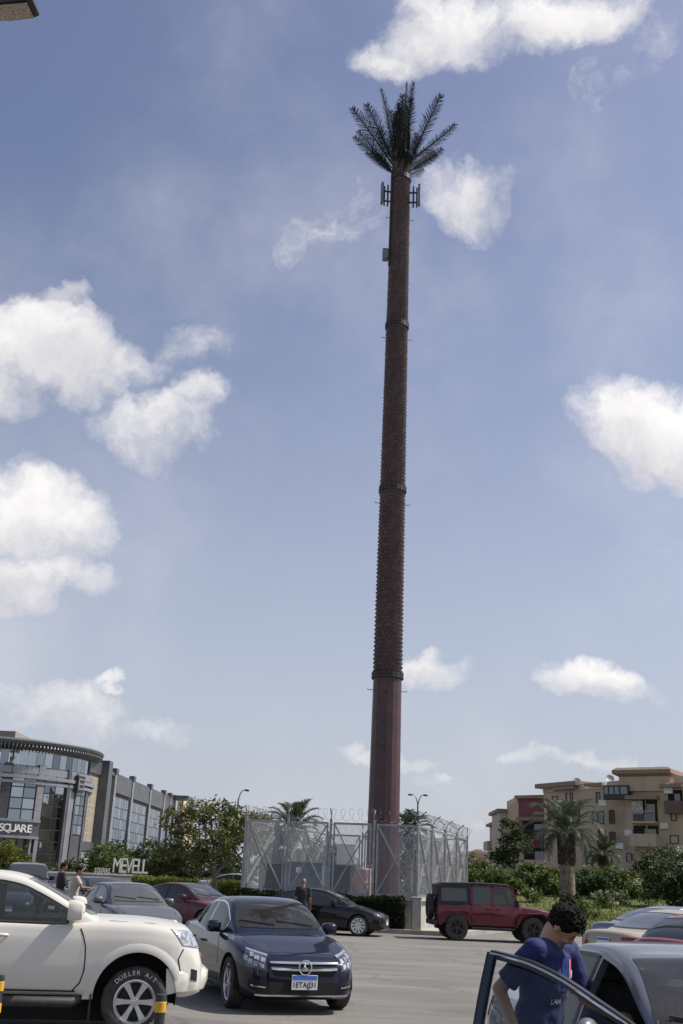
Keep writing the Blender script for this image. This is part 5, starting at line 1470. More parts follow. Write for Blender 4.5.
def palm(label, base, h, tr, nf, L, m=L_PALM, seed=0, boots=1.2, droop=1.0, group='palms', lw=.035, ll=.6):
    t = thing('palm_tree', label, 'palm', base, 0, group); rn = random.Random(seed)
    b = MB(); n = 22; pts = []; rs = []
    for i in range(n * 2 + 1):
        z = h * i / (n * 2); pts.append((.05 * math.sin(z * .8), 0, z)); rs.append(tr * (1.15 - .25 * i / (n * 2)) * (1.0 + (.035 if i % 2 else -.01)))
    b.tube(pts, rs, 14); b.build('trunk', PALMBARK, t, smooth=30)
    if boots:
        b = MB()
        for i in range(int(boots / .07)):
            z = h - boots + i * .07 * 1.0
            for j in range(9):
                a = 2 * PI * (j + .5 * (i % 2)) / 9 + .3 * rn.random(); rr = tr * 1.0 + .02
                p = V((math.cos(a) * rr + .05 * math.sin(z * .8), math.sin(a) * rr, z)); o_ = V((math.cos(a), math.sin(a), 0))
                b.bar(p - o_ * .03, p + o_ * (.07 + .03 * rn.random()) + V((0, 0, .14)), .10, .035, up=o_)
        b.build('leaf_bases', PALMBARKD, t)
    for i in range(nf):
        u = (i + .5) / nf; el = math.radians(76 - 92 * u ** 1.1 + rn.gauss(0, 4)); az = i * 2.39996 + rn.gauss(0, .1); k = L * rn.uniform(.88, 1.06) * (.75 + .25 * math.sin(PI * min(u * 1.3, 1)))
        key = (round(droop * (.55 + .6 * u), 1), round(L, 1))
        if key not in _fr:
            _fr[key] = frond_mesh(L, 44, key[0], lw, ll, .5).build('frond', [RACH, m], t, recalc=False); o = _fr[key]
        else: o = _fr[key].copy(); COL.objects.link(o); o.parent = t
        o.name = 'frond'
        o.matrix_local = Matrix.Translation((.05 * math.sin(h * .8), 0, h + .02)) @ Matrix.Rotation(az, 4, 'Z') @ Matrix.Rotation(-el + .35, 4, 'Y') @ Matrix.Scale(k / L, 4)
    return t

# ------------------------------------------------------------------ the mast dressed as a palm
STEELB = mat('brown painted steel', (0.058, 0.027, 0.028), .45, var=.25, vscale=1.5, rvar=.25, spec=.5)
COLLAR = mat('dark steel collar', (0.035, 0.026, 0.026), .5, var=.3)
ANT = mat('antenna grey', (0.16, 0.16, 0.165), .5, var=.2)
FRON = leafmat('plastic frond leaflets', (0.012, 0.018, 0.014), (0.020, 0.028, 0.024), (0.030, 0.036, 0.032), rough=.95, trans=.02)
FRIB = mat('plastic frond rib', (0.02, 0.019, 0.017), .9, spec=.1)
def barkmat():
    m = bpy.data.materials.new('moulded palm bark'); m.use_nodes = True
    t = NT(m.node_tree); p = m.node_tree.nodes['Principled BSDF']
    pos = t.n('ShaderNodeTexCoord').outputs['Object']
    r = t.n('ShaderNodeNewGeometry').outputs['Random Per Island']
    n = t.noise(pos, 1.2, 5, .6)
    f = t.math('ADD', t.math('MULTIPLY', r, .45), t.math('MULTIPLY', n, .55), clamp=True)
    t.l(t.ramp(f, [(0.1, (0.062, 0.041, 0.043)), (.55, (0.088, 0.058, 0.058)), (1, (0.145, 0.105, 0.100))]), p.inputs['Base Color'])
    p.inputs['Roughness'].default_value = .75
    return m
MBARK = barkmat()
TX, TY = 2.37, 47.0
def mast():
    t = thing('antenna_mast', 'very tall brown mobile phone mast disguised as a date palm', 'mast', (TX, TY, 0))
    Rb = lambda z: .705 - .265 * (z / 38.0)
    z1, z2 = 10.4, 37.9
    b = MB(); b.lathe([(Rb(0) + .02, .9), (Rb(0) + .02, 1.0), (Rb(1), 1.0), (Rb(z1), z1 - .1)], 16)
    b.build('lower_pole', STEELB, t, smooth=None)
    b = MB(); b.lathe([(1.0, .85), (1.0, .95), (.75, .96)], 24)
    for i in range(20):
        a = 2 * PI * i / 20; b.box((.87 * math.cos(a), .87 * math.sin(a), 1.0), (.06, .06, .12))
    b.build('base_flange', COLLAR, t)
    b = MB(); b.lathe([(Rb(z1) * .955 - .02, z1 - .2), (Rb(z2) * .93 - .02, z2)], 28); b.build('core', STEELB, t, smooth=60)
    # overlapping bark scales, row on row
    rn = random.Random(4); b = MB(); z = z1 + .05; row = 0
    vs = []; fs = []
    while z < z2 - .1:
        r = Rb(z) * .955 - .02; n = 20; pitch = .19
        for j in range(n):
            a = 2 * PI * (j + .5 * (row % 2)) / n; da = PI / n * .98; o = len(vs)
            lift = .060 + .020 * rn.random()
            for (aa, rr, zz) in ((a - da, r + .006, z - .02), (a + da, r + .006, z - .02), (a + da * .9, r + lift * .75, z + .10), (a, r + lift + .035, z + .15 + .02 * rn.random()), (a - da * .9, r + lift * .75, z + .10), (a, r - .0, z + .19)):
                vs.append((rr * math.cos(aa), rr * math.sin(aa), zz))
            fs += [(o, o + 1, o + 2, o + 4), (o + 4, o + 2, o + 3), (o + 2, o + 5, o + 3), (o + 4, o + 3, o + 5)]
        z += pitch; row += 1
    me = bpy.data.meshes.new('bark_cladding'); me.from_pydata(vs, [], fs); me.update(); link('bark_cladding', me, MBARK, t)
    for z in (z1, 19.25, 28.0, 36.75):
        b = MB(); r = Rb(z) * .955 + .03; b.lathe([(r, z - .12), (r + .07, z - .11), (r + .07, z - .02), (r + .035, z), (r + .07, z + .02), (r + .07, z + .10), (r, z + .12)], 32)
        for j in range(20):
            a = 2 * PI * j / 20; b.box(((r + .055) * math.cos(a), (r + .055) * math.sin(a), z - .0), (.05, .05, .30), rz=a)
        b.build('flange_ring', COLLAR, t, smooth=30)
    # climbing pegs: pairs standing out at the sides
    zs = [9.75, 18.55, 27.3, 34.3]
    for i, z in enumerate(zs):
        b = MB()
        for s in (-1, 1):
            a = (0 if s > 0 else PI) + .12; r = Rb(z); p = V((math.cos(a), math.sin(a), 0)); b.tube([p * (r - .02) + V((0, 0, z)), p * (r + .24) + V((0, 0, z)), p * (r + .25) + V((0, 0, z + .05))], .016, 6)
        b.build('climbing_peg', COLLAR, t)
    b = MB()
    for k in range(26):
        z = 1.6 + k * .34; a = -PI / 2 - .25; r = Rb(z) + .012; b.ell((r * math.cos(a), r * math.sin(a), z), (.02, .02, .03), 6, 4)
    b.build('rivet_row', ANT, t)
    # antenna panels on brackets
    for s, az in ((-1, PI + .12), (1, -.10), (1, PI * .5)):
        d = V((math.cos(az), math.sin(az), 0)); q = V((-d.y, d.x, 0)); r = Rb(35.7)
        m = MB()
        for zz in (35.3, 35.9): m.bar(d * r + V((0, 0, zz)), d * (r + .40) + V((0, 0, zz)), .07, .07)
        m.tube([d * (r + .22) + V((0, 0, 35.0)), d * (r + .22) + V((0, 0, 36.3))], .045, 8)
        m.tube([d * (r + .40) + V((0, 0, 35.0)), d * (r + .40) + V((0, 0, 36.2))], .04, 8)
        br = m.build('antenna_bracket', COLLAR, t)
        pn = MB(); pn.box(d * (r + .52) + V((0, 0, 35.75)), (.13, .30, 1.25), rz=az); pn.build('panel', ANT, br, bevel=.03)
    m = MB(); az = PI + .35; d = V((math.cos(az), math.sin(az), 0))
    m.tube([d * (Rb(34) + .07) + V((0, 0, 31.4)), d * (Rb(36) + .07) + V((0, 0, 37.2))], .05, 8); m.build('feeder_pipe', COLLAR, t)
    m = MB(); r = Rb(32); m.box((-r - .22, -.10, 32.05), (.30, .42, .58)); m.bar((-r - .05, -.1, 32.2), (-r - .2, -.1, 32.2), .06); m.build('radio_box', ANT, t, bevel=.05)
    # fronds: (azimuth seen from the camera side, elevation, length)
    pr = frond_mesh(5.0, 64, .22, .055, .92, .25, .075, bare=.16, tipup=-.9)
    first = None; rn = random.Random(9)
    F_ = []
    for i in range(6): F_.append((i * PI / 3 + .2, 88 - 3 * (i % 2), 4.0))
    for i in range(10): F_.append((i * 2 * PI / 10 + .05, 80 + rn.uniform(-2, 2), 4.0))
    for i in range(9): F_.append((i * 2 * PI / 9 + .33, 72 + rn.uniform(-3, 3), 3.3))
    for i in range(7): F_.append((i * 2 * PI / 7 + .45, 66 + rn.uniform(-3, 3), 2.3))
    for (az, el, L) in F_:
        if first is None: first = pr.build('frond', [FRIB, FRON], t, recalc=False); o = first
        else: o = first.copy(); COL.objects.link(o); o.parent = t
        zb = 37.35 + (.2 if el > 76 else (-.25 if el > 64 else -.6)); r = .36
        e = math.radians(el + rn.uniform(-1.5, 1.5)) - math.atan(.42 * 1.9) * .80
        o.matrix_local = Matrix.Translation((r * math.cos(az), r * math.sin(az), zb)) @ Matrix.Rotation(az, 4, 'Z') @ Matrix.Rotation(-e, 4, 'Y') @ Matrix.Rotation(rn.choice((-1, 1)) * (rn.uniform(.8, 1.3) if abs(math.cos(az)) > .6 else rn.uniform(0, .5)), 4, 'X') @ Matrix.Scale(L / 5.9, 4)
    m = MB(); m.lathe([(.43, 37.9), (.62, 38.1), (.62, 38.18), (.30, 38.2), (.28, 39.6), (.001, 39.62)], 20)
    for k in range(3): 
        a = k * 2.1; m.box((.36 * math.cos(a), .36 * math.sin(a), 39.0), (.14, .28, 1.3), rz=a)
    m.build('crown_head', COLLAR, t)
    m = MB(); m.tube([(0, 0, 39.5), (.0, 0, 41.8)], [.03, .015], 6); m.build('lightning_rod', COLLAR, t)
mast()

# ------------------------------------------------------------------ plinth, cage and what stands in it
PL0, PL1, PL2 = V((-3.15, 42.7, 0)), V((3.40, 41.7, 0)), V((6.6, 52.2, 0)); PL3 = PL0 + (PL2 - PL1)
slab('plinth', [(PL0.x, PL0.y), (PL1.x, PL1.y), (PL2.x, PL2.y), (PL3.x, PL3.y)], .0, 1.16, CONC)
LED = MB()
for a, b in ((PL0, PL1), (PL1, PL2), (PL2, PL3), (PL3, PL0)): LED.bar(a + V((0, 0, 1.17)), b + V((0, 0, 1.17)), .26, .12)
tag(LED.build('plinth_coping', mat('coping', (.36, .35, .33), .8, var=.15)), kind='structure')
hedge('low dark clipped hedge below the steel cage, behind the black sedan', (PL0.x - .15, 42.15), (PL1.x - .55, 41.25), 1.02, .75, 9000, .075, leafmat('hedge dark leaves', (.006, .013, .005), (.014, .028, .010), (.035, .055, .02)), 3, z=.12)
b = MB(); b.boxz(-.17, .17, -.17, .17, 0, 1.08); b.boxz(-.2, .2, -.2, .2, 1.08, 1.14)
t = b.build('concrete_post', CONC, bevel=.02, loc=(3.35, 41.15, .12)); tag(t, 'short square concrete post at the front corner of the cage plinth', 'post')
GALV = mat('galvanised steel', (0.30, 0.31, 0.325), .45, .55, var=.2, vscale=5, rvar=.2)
def meshmat():
    m = bpy.data.materials.new('expanded steel mesh'); m.use_nodes = True
    t = NT(m.node_tree); p = m.node_tree.nodes['Principled BSDF']; p.inputs['Base Color'].default_value = (.36, .37, .38, 1); p.inputs['Metallic'].default_value = .3; p.inputs['Roughness'].default_value = .55
    pos = t.n('ShaderNodeNewGeometry').outputs['Position']; sp = t.n('ShaderNodeSeparateXYZ'); t.l(pos, sp.inputs[0])
    h = t.math('ADD', sp.outputs[0], t.math('MULTIPLY', sp.outputs[1], .45))
    a = t.math('PINGPONG', t.math('ADD', t.math('MULTIPLY', h, 1.0), sp.outputs[2]), .035); b = t.math('PINGPONG', t.math('SUBTRACT', h, sp.outputs[2]), .035)
    wire = t.math('MAXIMUM', t.math('LESS_THAN', a, .0054), t.math('LESS_THAN', b, .0054))
    tr = t.n('ShaderNodeBsdfTransparent'); mx = t.n('ShaderNodeMixShader'); t.l(wire, mx.inputs[0]); t.l(tr.outputs[0], mx.inputs[1]); t.l(p.outputs[0], mx.inputs[2])
    t.l(mx.outputs[0], m.node_tree.nodes['Material Output'].inputs[0]); return m
EXPM = meshmat()
def cage():
    t = thing('security_fence', 'galvanised steel mesh cage with crossed braces and razor wire round the mast foot', 'fence', PL0 + V((0, 0, 1.23)))
    o0 = PL0; H = 2.58
    segs = []
    for a, b, n in ((PL0, PL1, 4), (PL1, PL2, 4), (PL2, PL3, 4), (PL3, PL0, 3)):
        for i in range(n): segs.append((a.lerp(b, i / n) - o0, a.lerp(b, (i + 1) / n) - o0))
    for k, (a, b) in enumerate(segs):
        d = (b - a).normalized(); a2, b2 = a + d * .13, b - d * .13
        p = MB(); p.bar(a, a + V((0, 0, H + .12)), .09, .09, up=d)
        p.tube([a + V((0, 0, H + .1)), a + V((0, 0, H + .32)) + V((d.y, -d.x, 0)) * .10, a + V((0, 0, H + .50)) + V((d.y, -d.x, 0)) * .34], .022, 6)
        p.tube([a + V((0, 0, H + .32)), a + V((0, 0, H + .50)) - V((d.y, -d.x, 0)) * .30], .022, 6)
        p.build('post', GALV, t)
        f = MB()
        for (u, v) in ((a2, a2 + V((0, 0, H))), (b2, b2 + V((0, 0, H)))): f.bar(u, v, .075, .06, up=d)
        f.bar(a2 + V((0, 0, .04)), b2 + V((0, 0, .04)), .06, .08); f.bar(a2 + V((0, 0, H - .04)), b2 + V((0, 0, H - .04)), .06, .08)
        fo = f.build('panel_frame', GALV, t)
        m = MB(); q = V((d.y, -d.x, 0)) * -.02; m.add([a2 + q, b2 + q, b2 + q + V((0, 0, H)), a2 + q + V((0, 0, H))], [(0, 1, 2, 3)]); m.build('mesh_infill', EXPM, fo)
        x = MB(); x.bar(a2 + V((0, 0, H - .06)), b2 + V((0, 0, .06)), .08, .05); x.build('brace', GALV, fo)
        x = MB(); x.bar(a2 + q + V((0, 0, .06)), b2 + q + V((0, 0, H - .06)), .08, .05); x.build('brace', GALV, fo)
    # razor wire coil along the top
    WIRE = mat('razor wire', (.14, .14, .145), .5, .5)
    for a, b in ((PL0, PL1), (PL1, PL2), (PL2, PL3), (PL3, PL0)):
        a, b = a - o0, b - o0; d = (b - a); L = d.length; d.normalize(); s = V((d.y, -d.x, 0)); pts = []
        n = int(L / .34 * 16)
        for i in range(n + 1):
            k = 2 * PI * i / 16; r = .22 + .02 * math.sin(i * .7); pts.append(a + d * (L * i / n + .07 * math.sin(2 * k)) + s * (r * math.sin(k)) + V((0, 0, H + .28 + r * math.cos(k))))
        m = MB(); m.tube(pts, .006, 4); m.build('razor_wire', WIRE, t)
cage()
CABG = mat('cabinet dark green', (.035, .05, .055), .5, var=.2); CABB = mat('cabinet blue grey', (.10, .13, .17), .5, var=.2); CABW = mat('cabinet white', (.62, .62, .60), .5, var=.1); CABP = mat('pinkish tank', (.34, .23, .20), .6, var=.2)
def cabinet(label, px, Y, w, d, h, m, kind='cabinet', z=1.16):
    p = at(px, 880, Y); t = thing('equipment_cabinet', label, kind, (p.x, Y, z), -.14, 'equipment inside the cage')
    b = MB(); b.boxz(-w / 2, w / 2, -d / 2, d / 2, .08, h); b.boxz(-w / 2 - .03, w / 2 + .03, -d / 2 - .03, d / 2 + .03, h, h + .05); b.boxz(-w / 2 + .05, w / 2 - .05, -d / 2 + .05, d / 2 - .05, 0, .08); b.build('housing', m, t, bevel=.012)
    for s in (-1, 1):
        b = MB(); b.boxz(min(s * .01, s * (w / 2 - .03)), max(s * .01, s * (w / 2 - .03)), -d / 2 - .02, -d / 2 - .003, .14, h - .06)
        for k in range(5): b.boxz(min(s * .08, s * (w / 2 - .10)), max(s * .08, s * (w / 2 - .10)), -d / 2 - .03, -d / 2 - .02, h * .6 + k * .05, h * .6 + k * .05 + .025)
        b.build('cabinet_door', m, t)
cabinet('dark green equipment cabinet on the left inside the steel cage', 274, 45.5, 1.15, .7, 1.05, CABG)
cabinet('wide blue-grey equipment cabinet in the middle of the cage, white notice on it', 304, 45.2, 1.55, .8, 1.15, CABB)
p = at(301, 880, 45.2); b = MB(); b.boxz(-.11, .11, -.01, .01, 0, .2); nt = b.build('notice_plate', CABW, loc=(p.x - .1, 44.72, 1.95)); tag(nt, 'small white notice fixed to the wide blue-grey cabinet', 'notice')
cabinet('dark cabinet beside the mast foot with a white unit on top', 340, 46.0, .95, .7, 1.1, CABG)
b = MB(); b.boxz(-.38, .38, -.28, .28, 0, .78); b.boxz(-.42, .42, -.32, .32, .78, .84); b.boxz(-.30, .30, -.30, -.28, .40, .66); p = at(345, 880, 46); t = b.build('air_unit', CABW, bevel=.02, loc=(p.x, 46.0, 2.32)); tag(t, 'white box unit standing on the dark cabinet by the mast', 'air unit', 'equipment inside the cage')
p = at(363, 880, 44.4); t = thing('storage_tank', 'pinkish upright drum in front of the mast foot', 'tank', (p.x, 44.4, 1.16)); b = MB(); b.lathe([(.001, 0), (.36, 0), (.37, .5), (.39, .52), (.37, .54), (.37, 1.0), (.34, 1.05), (.001, 1.07)], 24); b.build('drum', CABP, t, smooth=30); b = MB(); b.tube([(.15, 0, 1.05), (.15, 0, 1.14), (.4, 0, 1.16)], .04, 8); b.build('outlet_pipe', GALV, t)

# ------------------------------------------------------------------ buildings
def ray_plane(px, py, p0, p1):
    """pixel -> (distance along p0-p1, z) on the upright plane through p0 and p1"""
    d = ray(px, py); e = np.array([p1[0] - p0[0], p1[1] - p0[1]]); L = np.linalg.norm(e); e /= L; n = np.array([-e[1], e[0]])
    k = (n @ np.array([p0[0], p0[1]])) / (n @ d[:2]); q = d * k
    return float((q[:2] - np.array([p0[0], p0[1]])) @ e), float(q[2] + EYE)
class Face:
    """an upright wall plane from p0 to p1 (seen from its right-hand side, i.e. the outside)"""
    def __init__(s, p0, p1):
        s.p0, s.p1 = V((p0[0], p0[1], 0)), V((p1[0], p1[1], 0)); s.L = (s.p1 - s.p0).length; s.d = (s.p1 - s.p0).normalized(); s.n = V((s.d.y, -s.d.x, 0))
        s.q = Matrix((s.d, -s.n, V((0, 0, 1)))).transposed()
    def P(s, t, z, o=0.0): return s.p0 + s.d * t + s.n * o + V((0, 0, z))
    def box(s, mb, t0, t1, z0, z1, o0, o1): mb.box(s.P((t0 + t1) / 2, (z0 + z1) / 2, (o0 + o1) / 2), (t1 - t0, o1 - o0, z1 - z0), mtx=s.q)
    def px(s, x, y): return ray_plane(x, y, s.p0, s.p1)
    def rect(s, x0, y0, x1, y1):
        ym = (y0 + y1) / 2; xm = (x0 + x1) / 2
        return s.px(x0, ym)[0], s.px(x1, ym)[0], s.px(xm, y1)[1], s.px(xm, y0)[1]
def bmat(name, c, var=.10, vs=.35, rough=.9, bump=.15):
    """painted render with streaks of dirt"""
    if name in MATS: return MATS[name]
    m = bpy.data.materials.new(name); m.use_nodes = True
    t = NT(m.node_tree); p = m.node_tree.nodes['Principled BSDF']; pos = t.n('ShaderNodeNewGeometry').outputs['Position']
    mp = t.n('ShaderNodeMapping'); mp.inputs['Scale'].default_value = (1.6, 1.6, .16); t.l(pos, mp.inputs[0])
    a = t.noise(pos, vs, 6, .6); b = t.noise(mp.outputs[0], 1.2, 5, .65)
    c2 = tuple(x * (1 - var * 2.2) for x in c)
    col = t.mix(t.ramp(a, [(.35, 0.0), (.7, 1.0)]), c, tuple(min(1, x * (1 + var)) for x in c))
    col = t.mix(t.math('MULTIPLY', t.ramp(b, [(.48, 0.0), (.72, 1.0)]), .7), col, c2)
    t.l(col, p.inputs['Base Color']); p.inputs['Roughness'].default_value = rough
    MATS[name] = m; return m
SAND = bmat('sand coloured render', (0.45, 0.36, 0.265)); SAND2 = bmat('pale sand render', (0.50, 0.41, 0.32)); ROSE = bmat('maroon render', (0.19, 0.07, 0.085)); TILE = bmat('brown roof slab', (0.25, 0.185, 0.15))
WINF = mat('dark window frame', (.035, .033, .032), .6); WING = mat('window pane', (.035, .045, .055), .06, coat=1.0, spec=.8, var=.4, vscale=.6, world=True); SHUT = mat('brown shutter', (.085, .052, .038), .7, var=.2)
def bwin(face, t0, t1, z0, z1, parent, style='pane', name='window', arched=False):
    """frame, pane or shutter set on a wall plane, with a reveal"""
    f = MB(); w = .09
    face.box(f, t0, t0 + w, z0, z1, -.05, .06); face.box(f, t1 - w, t1, z0, z1, -.05, .06); face.box(f, t0 + w, t1 - w, z0, z0 + w, -.05, .06); face.box(f, t0 + w, t1 - w, z1 - w, z1, -.05, .06)
    if t1 - t0 > 1.0: m_ = (t0 + t1) / 2; face.box(f, m_ - .04, m_ + .04, z0 + w, z1 - w, -.04, .05)
    if arched:
        for k in range(8):
            a0, a1 = PI * k / 8, PI * (k + 1) / 8; r = (t1 - t0) / 2; c = (t0 + t1) / 2
            f.bar(face.P(c + r * math.cos(a0), z1 + r * .6 * math.sin(a0), .02), face.P(c + r * math.cos(a1), z1 + r * .6 * math.sin(a1), .02), .1)
    o = f.build(name, WINF if style != 'shutter' else SHUT, parent)
    g = MB(); face.box(g, t0 + w, t1 - w, z0 + w, z1 - w, -.04, .012)
    if arched:
        r = (t1 - t0) / 2; c = (t0 + t1) / 2; n = 10
        vs = [face.P(c + r * math.cos(PI * k / n), z1 + r * .6 * math.sin(PI * k / n), .012) for k in range(n + 1)]; g.add(vs, [tuple(range(n + 1))])
    g.build('pane' if style != 'shutter' else 'shutter', WING if style != 'shutter' else SHUT, o)
    return o
def balcony(face, t0, t1, z, h, depth, parent, wall=SAND, rail=None, canopy=None):
    rc = MB(); face.box(rc, t0 + .05, t1 - .05, z, z + h, -.06, .02); rc.build('recess_shade', DARKHOLE, parent)  # flat near-black panel on the wall: the balcony's shade put in as colour
    b = MB(); face.box(b, t0, t1, z - .18, z, 0, depth)
    rm = wall if rail is None else rail
    b.build('balcony', wall, parent)
    r = MB()
    if rail is None: face.box(r, t0, t1, z, z + .95, depth - .12, depth); face.box(r, t0, t0 + .12, z, z + .95, 0, depth - .12); face.box(r, t1 - .12, t1, z, z + .95, 0, depth - .12)
    else:
        face.box(r, t0, t1, z + .88, z + .95, depth - .08, depth)
        n = int((t1 - t0) / .16)
        for i in range(n + 1): u = t0 + (t1 - t0 - .03) * i / n; face.box(r, u, u + .03, z, z + .88, depth - .06, depth - .02)
    r.build('balcony_rail', rm, parent)
    d = MB(); face.box(d, t0 + (t1 - t0) * .45, t1 - .3, z + .05, z + h * .82, .0, .05); d.build('balcony_door', WING, parent)
    if canopy: c = MB(); face.box(c, t0 - .2, t1 + .2, z + h, z + h + .35, -.1, depth + .2); c.build('balcony_canopy', canopy, parent)

LAMPW0 = mat('dish grey', (.40, .40, .39), .5)
def apartments():
    # main block: facade running from left-back to right-front
    A, B_, C_ = (22.9, 116.6), (29.2, 104.6), (36.5, 99.5)
    r = thing('apartment_building', 'sand-coloured apartment block with flat hat roof and shaded balconies behind the right-hand palms', 'building', (32, 112, 0))
    inv = V((-32, -112, 0))
    def part(name, m, mb, parent=r, bevel=0.0):
        mb.v = [tuple(V(p) + inv) for p in mb.v]; return mb.build(name, m, parent, bevel=bevel)
    f1 = Face(A, B_); f2 = Face(B_, C_)
    class Sh(Face):
        def __init__(s, F_): s.__dict__.update(F_.__dict__); s.off = inv
        def P(s, t, z, o=0.0): return Face.P(s, t, z, o) + inv
    g1, g2 = Sh(f1), Sh(f2)
    dep = 11.0
    def wing(face, t0, t1, z1, m, name='wall', o=0.0, back=dep, z0=.3):
        b = MB(); Face.box(face, b, t0, t1, z0, z1, -back, o); b.build(name, m, r)
    zt1 = 11.5; zt2 = 11.75
    wing(g1, 0, f1.L, zt1, SAND); wing(g2, -.02, f2.L + 4, zt2, SAND, o=.02)
    # projecting bay in the middle, stair block with the hat
    t0, z_ = f2.px(613, 800); t1, _ = f2.px(655, 800)
    b = MB(); g2.box(b, t0 + .8, t1 + 1.4, 11.0, 12.35, -6, .35); b.build('stair_block', SAND, r)
    b = MB(); vs = []
    for (z, k) in ((12.35, .0), (12.6, .5), (12.95, .5), (13.2, .15)):
        for (t, o) in ((t0 + .8 - k, .35 + k), (t1 + 1.4 + k, .35 + k), (t1 + 1.4 + k, -6 - k), (t0 + .8 - k, -6 - k)): vs.append(g2.P(t, z, o))
    b.add(vs, [(i * 4 + j, i * 4 + (j + 1) % 4, i * 4 + 4 + (j + 1) % 4, i * 4 + 4 + j) for i in range(3) for j in range(4)] + [(0, 3, 2, 1), (12, 13, 14, 15)]); b.build('hat_roof', TILE, r)
    # parapet teeth with light gaps
    for F_, za, L0, L1 in ((g1, zt1, 0, f1.L), (g2, zt2, 0, t0 + .2), (g2, zt2, t1 + 1.9, f2.L + 4)):
        x = L0
        while x < L1 - .9:
            w = min(1.75, L1 - x); pm = MB(); F_.box(pm, x, x + w, za, za + .62, -.5, .10); F_.box(pm, x + w, min(x + w + .75, L1), za, za + .18, -.5, .06); pm.build('parapet', SAND2, r); x += w + .75
    # flat canopies over the top windows
    cm = MB()
    for (F_, x0, y0, x1, y1) in ((g1, 560, 785, 578, 790), (g2, 589, 783, 603, 787), (g2, 664, 784, 682, 788)):
        a, b_, c, d = F_.rect(x0, y0, x1, y1); F_.box(cm, a - .2, b_ + .2, c, c + .28, 0, .8)
    cm.build('window_canopy', TILE, r)
    # windows read off the photograph
    for (F_, x0, y0, x1, y1, st, ar) in (
        (g1, 566, 793, 573, 804, 'pane', 0), (g1, 552, 796, 558, 804, 'pane', 0), (g1, 573, 811, 580, 824, 'pane', 0),
        (g2, 596, 792, 600.5, 803, 'pane', 0), (g2, 592, 811, 604, 824, 'pane', 0), (g2, 609, 812, 615, 824, 'shutter', 1), (g2, 609.5, 834, 616, 845, 'shutter', 1), (g2, 598, 832, 606, 844, 'shutter', 1),
        (g2, 670, 835, 679, 844, 'shutter', 0), (g2, 626, 853, 632, 862, 'pane', 0), (g2, 586, 855, 594, 864, 'pane', 0), (g2, 671, 812, 677, 821, 'pane', 0), (g1, 548, 811, 556, 822, 'shutter', 0), (g1, 563, 834, 571, 845, 'pane', 0)):
        a, b_, c, d = F_.rect(x0, y0, x1, y1); bwin(F_, a, b_, c, d, r, st, arched=bool(ar))
    # the dark boxed-out corner window
    a, b_, c, d = g2.rect(606, 786, 622, 800); b = MB(); g2.box(b, a, b_ + .9, c, d, 0, .75); bx = b.build('box_window', WINF, r)
    gl = MB()
    for k in range(3): u0 = a + .1 + (b_ - a) * k / 3; gl_ = g2.box(gl, u0, u0 + (b_ - a) / 3 - .14, c + .5, d - .15, .74, .77)
    g2.box(gl, b_ + .15, b_ + .8, c + .5, d - .15, .74, .77); gl.build('pane', mat('blue grey pane', (.10, .14, .19), .08, coat=1.0), bx)
    # bay with two balconies
    a, b_, c, d = g2.rect(632, 800, 658, 812)
    b = MB(); g2.box(b, a - .1, b_ + .1, .4, 4.6, 0, 1.15); b.build('bay', SAND, r)
    zz = g2.px(645, 822)[1]; z2 = g2.px(645, 845)[1]
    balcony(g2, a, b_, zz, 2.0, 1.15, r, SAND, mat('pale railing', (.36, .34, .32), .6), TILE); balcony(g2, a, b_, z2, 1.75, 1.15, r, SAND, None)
    aw = MB(); g2.box(aw, a + .2, (a + b_) / 2, zz + .7, zz + 1.9, .6, .66); aw.build('curtain', mat('striped curtain', (.42, .40, .38), .8, var=.3, vscale=3), r)
    # right hand top balcony in brown
    a, b_, c, d = g2.rect(668, 801, 684, 812); zb = g2.px(676, 812)[1]
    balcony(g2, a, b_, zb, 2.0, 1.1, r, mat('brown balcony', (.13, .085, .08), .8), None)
    ac = MB(); a, b_, c, d = g2.rect(665, 790, 669, 794); g2.box(ac, a, a + .8, c, c + .6, .05, .40); ac.build('air_conditioner', CABW, r, bevel=.03)
    # ground floor band
    b = MB(); g2.box(b, 0, f2.L + 4, .4, 1.6, 0, .25); b.build('base_wall', SAND2, r)
    # clutter: air units, dishes, a second hat slab, shutters half down
    for (F_, x, y) in ((g2, 600, 806), (g1, 577, 806), (g2, 626, 836), (g2, 661, 829), (g1, 560, 806), (g2, 617, 849)):
        a, z = F_.px(x, y); q = MB(); F_.box(q, a, a + .75, z, z + .55, .04, .36); q.build('air_conditioner', CABW, r, bevel=.03)
    for (F_, t_, z) in ((g1, 4, zt1), (g1, 9, zt1), (g2, 2.2, zt2), (g2, 5.4, zt2)):
        q = MB(); p = F_.P(t_, z + 1.0, -1.2); q.bar(F_.P(t_, z, -1.2), p, .06); q.lathe([(.001, 0), (.25, .03), (.45, .12), (.44, .14), (.25, .05), (.001, .02)], 14, p, mtx=Matrix.Rotation(1.1, 3, 'X')); q.build('satellite_dish', LAMPW0, r)
    q = MB(); a = g1.px(547, 800)[0]; g1.box(q, -.6, 6.0, zt1 + .45, zt1 + .9, -5, .7); g1.box(q, .2, 5.2, zt1, zt1 + .45, -4.5, .1); q.build('roof_slab', TILE, r)
    q = MB(); g1.box(q, 4.2, 4.32, .5, zt1, .02, .12); g2.box(q, 1.1, 1.2, .5, zt2, .04, .14); q.build('drain_pipe', SAND2, r)
    # ---- the maroon-faced block and the receding wing to the left
    D_ = (22.0, 127.0)
    r2 = thing('apartment_building', 'sand-coloured apartment block with a maroon wall, left of the hat-roofed one', 'building', (20, 132, 0))
    inv2 = V((-20, -132, 0))
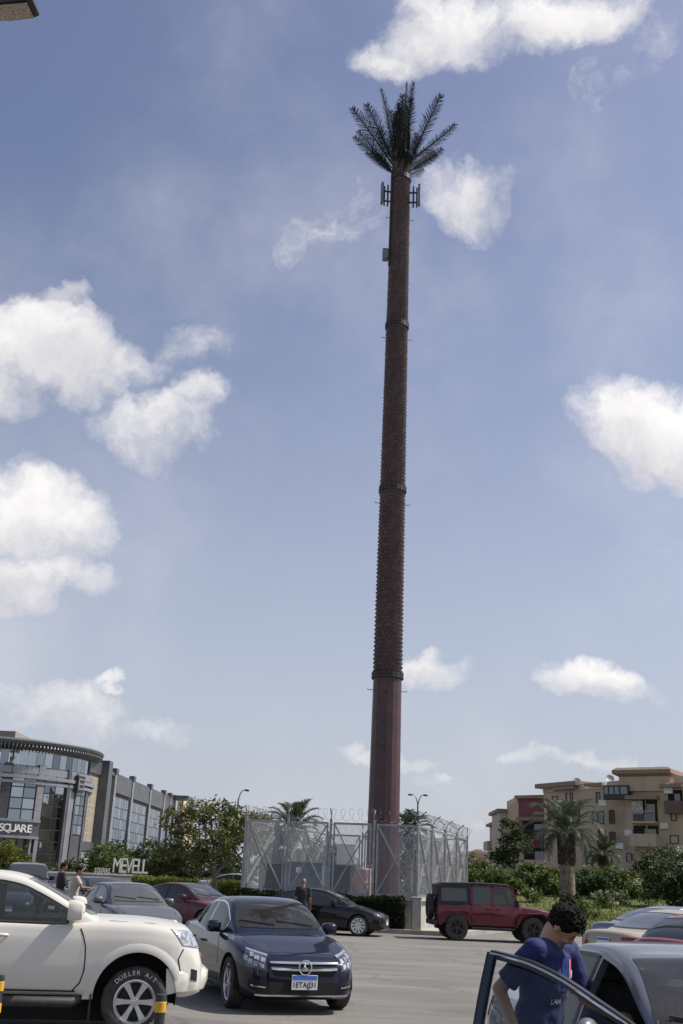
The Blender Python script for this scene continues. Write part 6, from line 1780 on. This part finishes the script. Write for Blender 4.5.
    class Sh2(Face):
        def __init__(s, F_): s.__dict__.update(F_.__dict__)
        def P(s, t, z, o=0.0): return Face.P(s, t, z, o) + inv2
    f3 = Sh2(Face(D_, (25.2, 124.0))); f4 = Sh2(Face((22.5, 152), D_))
    f5 = Sh2(Face((D_[0] - .0, D_[1]), (D_[0] + .0, D_[1])) ) if False else None
    def w2(face, a, b_, z0, z1, m, o=0.0, back=7.0, name='wall'):
        q = MB(); face.box(q, a, b_, z0, z1, -back, o); q.build(name, m, r2)
    t_a = 0; t_b = f3.L
    w2(f3, 0, t_b, .3, 6.0, SAND); w2(f3, .0, t_b, 6.0, 11.6, ROSE); q = MB(); f3.box(q, -.3, t_b + .3, 11.6, 11.95, -7.3, .4); q.build('roof_slab', TILE, r2)
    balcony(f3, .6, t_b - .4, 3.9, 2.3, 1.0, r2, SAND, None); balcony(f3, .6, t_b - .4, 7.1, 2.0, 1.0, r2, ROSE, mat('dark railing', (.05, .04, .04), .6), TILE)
    w2(f4, f4.L - 9, f4.L, .3, 11.2, SAND, o=.05, back=5); w2(f4, f4.L - 17, f4.L - 9, .3, 10.6, SAND2, o=.9, back=5); w2(f4, 0, f4.L - 17, .3, 9.6, SAND, o=.2, back=5)
    q = MB(); f4.box(q, f4.L - 17.4, f4.L - 8.7, 10.6, 11.0, -5, 1.3); f4.box(q, -.3, f4.L - 17, 9.6, 9.95, -5, .7); q.build('roof_slab', TILE, r2)
    for k in range(4):
        for zf in (7.0, 3.9): bwin(f4, f4.L - 8 + k * 1.9, f4.L - 7 + k * 1.9, zf, zf + 1.7, r2, 'shutter' if k % 2 else 'pane')
    for k in range(4): q = MB(); f4.box(q, f4.L - 8.8 + k * 2.3, f4.L - 7.3 + k * 2.3, 11.2, 11.9, -.5, .1); q.build('parapet', SAND2, r2)
    for k in range(3):
        for zf in (7.2, 4.0): bwin(f4, f4.L - 16 + k * 2.4, f4.L - 15 + k * 2.4, zf, zf + 1.6, r2, 'pane')
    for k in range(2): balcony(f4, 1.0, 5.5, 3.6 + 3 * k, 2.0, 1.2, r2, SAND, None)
apartments()
def far_block(label, px0, px1, ytop, Y, m, floors, zb=0.0):
    a, b_ = at(px0, ytop, Y), at(px1, ytop, Y); z1 = a.z; r = thing('apartment_building', label, 'building', ((a.x + b_.x) / 2, Y, zb)); w = b_.x - a.x
    q = MB(); q.boxz(-w / 2, w / 2, 0, 12, 0, z1 - zb); q.boxz(-w / 2 - .3, w / 2 + .3, -.3, 12.3, z1 - zb, z1 - zb + .5); q.boxz(-w / 6, w / 6, 3, 8, z1 - zb + .5, z1 - zb + (3 if floors > 3 else .9)); q.build('wall', m, r)
    n = max(1, int(w / 3.2)); h = (z1 - zb) / floors
    for i in range(n):
        for k in range(floors):
            x = -w / 2 + (i + .5) * w / n; q = MB(); q.boxz(x - .65, x + .65, -.06, .05, k * h + h * .35, k * h + h * .85); q.build('window', WING, r)
far_block('pale brown block of flats far behind the trees beside the mall', 168, 186, 815, 190, SAND2, 5)
far_block('low sand-coloured building beyond the shrubs left of the maroon block', 474, 490, 854, 190, SAND, 2)
far_block('cream building seen through the steel cage, beyond the trees', 262, 330, 852, 170, SAND2, 3)

# ------------------------------------------------------------------ the mall on the left
STONE = None
def stone(name, c, sx=1.2, sz=.6):
    m = bpy.data.materials.new(name); m.use_nodes = True
    t = NT(m.node_tree); p = m.node_tree.nodes['Principled BSDF']; pos = t.n('ShaderNodeNewGeometry').outputs['Position']
    mp = t.n('ShaderNodeMapping'); t.l(pos, mp.inputs[0]); mp.inputs['Rotation'].default_value = (PI / 2, 0, 0)
    br = t.n('ShaderNodeTexBrick'); t.l(mp.outputs[0], br.inputs['Vector']); br.inputs['Scale'].default_value = 1.0; br.inputs['Brick Width'].default_value = sx; br.inputs['Row Height'].default_value = sz; br.inputs['Mortar Size'].default_value = .018
    br.inputs['Color1'].default_value = rgb(c); br.inputs['Color2'].default_value = rgb(tuple(x * .8 for x in c)); br.inputs['Mortar'].default_value = rgb(tuple(x * .45 for x in c))
    n = t.noise(pos, .5, 6, .6); t.l(t.mix(t.math('MULTIPLY', n, .35), br.outputs[0], tuple(x * .7 for x in c)), p.inputs['Base Color']); p.inputs['Roughness'].default_value = .6
    return m
GSTONE = stone('dark grey stone', (.085, .085, .092)); BSTONE = stone('beige stone cladding', (.38, .33, .25), .5, .25); LSTONE = stone('light grey stone', (.26, .26, .27)); MGREY = mat('grey metal cladding', (.12, .125, .135), .45, .4, var=.15, vscale=.8, world=True)
MG2 = mat('pale metal fascia', (.28, .29, .31), .4, .4, var=.1, vscale=.8, world=True)
GFR = mat('curtain wall mullion', (.03, .032, .036), .5)
def glassw():
    m = bpy.data.materials.new('mirrored curtain glass'); m.use_nodes = True
    t = NT(m.node_tree); p = m.node_tree.nodes['Principled BSDF']; r = t.n('ShaderNodeNewGeometry').outputs['Random Per Island']
    t.l(t.ramp(r, [(0, (.16, .19, .22)), (.6, (.33, .37, .41)), (1, (.46, .50, .53))]), p.inputs['Base Color']); p.inputs['Metallic'].default_value = 1.0; p.inputs['Roughness'].default_value = .04
    pos = t.n('ShaderNodeNewGeometry').outputs['Position']; b = t.n('ShaderNodeBump'); b.inputs['Strength'].default_value = .10; b.inputs['Distance'].default_value = .3; t.l(t.noise(pos, .45, 2), b.inputs['Height']); t.l(b.outputs[0], p.inputs['Normal'])
    return m
CGL = glassw()
DGL = mat('dark shop glass', (.02, .028, .035), .05, coat=1.0, var=.5, vscale=.4, world=True)
def mall():
    cc = at(-8, 840, 121.0); cx, cy = cc.x, 121.0; R = 9.7
    r = thing('shopping_mall', 'dark grey curved shopping mall with tall glazing and wide ribbed roof overhang', 'building', (cx, cy, 0))
    ztop = 14.25
    def ang(px):     # pixel column at height ~8 m -> angle on the drum
        d = ray(px, 810)[:2]; d = d / np.linalg.norm(d); c = np.array([cx, cy]); b = d @ c; q = b * b - (c @ c - R * R); k = b - math.sqrt(max(q, 0)); p = d * k - c
        return math.atan2(p[1], p[0])
    def zat(px, py):
        a = ang(px); Y = cy + R * math.sin(a); return at(px, py, Y).z
    def drum(mb, a0, a1, z0, z1, r0, r1):
        n = max(1, int(abs(a1 - a0) / .06)); vs = []
        for i in range(n + 1):
            a = a0 + (a1 - a0) * i / n
            for rr, z in ((r0, z0), (r1, z0), (r1, z1), (r0, z1)): vs.append((rr * math.cos(a), rr * math.sin(a), z))
        mb.add(vs, [(i * 4 + j, i * 4 + (j + 1) % 4, i * 4 + 4 + (j + 1) % 4, i * 4 + 4 + j) for i in range(n) for j in range(4)] + [(0, 1, 2, 3), (n * 4 + 3, n * 4 + 2, n * 4 + 1, n * 4)])
    al, ar = -PI * .98, .25
    b = MB(); drum(b, al, ar, 0, ztop - 2.6, R - .9, R - .02); b.build('wall', GSTONE, r)
    # banded cornice, glass clerestory, roof overhang with fins
    b = MB()
    for (z0, z1, o) in ((ztop - 4.4, ztop - 4.1, .35), (ztop - 3.9, ztop - 3.55, .5), (ztop - 3.4, ztop - 2.75, .2)): drum(b, al, ar, z0, z1, R - .5, R + o)
    b.build('cornice', MG2, r)
    b = MB(); n = 34
    for i in range(n):
        a0 = al + (ar - al) * i / n; a1 = a0 + (ar - al) / n * .94; drum(b, a0, a1, ztop - 2.7, ztop - 1.1, R - .4, R - .15)
    b.build('clerestory', CGL, r)
    b = MB(); vs = []; n = 64
    for k, (rr, z) in enumerate(((R - .6, ztop - 1.0), (R + 1.1, ztop - .45), (R + 1.2, ztop - .2), (R + 1.05, ztop - .05), (R - 2, ztop + .35))):
        for i in range(n + 1): a = al + (ar + .15 - al) * i / n; vs.append((rr * math.cos(a), rr * math.sin(a), z))
    b.add(vs, [(k * (n + 1) + i, k * (n + 1) + i + 1, (k + 1) * (n + 1) + i + 1, (k + 1) * (n + 1) + i) for k in range(4) for i in range(n)]); b.build('roof', mat('dark green grey roof', (.075, .09, .088), .5, var=.2, world=True), r, recalc=True)
    b = MB()
    for i in range(90):
        a = al + (ar - al) * i / 89; d = V((math.cos(a), math.sin(a), 0)); b.bar(d * (R - .2) + V((0, 0, ztop - 1.05)), d * (R + 1.05) + V((0, 0, ztop - .62)), .09, .30)
    b.build('soffit_fins', MG2, r)
    b = MB(); b.boxz(-7, 1.5, -2, 5, ztop, ztop + 1.6); b.build('roof_plant', BSTONE, r)
    # glazing bays: (px0, px1, ytop, ybottom, columns, rows)
    for (x0, x1, y0, y1, nc, nr) in ((8, 33, 765, 820, 2, 5), (41, 62, 771, 866, 2, 8), (73, 82.5, 777, 835, 2, 6), (-18, -2, 763, 820, 2, 5)):
        a0, a1 = ang(x0), ang(x1); z1 = zat((x0 + x1) / 2, y0); z0 = max(zat((x0 + x1) / 2, y1), .3)
        fr = MB(); drum(fr, a0, a1, z0, z1, R - .05, R + .04); fo = fr.build('window', GFR, r); g = MB()
        for i in range(nc):
            for j in range(nr):
                e = .10 / R; drum(g, a0 + (a1 - a0) * i / nc + e * .6, a0 + (a1 - a0) * (i + 1) / nc - e * .6, z0 + (z1 - z0) * j / nr + .06, z0 + (z1 - z0) * (j + 1) / nr - .06, R, R + .075)
        g.build('panes', CGL, fo)
    # stone pilasters and steel fins
    for x0, x1, m, o, yt, yb in ((33.5, 40, LSTONE, .25, 765, 868), (-2, 7, GSTONE, .2, 762, 822), (62.5, 64.5, MGREY, .35, 770, 870), (65.8, 70.5, MG2, .25, 772, 870), (71, 72.4, MGREY, .35, 774, 870), (83, 85, MGREY, .15, 777, 870)):
        a0, a1 = ang(x0), ang(x1); b = MB(); xm = (x0 + x1) / 2; drum(b, a0, a1, max(zat(xm, yb), .2), zat(xm, yt), R - .2, R + o); b.build('pilaster', m, r)
    # square emblem panel high on the fin
    a0, a1 = ang(69), ang(75.5); b = MB(); drum(b, a0, a1, zat(72, 792), zat(72, 776), R - .1, R + .75); o = b.build('emblem_panel', GFR, r)
    b = MB(); am = (a0 + a1) / 2
    for k, (dz0, dz1) in enumerate(((.25, .4), (.75, .9), (1.25, 1.4))): z = zat(72, 792); drum(b, a0 + .012, a1 - .012, z + dz0, z + dz1, R + .74, R + .79)
    drum(b, a0 + .012, a0 + .024, zat(72, 792) + .25, zat(72, 792) + 1.4, R + .74, R + .79); drum(b, a1 - .024, a1 - .012, zat(72, 792) + .25, zat(72, 792) + 1.4, R + .74, R + .79); b.build('emblem', MG2, o)
    # entrance portal with the name over it
    a0, a1 = ang(-12), ang(37); zc0, zc1 = zat(20, 836), zat(20, 822)
    b = MB(); drum(b, a0, a1, zc0, zc1, R - .1, R + 1.0); b.build('entrance_canopy', MGREY, r)
    b = MB(); drum(b, a0, a1, zc1, zc1 + .25, R - .1, R + 1.15); drum(b, a0, a1, zc0 - .25, zc0, R - .1, R + 1.15); drum(b, a1 - .035, a1, .2, zc0 - .25, R - .1, R + 1.1); drum(b, ang(30), ang(30) + .02, .2, zc0 - .25, R - .1, R + 1.0); b.build('canopy_trim', MG2, r)
    b = MB(); drum(b, a0, ang(29), .2, zc0 - .3, R - .04, R + .03); b.build('entrance_door', DGL, r)
    b = MB(); zl = (zc0 + zc1) / 2
    for i, ch in enumerate('SQUARE'):
        a = ang(3 + i * 5.0); d = V((math.cos(a), math.sin(a), 0)); tg = V((-math.sin(a), math.cos(a), 0)); add_mesh(b, text_mesh(ch, (zc1 - zc0) * .78, .06, True), frame_mtx(d * (R + 1.08) + V((0, 0, zl)), tg, (0, 0, 1)))
    b.build('name_letters', WHITEP, r)
    # beige side wall beyond the drum, base and dark return
    inv = V((-cx, -cy, 0))
    class S2(Face):
        def __init__(s, F_): s.__dict__.update(F_.__dict__)
        def P(s, t, z, o=0.0): return Face.P(s, t, z, o) + inv
    pa, pb = at(82, 840, 122), at(101, 840, 129); f = S2(Face((pa.x, 122), (pb.x, 129))); zt = f.px(92, 773)[1]; zm = f.px(92, 843)[1]
    b = MB(); f.box(b, -.8, f.L, zm, zt, -6, 0); b.build('side_wall', BSTONE, r); b = MB(); f.box(b, -.8, f.L, .1, zm - .0, -6, .15); b.build('side_base', LSTONE, r)
    b = MB(); f.box(b, -.8, f.L + .1, zm - .9, zm + .05, -6, .3); b.build('side_band', MGREY, r); b = MB(); f.box(b, -.8, f.L + .3, zt, zt + 1.4, -8, .25); b.build('side_parapet', MGREY, r)
    return r
mall()
def mall_wing():
    p0, p1 = at(99, 840, 126), at(172, 830, 171); f0 = Face((p0.x, 126), (p1.x, 171))
    r = thing('shopping_mall', 'long dark grey mall wing with glazed bays between pilasters, receding behind the curved corner', 'building', (p0.x, 126, 0)); inv = V((-p0.x, -126, 0))
    class S2(Face):
        def __init__(s, F_): s.__dict__.update(F_.__dict__)
        def P(s, t, z, o=0.0): return Face.P(s, t, z, o) + inv
    f = S2(f0); zt = f.px(140, 784)[1]; L = f.L
    b = MB(); f.box(b, 0, L, 0, zt - .4, -14, 0); b.build('wall', GSTONE, r)
    b = MB(); f.box(b, .2, L, zt - .4, zt, -14, .25); b.build('parapet', MGREY, r)
    b = MB(); f.box(b, -.5, f.px(106, 800)[0], 0, zt + 1.0, -6, .4); b.build('end_block', MGREY, r)
    cuts = [109, 127.5, 146, 160.5, 167, 172]
    for i, x in enumerate(cuts):
        t = f.px(x, 820)[0]; w = .45; b = MB(); f.box(b, t - w, t + w, 0, zt + .3, 0, .34); b.build('pilaster', MG2 if i % 2 else LSTONE, r)
        b = MB(); f.box(b, t - w - .15, t + w + .15, zt - .1, zt + .5, -.2, .45); b.build('pilaster_cap', MGREY, r)
    for x0, x1 in zip(cuts, cuts[1:]):
        t0, t1 = f.px(x0, 820)[0] + .5, f.px(x1, 820)[0] - .5
        if t1 - t0 < .6: continue
        b = MB(); f.box(b, t0 + .3, t1 - .3, zt - 2.2, zt - .3, 0, .28); b.build('sign_panel', MGREY, r)
        z0, z1 = 1.6, zt - 2.6
        fr = MB(); f.box(fr, t0, t1, z0, z1, .01, .12); fo = fr.build('window', GFR, r); g = MB(); nc, nr = max(2, int((t1 - t0) / 1.3)), 7
        for i in range(nc):
            for j in range(nr): f.box(g, t0 + (t1 - t0) * i / nc + .06, t0 + (t1 - t0) * (i + 1) / nc - .06, z0 + (z1 - z0) * j / nr + .05, z0 + (z1 - z0) * (j + 1) / nr - .05, .10, .15)
        g.build('panes', CGL, fo)
    b = MB(); f.box(b, L - 3.0, L + 2.4, zt - .1, zt + .35, -6, 2.6); b.build('end_canopy', MGREY, r)
    b = MB(); f.box(b, 0, L, 0, 1.5, 0, .5); b.build('base', LSTONE, r)
mall_wing()

# ------------------------------------------------------------------ low wall with letters
LETG = mat('weathered white letters', (.42, .42, .41), .6, var=.2, vscale=2)
def letters():
    Y = 76.0; a = at(92, 884, Y); b_ = at(146, 884, Y + 2); z0 = left_z(0, Y)
    zt = at(118, 875.5, Y).z
    t = thing('low_wall', 'low grey wall below the mall carrying the tall pale letters', 'wall', (a.x, Y, z0)); L = (V((b_.x, Y + 2, 0)) - V((a.x, Y, 0))).length; rz = math.atan2(2, b_.x - a.x); t.rotation_euler = (0, 0, rz)
    m = MB(); m.boxz(-3, L, 0, .5, 0, zt - z0); m.build('masonry', LSTONE, t); m = MB(); m.boxz(-3.05, L + .05, -.05, .55, zt - z0, zt - z0 + .10); m.build('coping', CONC, t)
    pm = MB(); pm
    def sign(label, name, chars, h, mats_, zb):
        r = thing(name, label, 'sign', (a.x, Y, 0), rz)
        for (ch, px, w) in chars:
            p = at(px, 866, Y); x = (p.x - a.x) / math.cos(rz); q = MB()
            add_mesh(q, text_mesh(ch, h * 1.38, .06, False), frame_mtx((x, .2, zb + h / 2), (1, 0, 0), (0, 0, 1)) @ Matrix.Diagonal((w, 1, 1, 1))); q.build('letter', mats_ if isinstance(mats_, bpy.types.Material) else mats_.get(ch, WHITEP), r)
        return r
    zb = zt + .10
    sign('row of small pale sign letters on the low wall, left of the tall ones', 'sign_letters', [(c, 96.5 + i * 2.5, .55) for i, c in enumerate('SQUARE')], at(102, 868, Y).z - zb, LETG, zb)
    sign('row of tall pale sign letters standing on the low wall before the mall', 'sign_letters', [('M', 115.5, .60), ('E', 121.5, .74), ('V', 126.8, .62), ('E', 132, .74), ('L', 137, .72), ('L', 141.5, .72)], at(128, 858.5, Y).z - zb, LETG, zb)
letters()

# ------------------------------------------------------------------ street lamps
LAMPM = mat('lamp post grey', (.13, .135, .14), .5, .5, var=.15); LHEAD = mat('lamp head dark', (.03, .03, .032), .45); LENS = mat('lamp lens', (.33, .27, .20), .25, coat=1.0, var=.4, vscale=30)
def lamp_head(parent, p, d, L=.7, w=.30, k=1.0):
    d = V(d).normalized(); s = d.cross(V((0, 0, 1))).normalized(); u = s.cross(d); m = MB(); vs = []
    for (x, ww, hh) in ((0, .10, .05), (.18 * L, w * .72, .07), (.5 * L, w, .085), (.88 * L, w * .98, .06), (L, w * .85, .03)):
        for (a, b) in ((-1, -.7), (1, -.7), (1, .1), (.6, 1), (-.6, 1), (-1, .1)): vs.append(V(p) + d * x + s * (a * ww / 2) + u * (b * hh))
    m.add(vs, [(i * 6 + j, i * 6 + (j + 1) % 6, i * 6 + 6 + (j + 1) % 6, i * 6 + 6 + j) for i in range(4) for j in range(6)] + [tuple(range(5, -1, -1)), tuple(range(24, 30))]); o = m.build('lamp_head', LHEAD, parent, smooth=30)
    m = MB(); vs = []
    for (x, ww) in ((.36 * L, w * .80), (.92 * L, w * .80)):
        for a in (-1, 1): vs.append(V(p) + d * x + s * (a * ww / 2) - u * (.075 if x < .6 * L else .062))
    vs += [v - u * .012 for v in vs]; m.add(vs, [(0, 1, 3, 2), (4, 5, 7, 6), (0, 1, 5, 4), (2, 3, 7, 6), (0, 2, 6, 4), (1, 3, 7, 5)]); m.build('lens', LENS, o); return o
# the one overhead at the top left corner: its post stands just outside the picture
pe = at(36, 6, 10.6); d = V((1, -.10, .03)).normalized(); st = pe - d * .80
t = thing('street_lamp', 'dark street lamp head hanging in from the top left corner', 'street lamp', (pe.x - 3.4, pe.y + .4, 0))
ob = V((pe.x - 3.4, pe.y + .4, 0)); m = MB(); m.tube([(0, 0, 0), (0, 0, 6), (0, 0, st.z - 1.0), V((.25, -.03, st.z - .35)), V((1.0, -.1, st.z - .1)), st - ob], [.11, .09, .07, .06, .05, .035], 10); m.build('post', LAMPM, t, smooth=60); lamp_head(t, st - ob, d, .80, .31)
def far_lamp(label, px, ytop, Y, arms):
    p = at(px, ytop, Y); t = thing('street_lamp', label, 'street lamp', (p.x, Y, 0), 0, 'far street lamps'); h = p.z; m = MB(); m.tube([(0, 0, 0), (0, 0, h * .5), (0, 0, h - .7)], [.12, .09, .06], 8); 
    for s in arms: m.tube([(0, 0, h - .8), (s * .12, 0, h - .3), (s * .3, 0, h - .03), (s * .45, 0, h)], [.05, .045, .04, .035], 6)
    m.build('post', LAMPM, t, smooth=60)
    for s in arms: lamp_head(t, (s * .42, 0, h), (s, 0, -.02), .42, .26)
far_lamp('slender street lamp with one bent arm rising above the trees', 239, 790, 88, (1,))
far_lamp('street lamp with two opposite arms right of the mast', 418, 795, 92, (-1, 1))

# ------------------------------------------------------------------ trees and shrubs, left
p = at(216, 880, 58); tree('large spreading olive-green tree left of the steel cage', (p.x, 58, left_z(0, 58)), 1.9,
    [((-1.9, 0, 3.9), (1.35, 1.3, .75)), ((-.6, .3, 4.6), (1.5, 1.4, .62)), ((1.2, 0, 4.2), (1.4, 1.2, .75)), ((.2, -.6, 3.2), (1.6, 1.2, .65)), ((2.0, .2, 3.1), (1.0, 1.0, .55)), ((-2.3, 0, 2.7), (.8, .8, .6)), ((-1.0, -.3, 2.3), (.7, .7, .45))], 7000, .135, L_OLIVE, 9, 21, .13)
p = at(248, 880, 63); tree('rounded olive tree directly behind the left end of the cage', (p.x, 63, left_z(0, 63)), 2.0, [((0, 0, 4.0), (1.6, 1.4, .8)), ((1.2, 0, 3.2), (1.3, 1.2, .8)), ((-1.1, 0, 3.1), (1.0, 1, .7)), ((2.3, 0, 3.7), (.9, .9, .6))], 4200, .135, L_OLIVE, 7, 22, .12)
p = at(197, 880, 74); tree('darker low tree at the end of the mall wing', (p.x, 74, left_z(0, 74)), 1.4, [((0, 0, 2.8), (1.8, 1.4, 1.0)), ((-2.0, 0, 2.2), (1.3, 1.2, .8)), ((1.8, 0, 2.3), (1.2, 1.2, .8))], 3600, .17, L_DARK, 5, 23, .12)
for i, (px, Y, k, lab) in enumerate(((103, 92, 1.0, 'young tree in front of the beige mall wall'), (152, 96, 1.15, 'bushy tree just right of the tall pale letters'), (166, 88, .9, 'small dark tree beside the bushy one below the mall wing'), (122, 104, .9, 'pale green tree behind the tall pale letters'))):
    p = at(px, 880, Y); tree(lab, (p.x, Y, left_z(0, Y)), 1.3, [((0, 0, 2.6 * k), (1.5 * k, 1.3 * k, .95 * k)), ((-1.1 * k, 0, 2.0 * k), (1.0, .9, .7)), ((1.2 * k, 0, 1.9 * k), (1.1, .9, .7))], 2200, .19, (L_MID, L_DARK, L_DARK, L_OLIVE)[i], 4, 30 + i, .09)
p = at(5, 880, 80); tree('sunlit green tree before the mall entrance at the left edge', (p.x, 80, left_z(0, 80)), 1.2, [((0, 0, 2.3), (1.2, 1.1, .8)), ((.9, 0, 1.7), (.8, .8, .6))], 1800, .17, L_YEL, 4, 36, .08)
a, b = at(140, 880, 66), at(243, 884, 58.5); hedge('long yellow-green hedge running behind the parked cars to the cage', (a.x, 66), (b.x, 58.5), 1.0, 1.1, 12000, .085, L_YEL, 5, z=.38)
a, b = at(178, 880, 82), at(246, 880, 80); hedge('dark green hedge strip further back behind the olive trees', (a.x, 82), (b.x, 80), 1.5, 1.4, 6000, .14, L_DARK, 6, z=.38)
p = at(291, 880, 68); palm('palm tree whose fan of fronds tops the left half of the cage', (p.x, 68, 0), 4.6, .24, 30, 2.3, seed=2, boots=.9, droop=.8, lw=.05, ll=.62)
p = at(408, 880, 66); palm('palm tree half hidden behind the right side of the mast', (p.x, 66, 0), 4.5, .22, 28, 1.9, seed=3, boots=.8, lw=.05, ll=.6)
p = at(318, 880, 72); tree('dark tree seen through the cage left of the mast', (p.x, 72, 0), 1.6, [((0, 0, 3.3), (1.6, 1.3, 1.0)), ((-1.4, 0, 2.6), (1.1, 1, .8)), ((1.5, 0, 2.6), (1.2, 1, .8))], 3400, .16, L_DARK, 5, 41, .1)
p = at(425, 880, 76); tree('olive tree behind the right side of the cage', (p.x, 76, 0), 2.0, [((0, 0, 3.8), (1.6, 1.3, 1.0)), ((1.6, 0, 3.3), (1.3, 1, .8)), ((3.0, 0, 3.0), (1.2, 1, .9)), ((-1.5, 0, 3.0), (1.1, 1, .8))], 4200, .17, L_OLIVE, 5, 42, .1)
for i, (px, Y, z, lab) in enumerate(((265, 84, 0, 'low bush seen through the left half of the cage'), (345, 86, 0, 'low bush seen through the cage beside the drum'), (390, 84, 0, 'low bush seen through the cage right of the mast'), (448, 80, 0, 'low bush seen through the receding side of the cage'))):
    p = at(px, 885, Y); shrub(lab, (p.x, Y, z), [((0, 0, 1.0), (2.4, 1.2, 1.0)), ((2.0, .2, .8), (1.5, 1.0, .8)), ((-2.0, .2, .9), (1.5, 1.0, .9))], 3000, .17, (L_MID, L_DARK)[i % 2], 60 + i, 'bushes behind the cage')

# ------------------------------------------------------------------ right: thick palm, small palm, bushes
def lz(x, y): return lawn_z(x, y)
p = at(567, 900, 56); palm('thick-trunked palm with a wide crown in front of the apartment block', (p.x, 56, lz(p.x, 56)), 3.75, .35, 36, 2.75, m=leafmat('grey green leaflets', (0.030, 0.048, 0.026), (0.075, 0.10, 0.06), (0.17, 0.19, 0.13), rough=.45), seed=5, boots=1.5, droop=1.15, lw=.05, ll=.62)
shrub('round dark bush at the foot of the thick palm', (p.x - .1, 55.2, lz(p.x, 55)), [((0, 0, .45), (1.0, .8, .55))], 1800, .11, L_DARK, 81, 'shrubs on the lawn')
p = at(603, 890, 84); palm('smaller palm before the apartment windows, right of the thick one', (p.x, 84, lz(p.x, 84)), 2.9, .26, 26, 2.2, seed=6, boots=.8, lw=.055, ll=.6)
p = at(512, 890, 72); tree('tall dark slender tree left of the thick palm', (p.x, 72, lz(p.x, 72)), 1.6, [((0, 0, 3.9), (.8, .8, .8)), ((.3, 0, 2.9), (1.1, 1.0, .8)), ((-.6, 0, 2.2), (1.1, .9, .7))], 2800, .15, L_DARK, 5, 51, .09)
rn = random.Random(12)
SH = [(474, 66, 2.2, 1.5), (486, 70, 2.4, 1.9), (499, 66, 2.3, 1.6), (513, 67, 2.2, 1.4), (528, 70, 2.5, 2.0), (541, 67, 2.2, 1.5), (555, 72, 2.4, 1.9), (577, 70, 2.4, 1.8), (592, 67, 2.2, 1.6), (607, 71, 2.5, 2.0), (620, 68, 2.3, 1.6), (635, 72, 2.6, 1.9), (650, 70, 2.5, 1.6)]
WHERE = ['behind the red jeep roof, leftmost', 'behind the red jeep, taller', 'behind the red jeep bonnet', 'at the foot of the slender dark tree', 'between slender tree and thick palm, tall', 'left of the thick palm, low', 'just behind the thick palm trunk', 'right of the thick palm trunk', 'below the smaller palm, low', 'below the smaller palm, tall', 'below the balcony bay, left', 'below the balcony bay, tall', 'below the brown balcony']
for i, (px, Y, w, h) in enumerate(SH):
    h *= .80
    p = at(px, 890, Y); m = (L_MID, L_OLIVE, L_MID, L_DARK, L_MID)[i % 5]
    bl = [((rn.uniform(-.3, .3), 0, h * .62), (w * .52, .9, h * .55)), ((-w * .42, .1, h * .42), (w * .36, .8, h * .42)), ((w * .42, .1, h * .40), (w * .36, .8, h * .40)), ((rn.uniform(-.6, .6), -.2, h * .95), (w * .25, .5, h * .25))]
    shrub(('dense dark green shrub ' if m is L_DARK else 'olive green shrub ' if m is L_OLIVE else 'leafy mid-green shrub ') + WHERE[i], (p.x, Y, lz(p.x, Y) - .05), bl, 2600, .145, m, 90 + i)
p = at(683, 880, 62); shrub('big dark shrub with white blossom at the right edge', (p.x, 62, lz(p.x, 62)), [((-.5, 0, 1.9), (1.6, 1.2, 1.2)), ((-1.6, 0, 1.0), (1.4, 1.1, .9)), ((1.2, 0, 2.0), (1.6, 1.2, 1.3)), ((.2, -.4, .9), (1.6, 1.0, .9))], 5200, .15, L_DARK, 120, flowers=700)
p = at(665, 885, 76); tree('dark broad tree between the balconies and the blossoming shrub', (p.x, 76, lz(p.x, 76)), 1.2, [((0, 0, 2.3), (1.8, 1.3, 1.0)), ((-1.3, 0, 1.6), (1.2, 1, .8)), ((1.5, 0, 1.7), (1.2, 1, .9))], 3600, .16, L_DARK, 4, 55, .1)
for i, (px, Y, lab) in enumerate(((534, 62, 'small pale flowering plant on the lawn left of the thick palm'), (604, 60, 'low pale flowering plant right of the thick palm'), (619, 63, 'low straggly plant on the lawn below the smaller palm'), (585, 52, 'small leafy plant beside the palm foot'))):
    p = at(px, 895, Y); shrub(lab, (p.x, Y, lz(p.x, Y)), [((0, 0, .35), (.8, .5, .4))], 700, .10, L_MID, 130 + i, 'shrubs on the lawn', flowers=160 if i < 3 else 0)
# far tree belts that close the view between the buildings
def belt(label, x0, x1, Y, h, n, m, seed, z=0.0, lf=.34):
    a, b_ = at(x0, 880, Y), at(x1, 880, Y); rn = random.Random(seed); bl = []
    x = a.x
    while x < b_.x: k = h * rn.uniform(.7, 1.1); bl.append(((x, Y + rn.uniform(-2, 2), z + k * .55), (rn.uniform(1.8, 3.2), 2, k * .5))); x += rn.uniform(2.0, 3.4)
    vs, fs = leafcloud(bl, n, lf, seed, shell=.4); o = leaf_obj('treeline', vs, fs, m); tag(o, label, 'trees', kind='stuff')
belt('far dark line of trees closing the view behind the cage and mall', 100, 480, 135, 5.0, 16000, L_DARK, 201)
belt('far green line of trees behind the lawn and shrubs', 462, 700, 96, 2.4, 9000, L_MID, 202, 1.0, .26)
belt('far trees at the left before the mall entrance', -60, 100, 112, 2.4, 4000, L_DARK, 203)
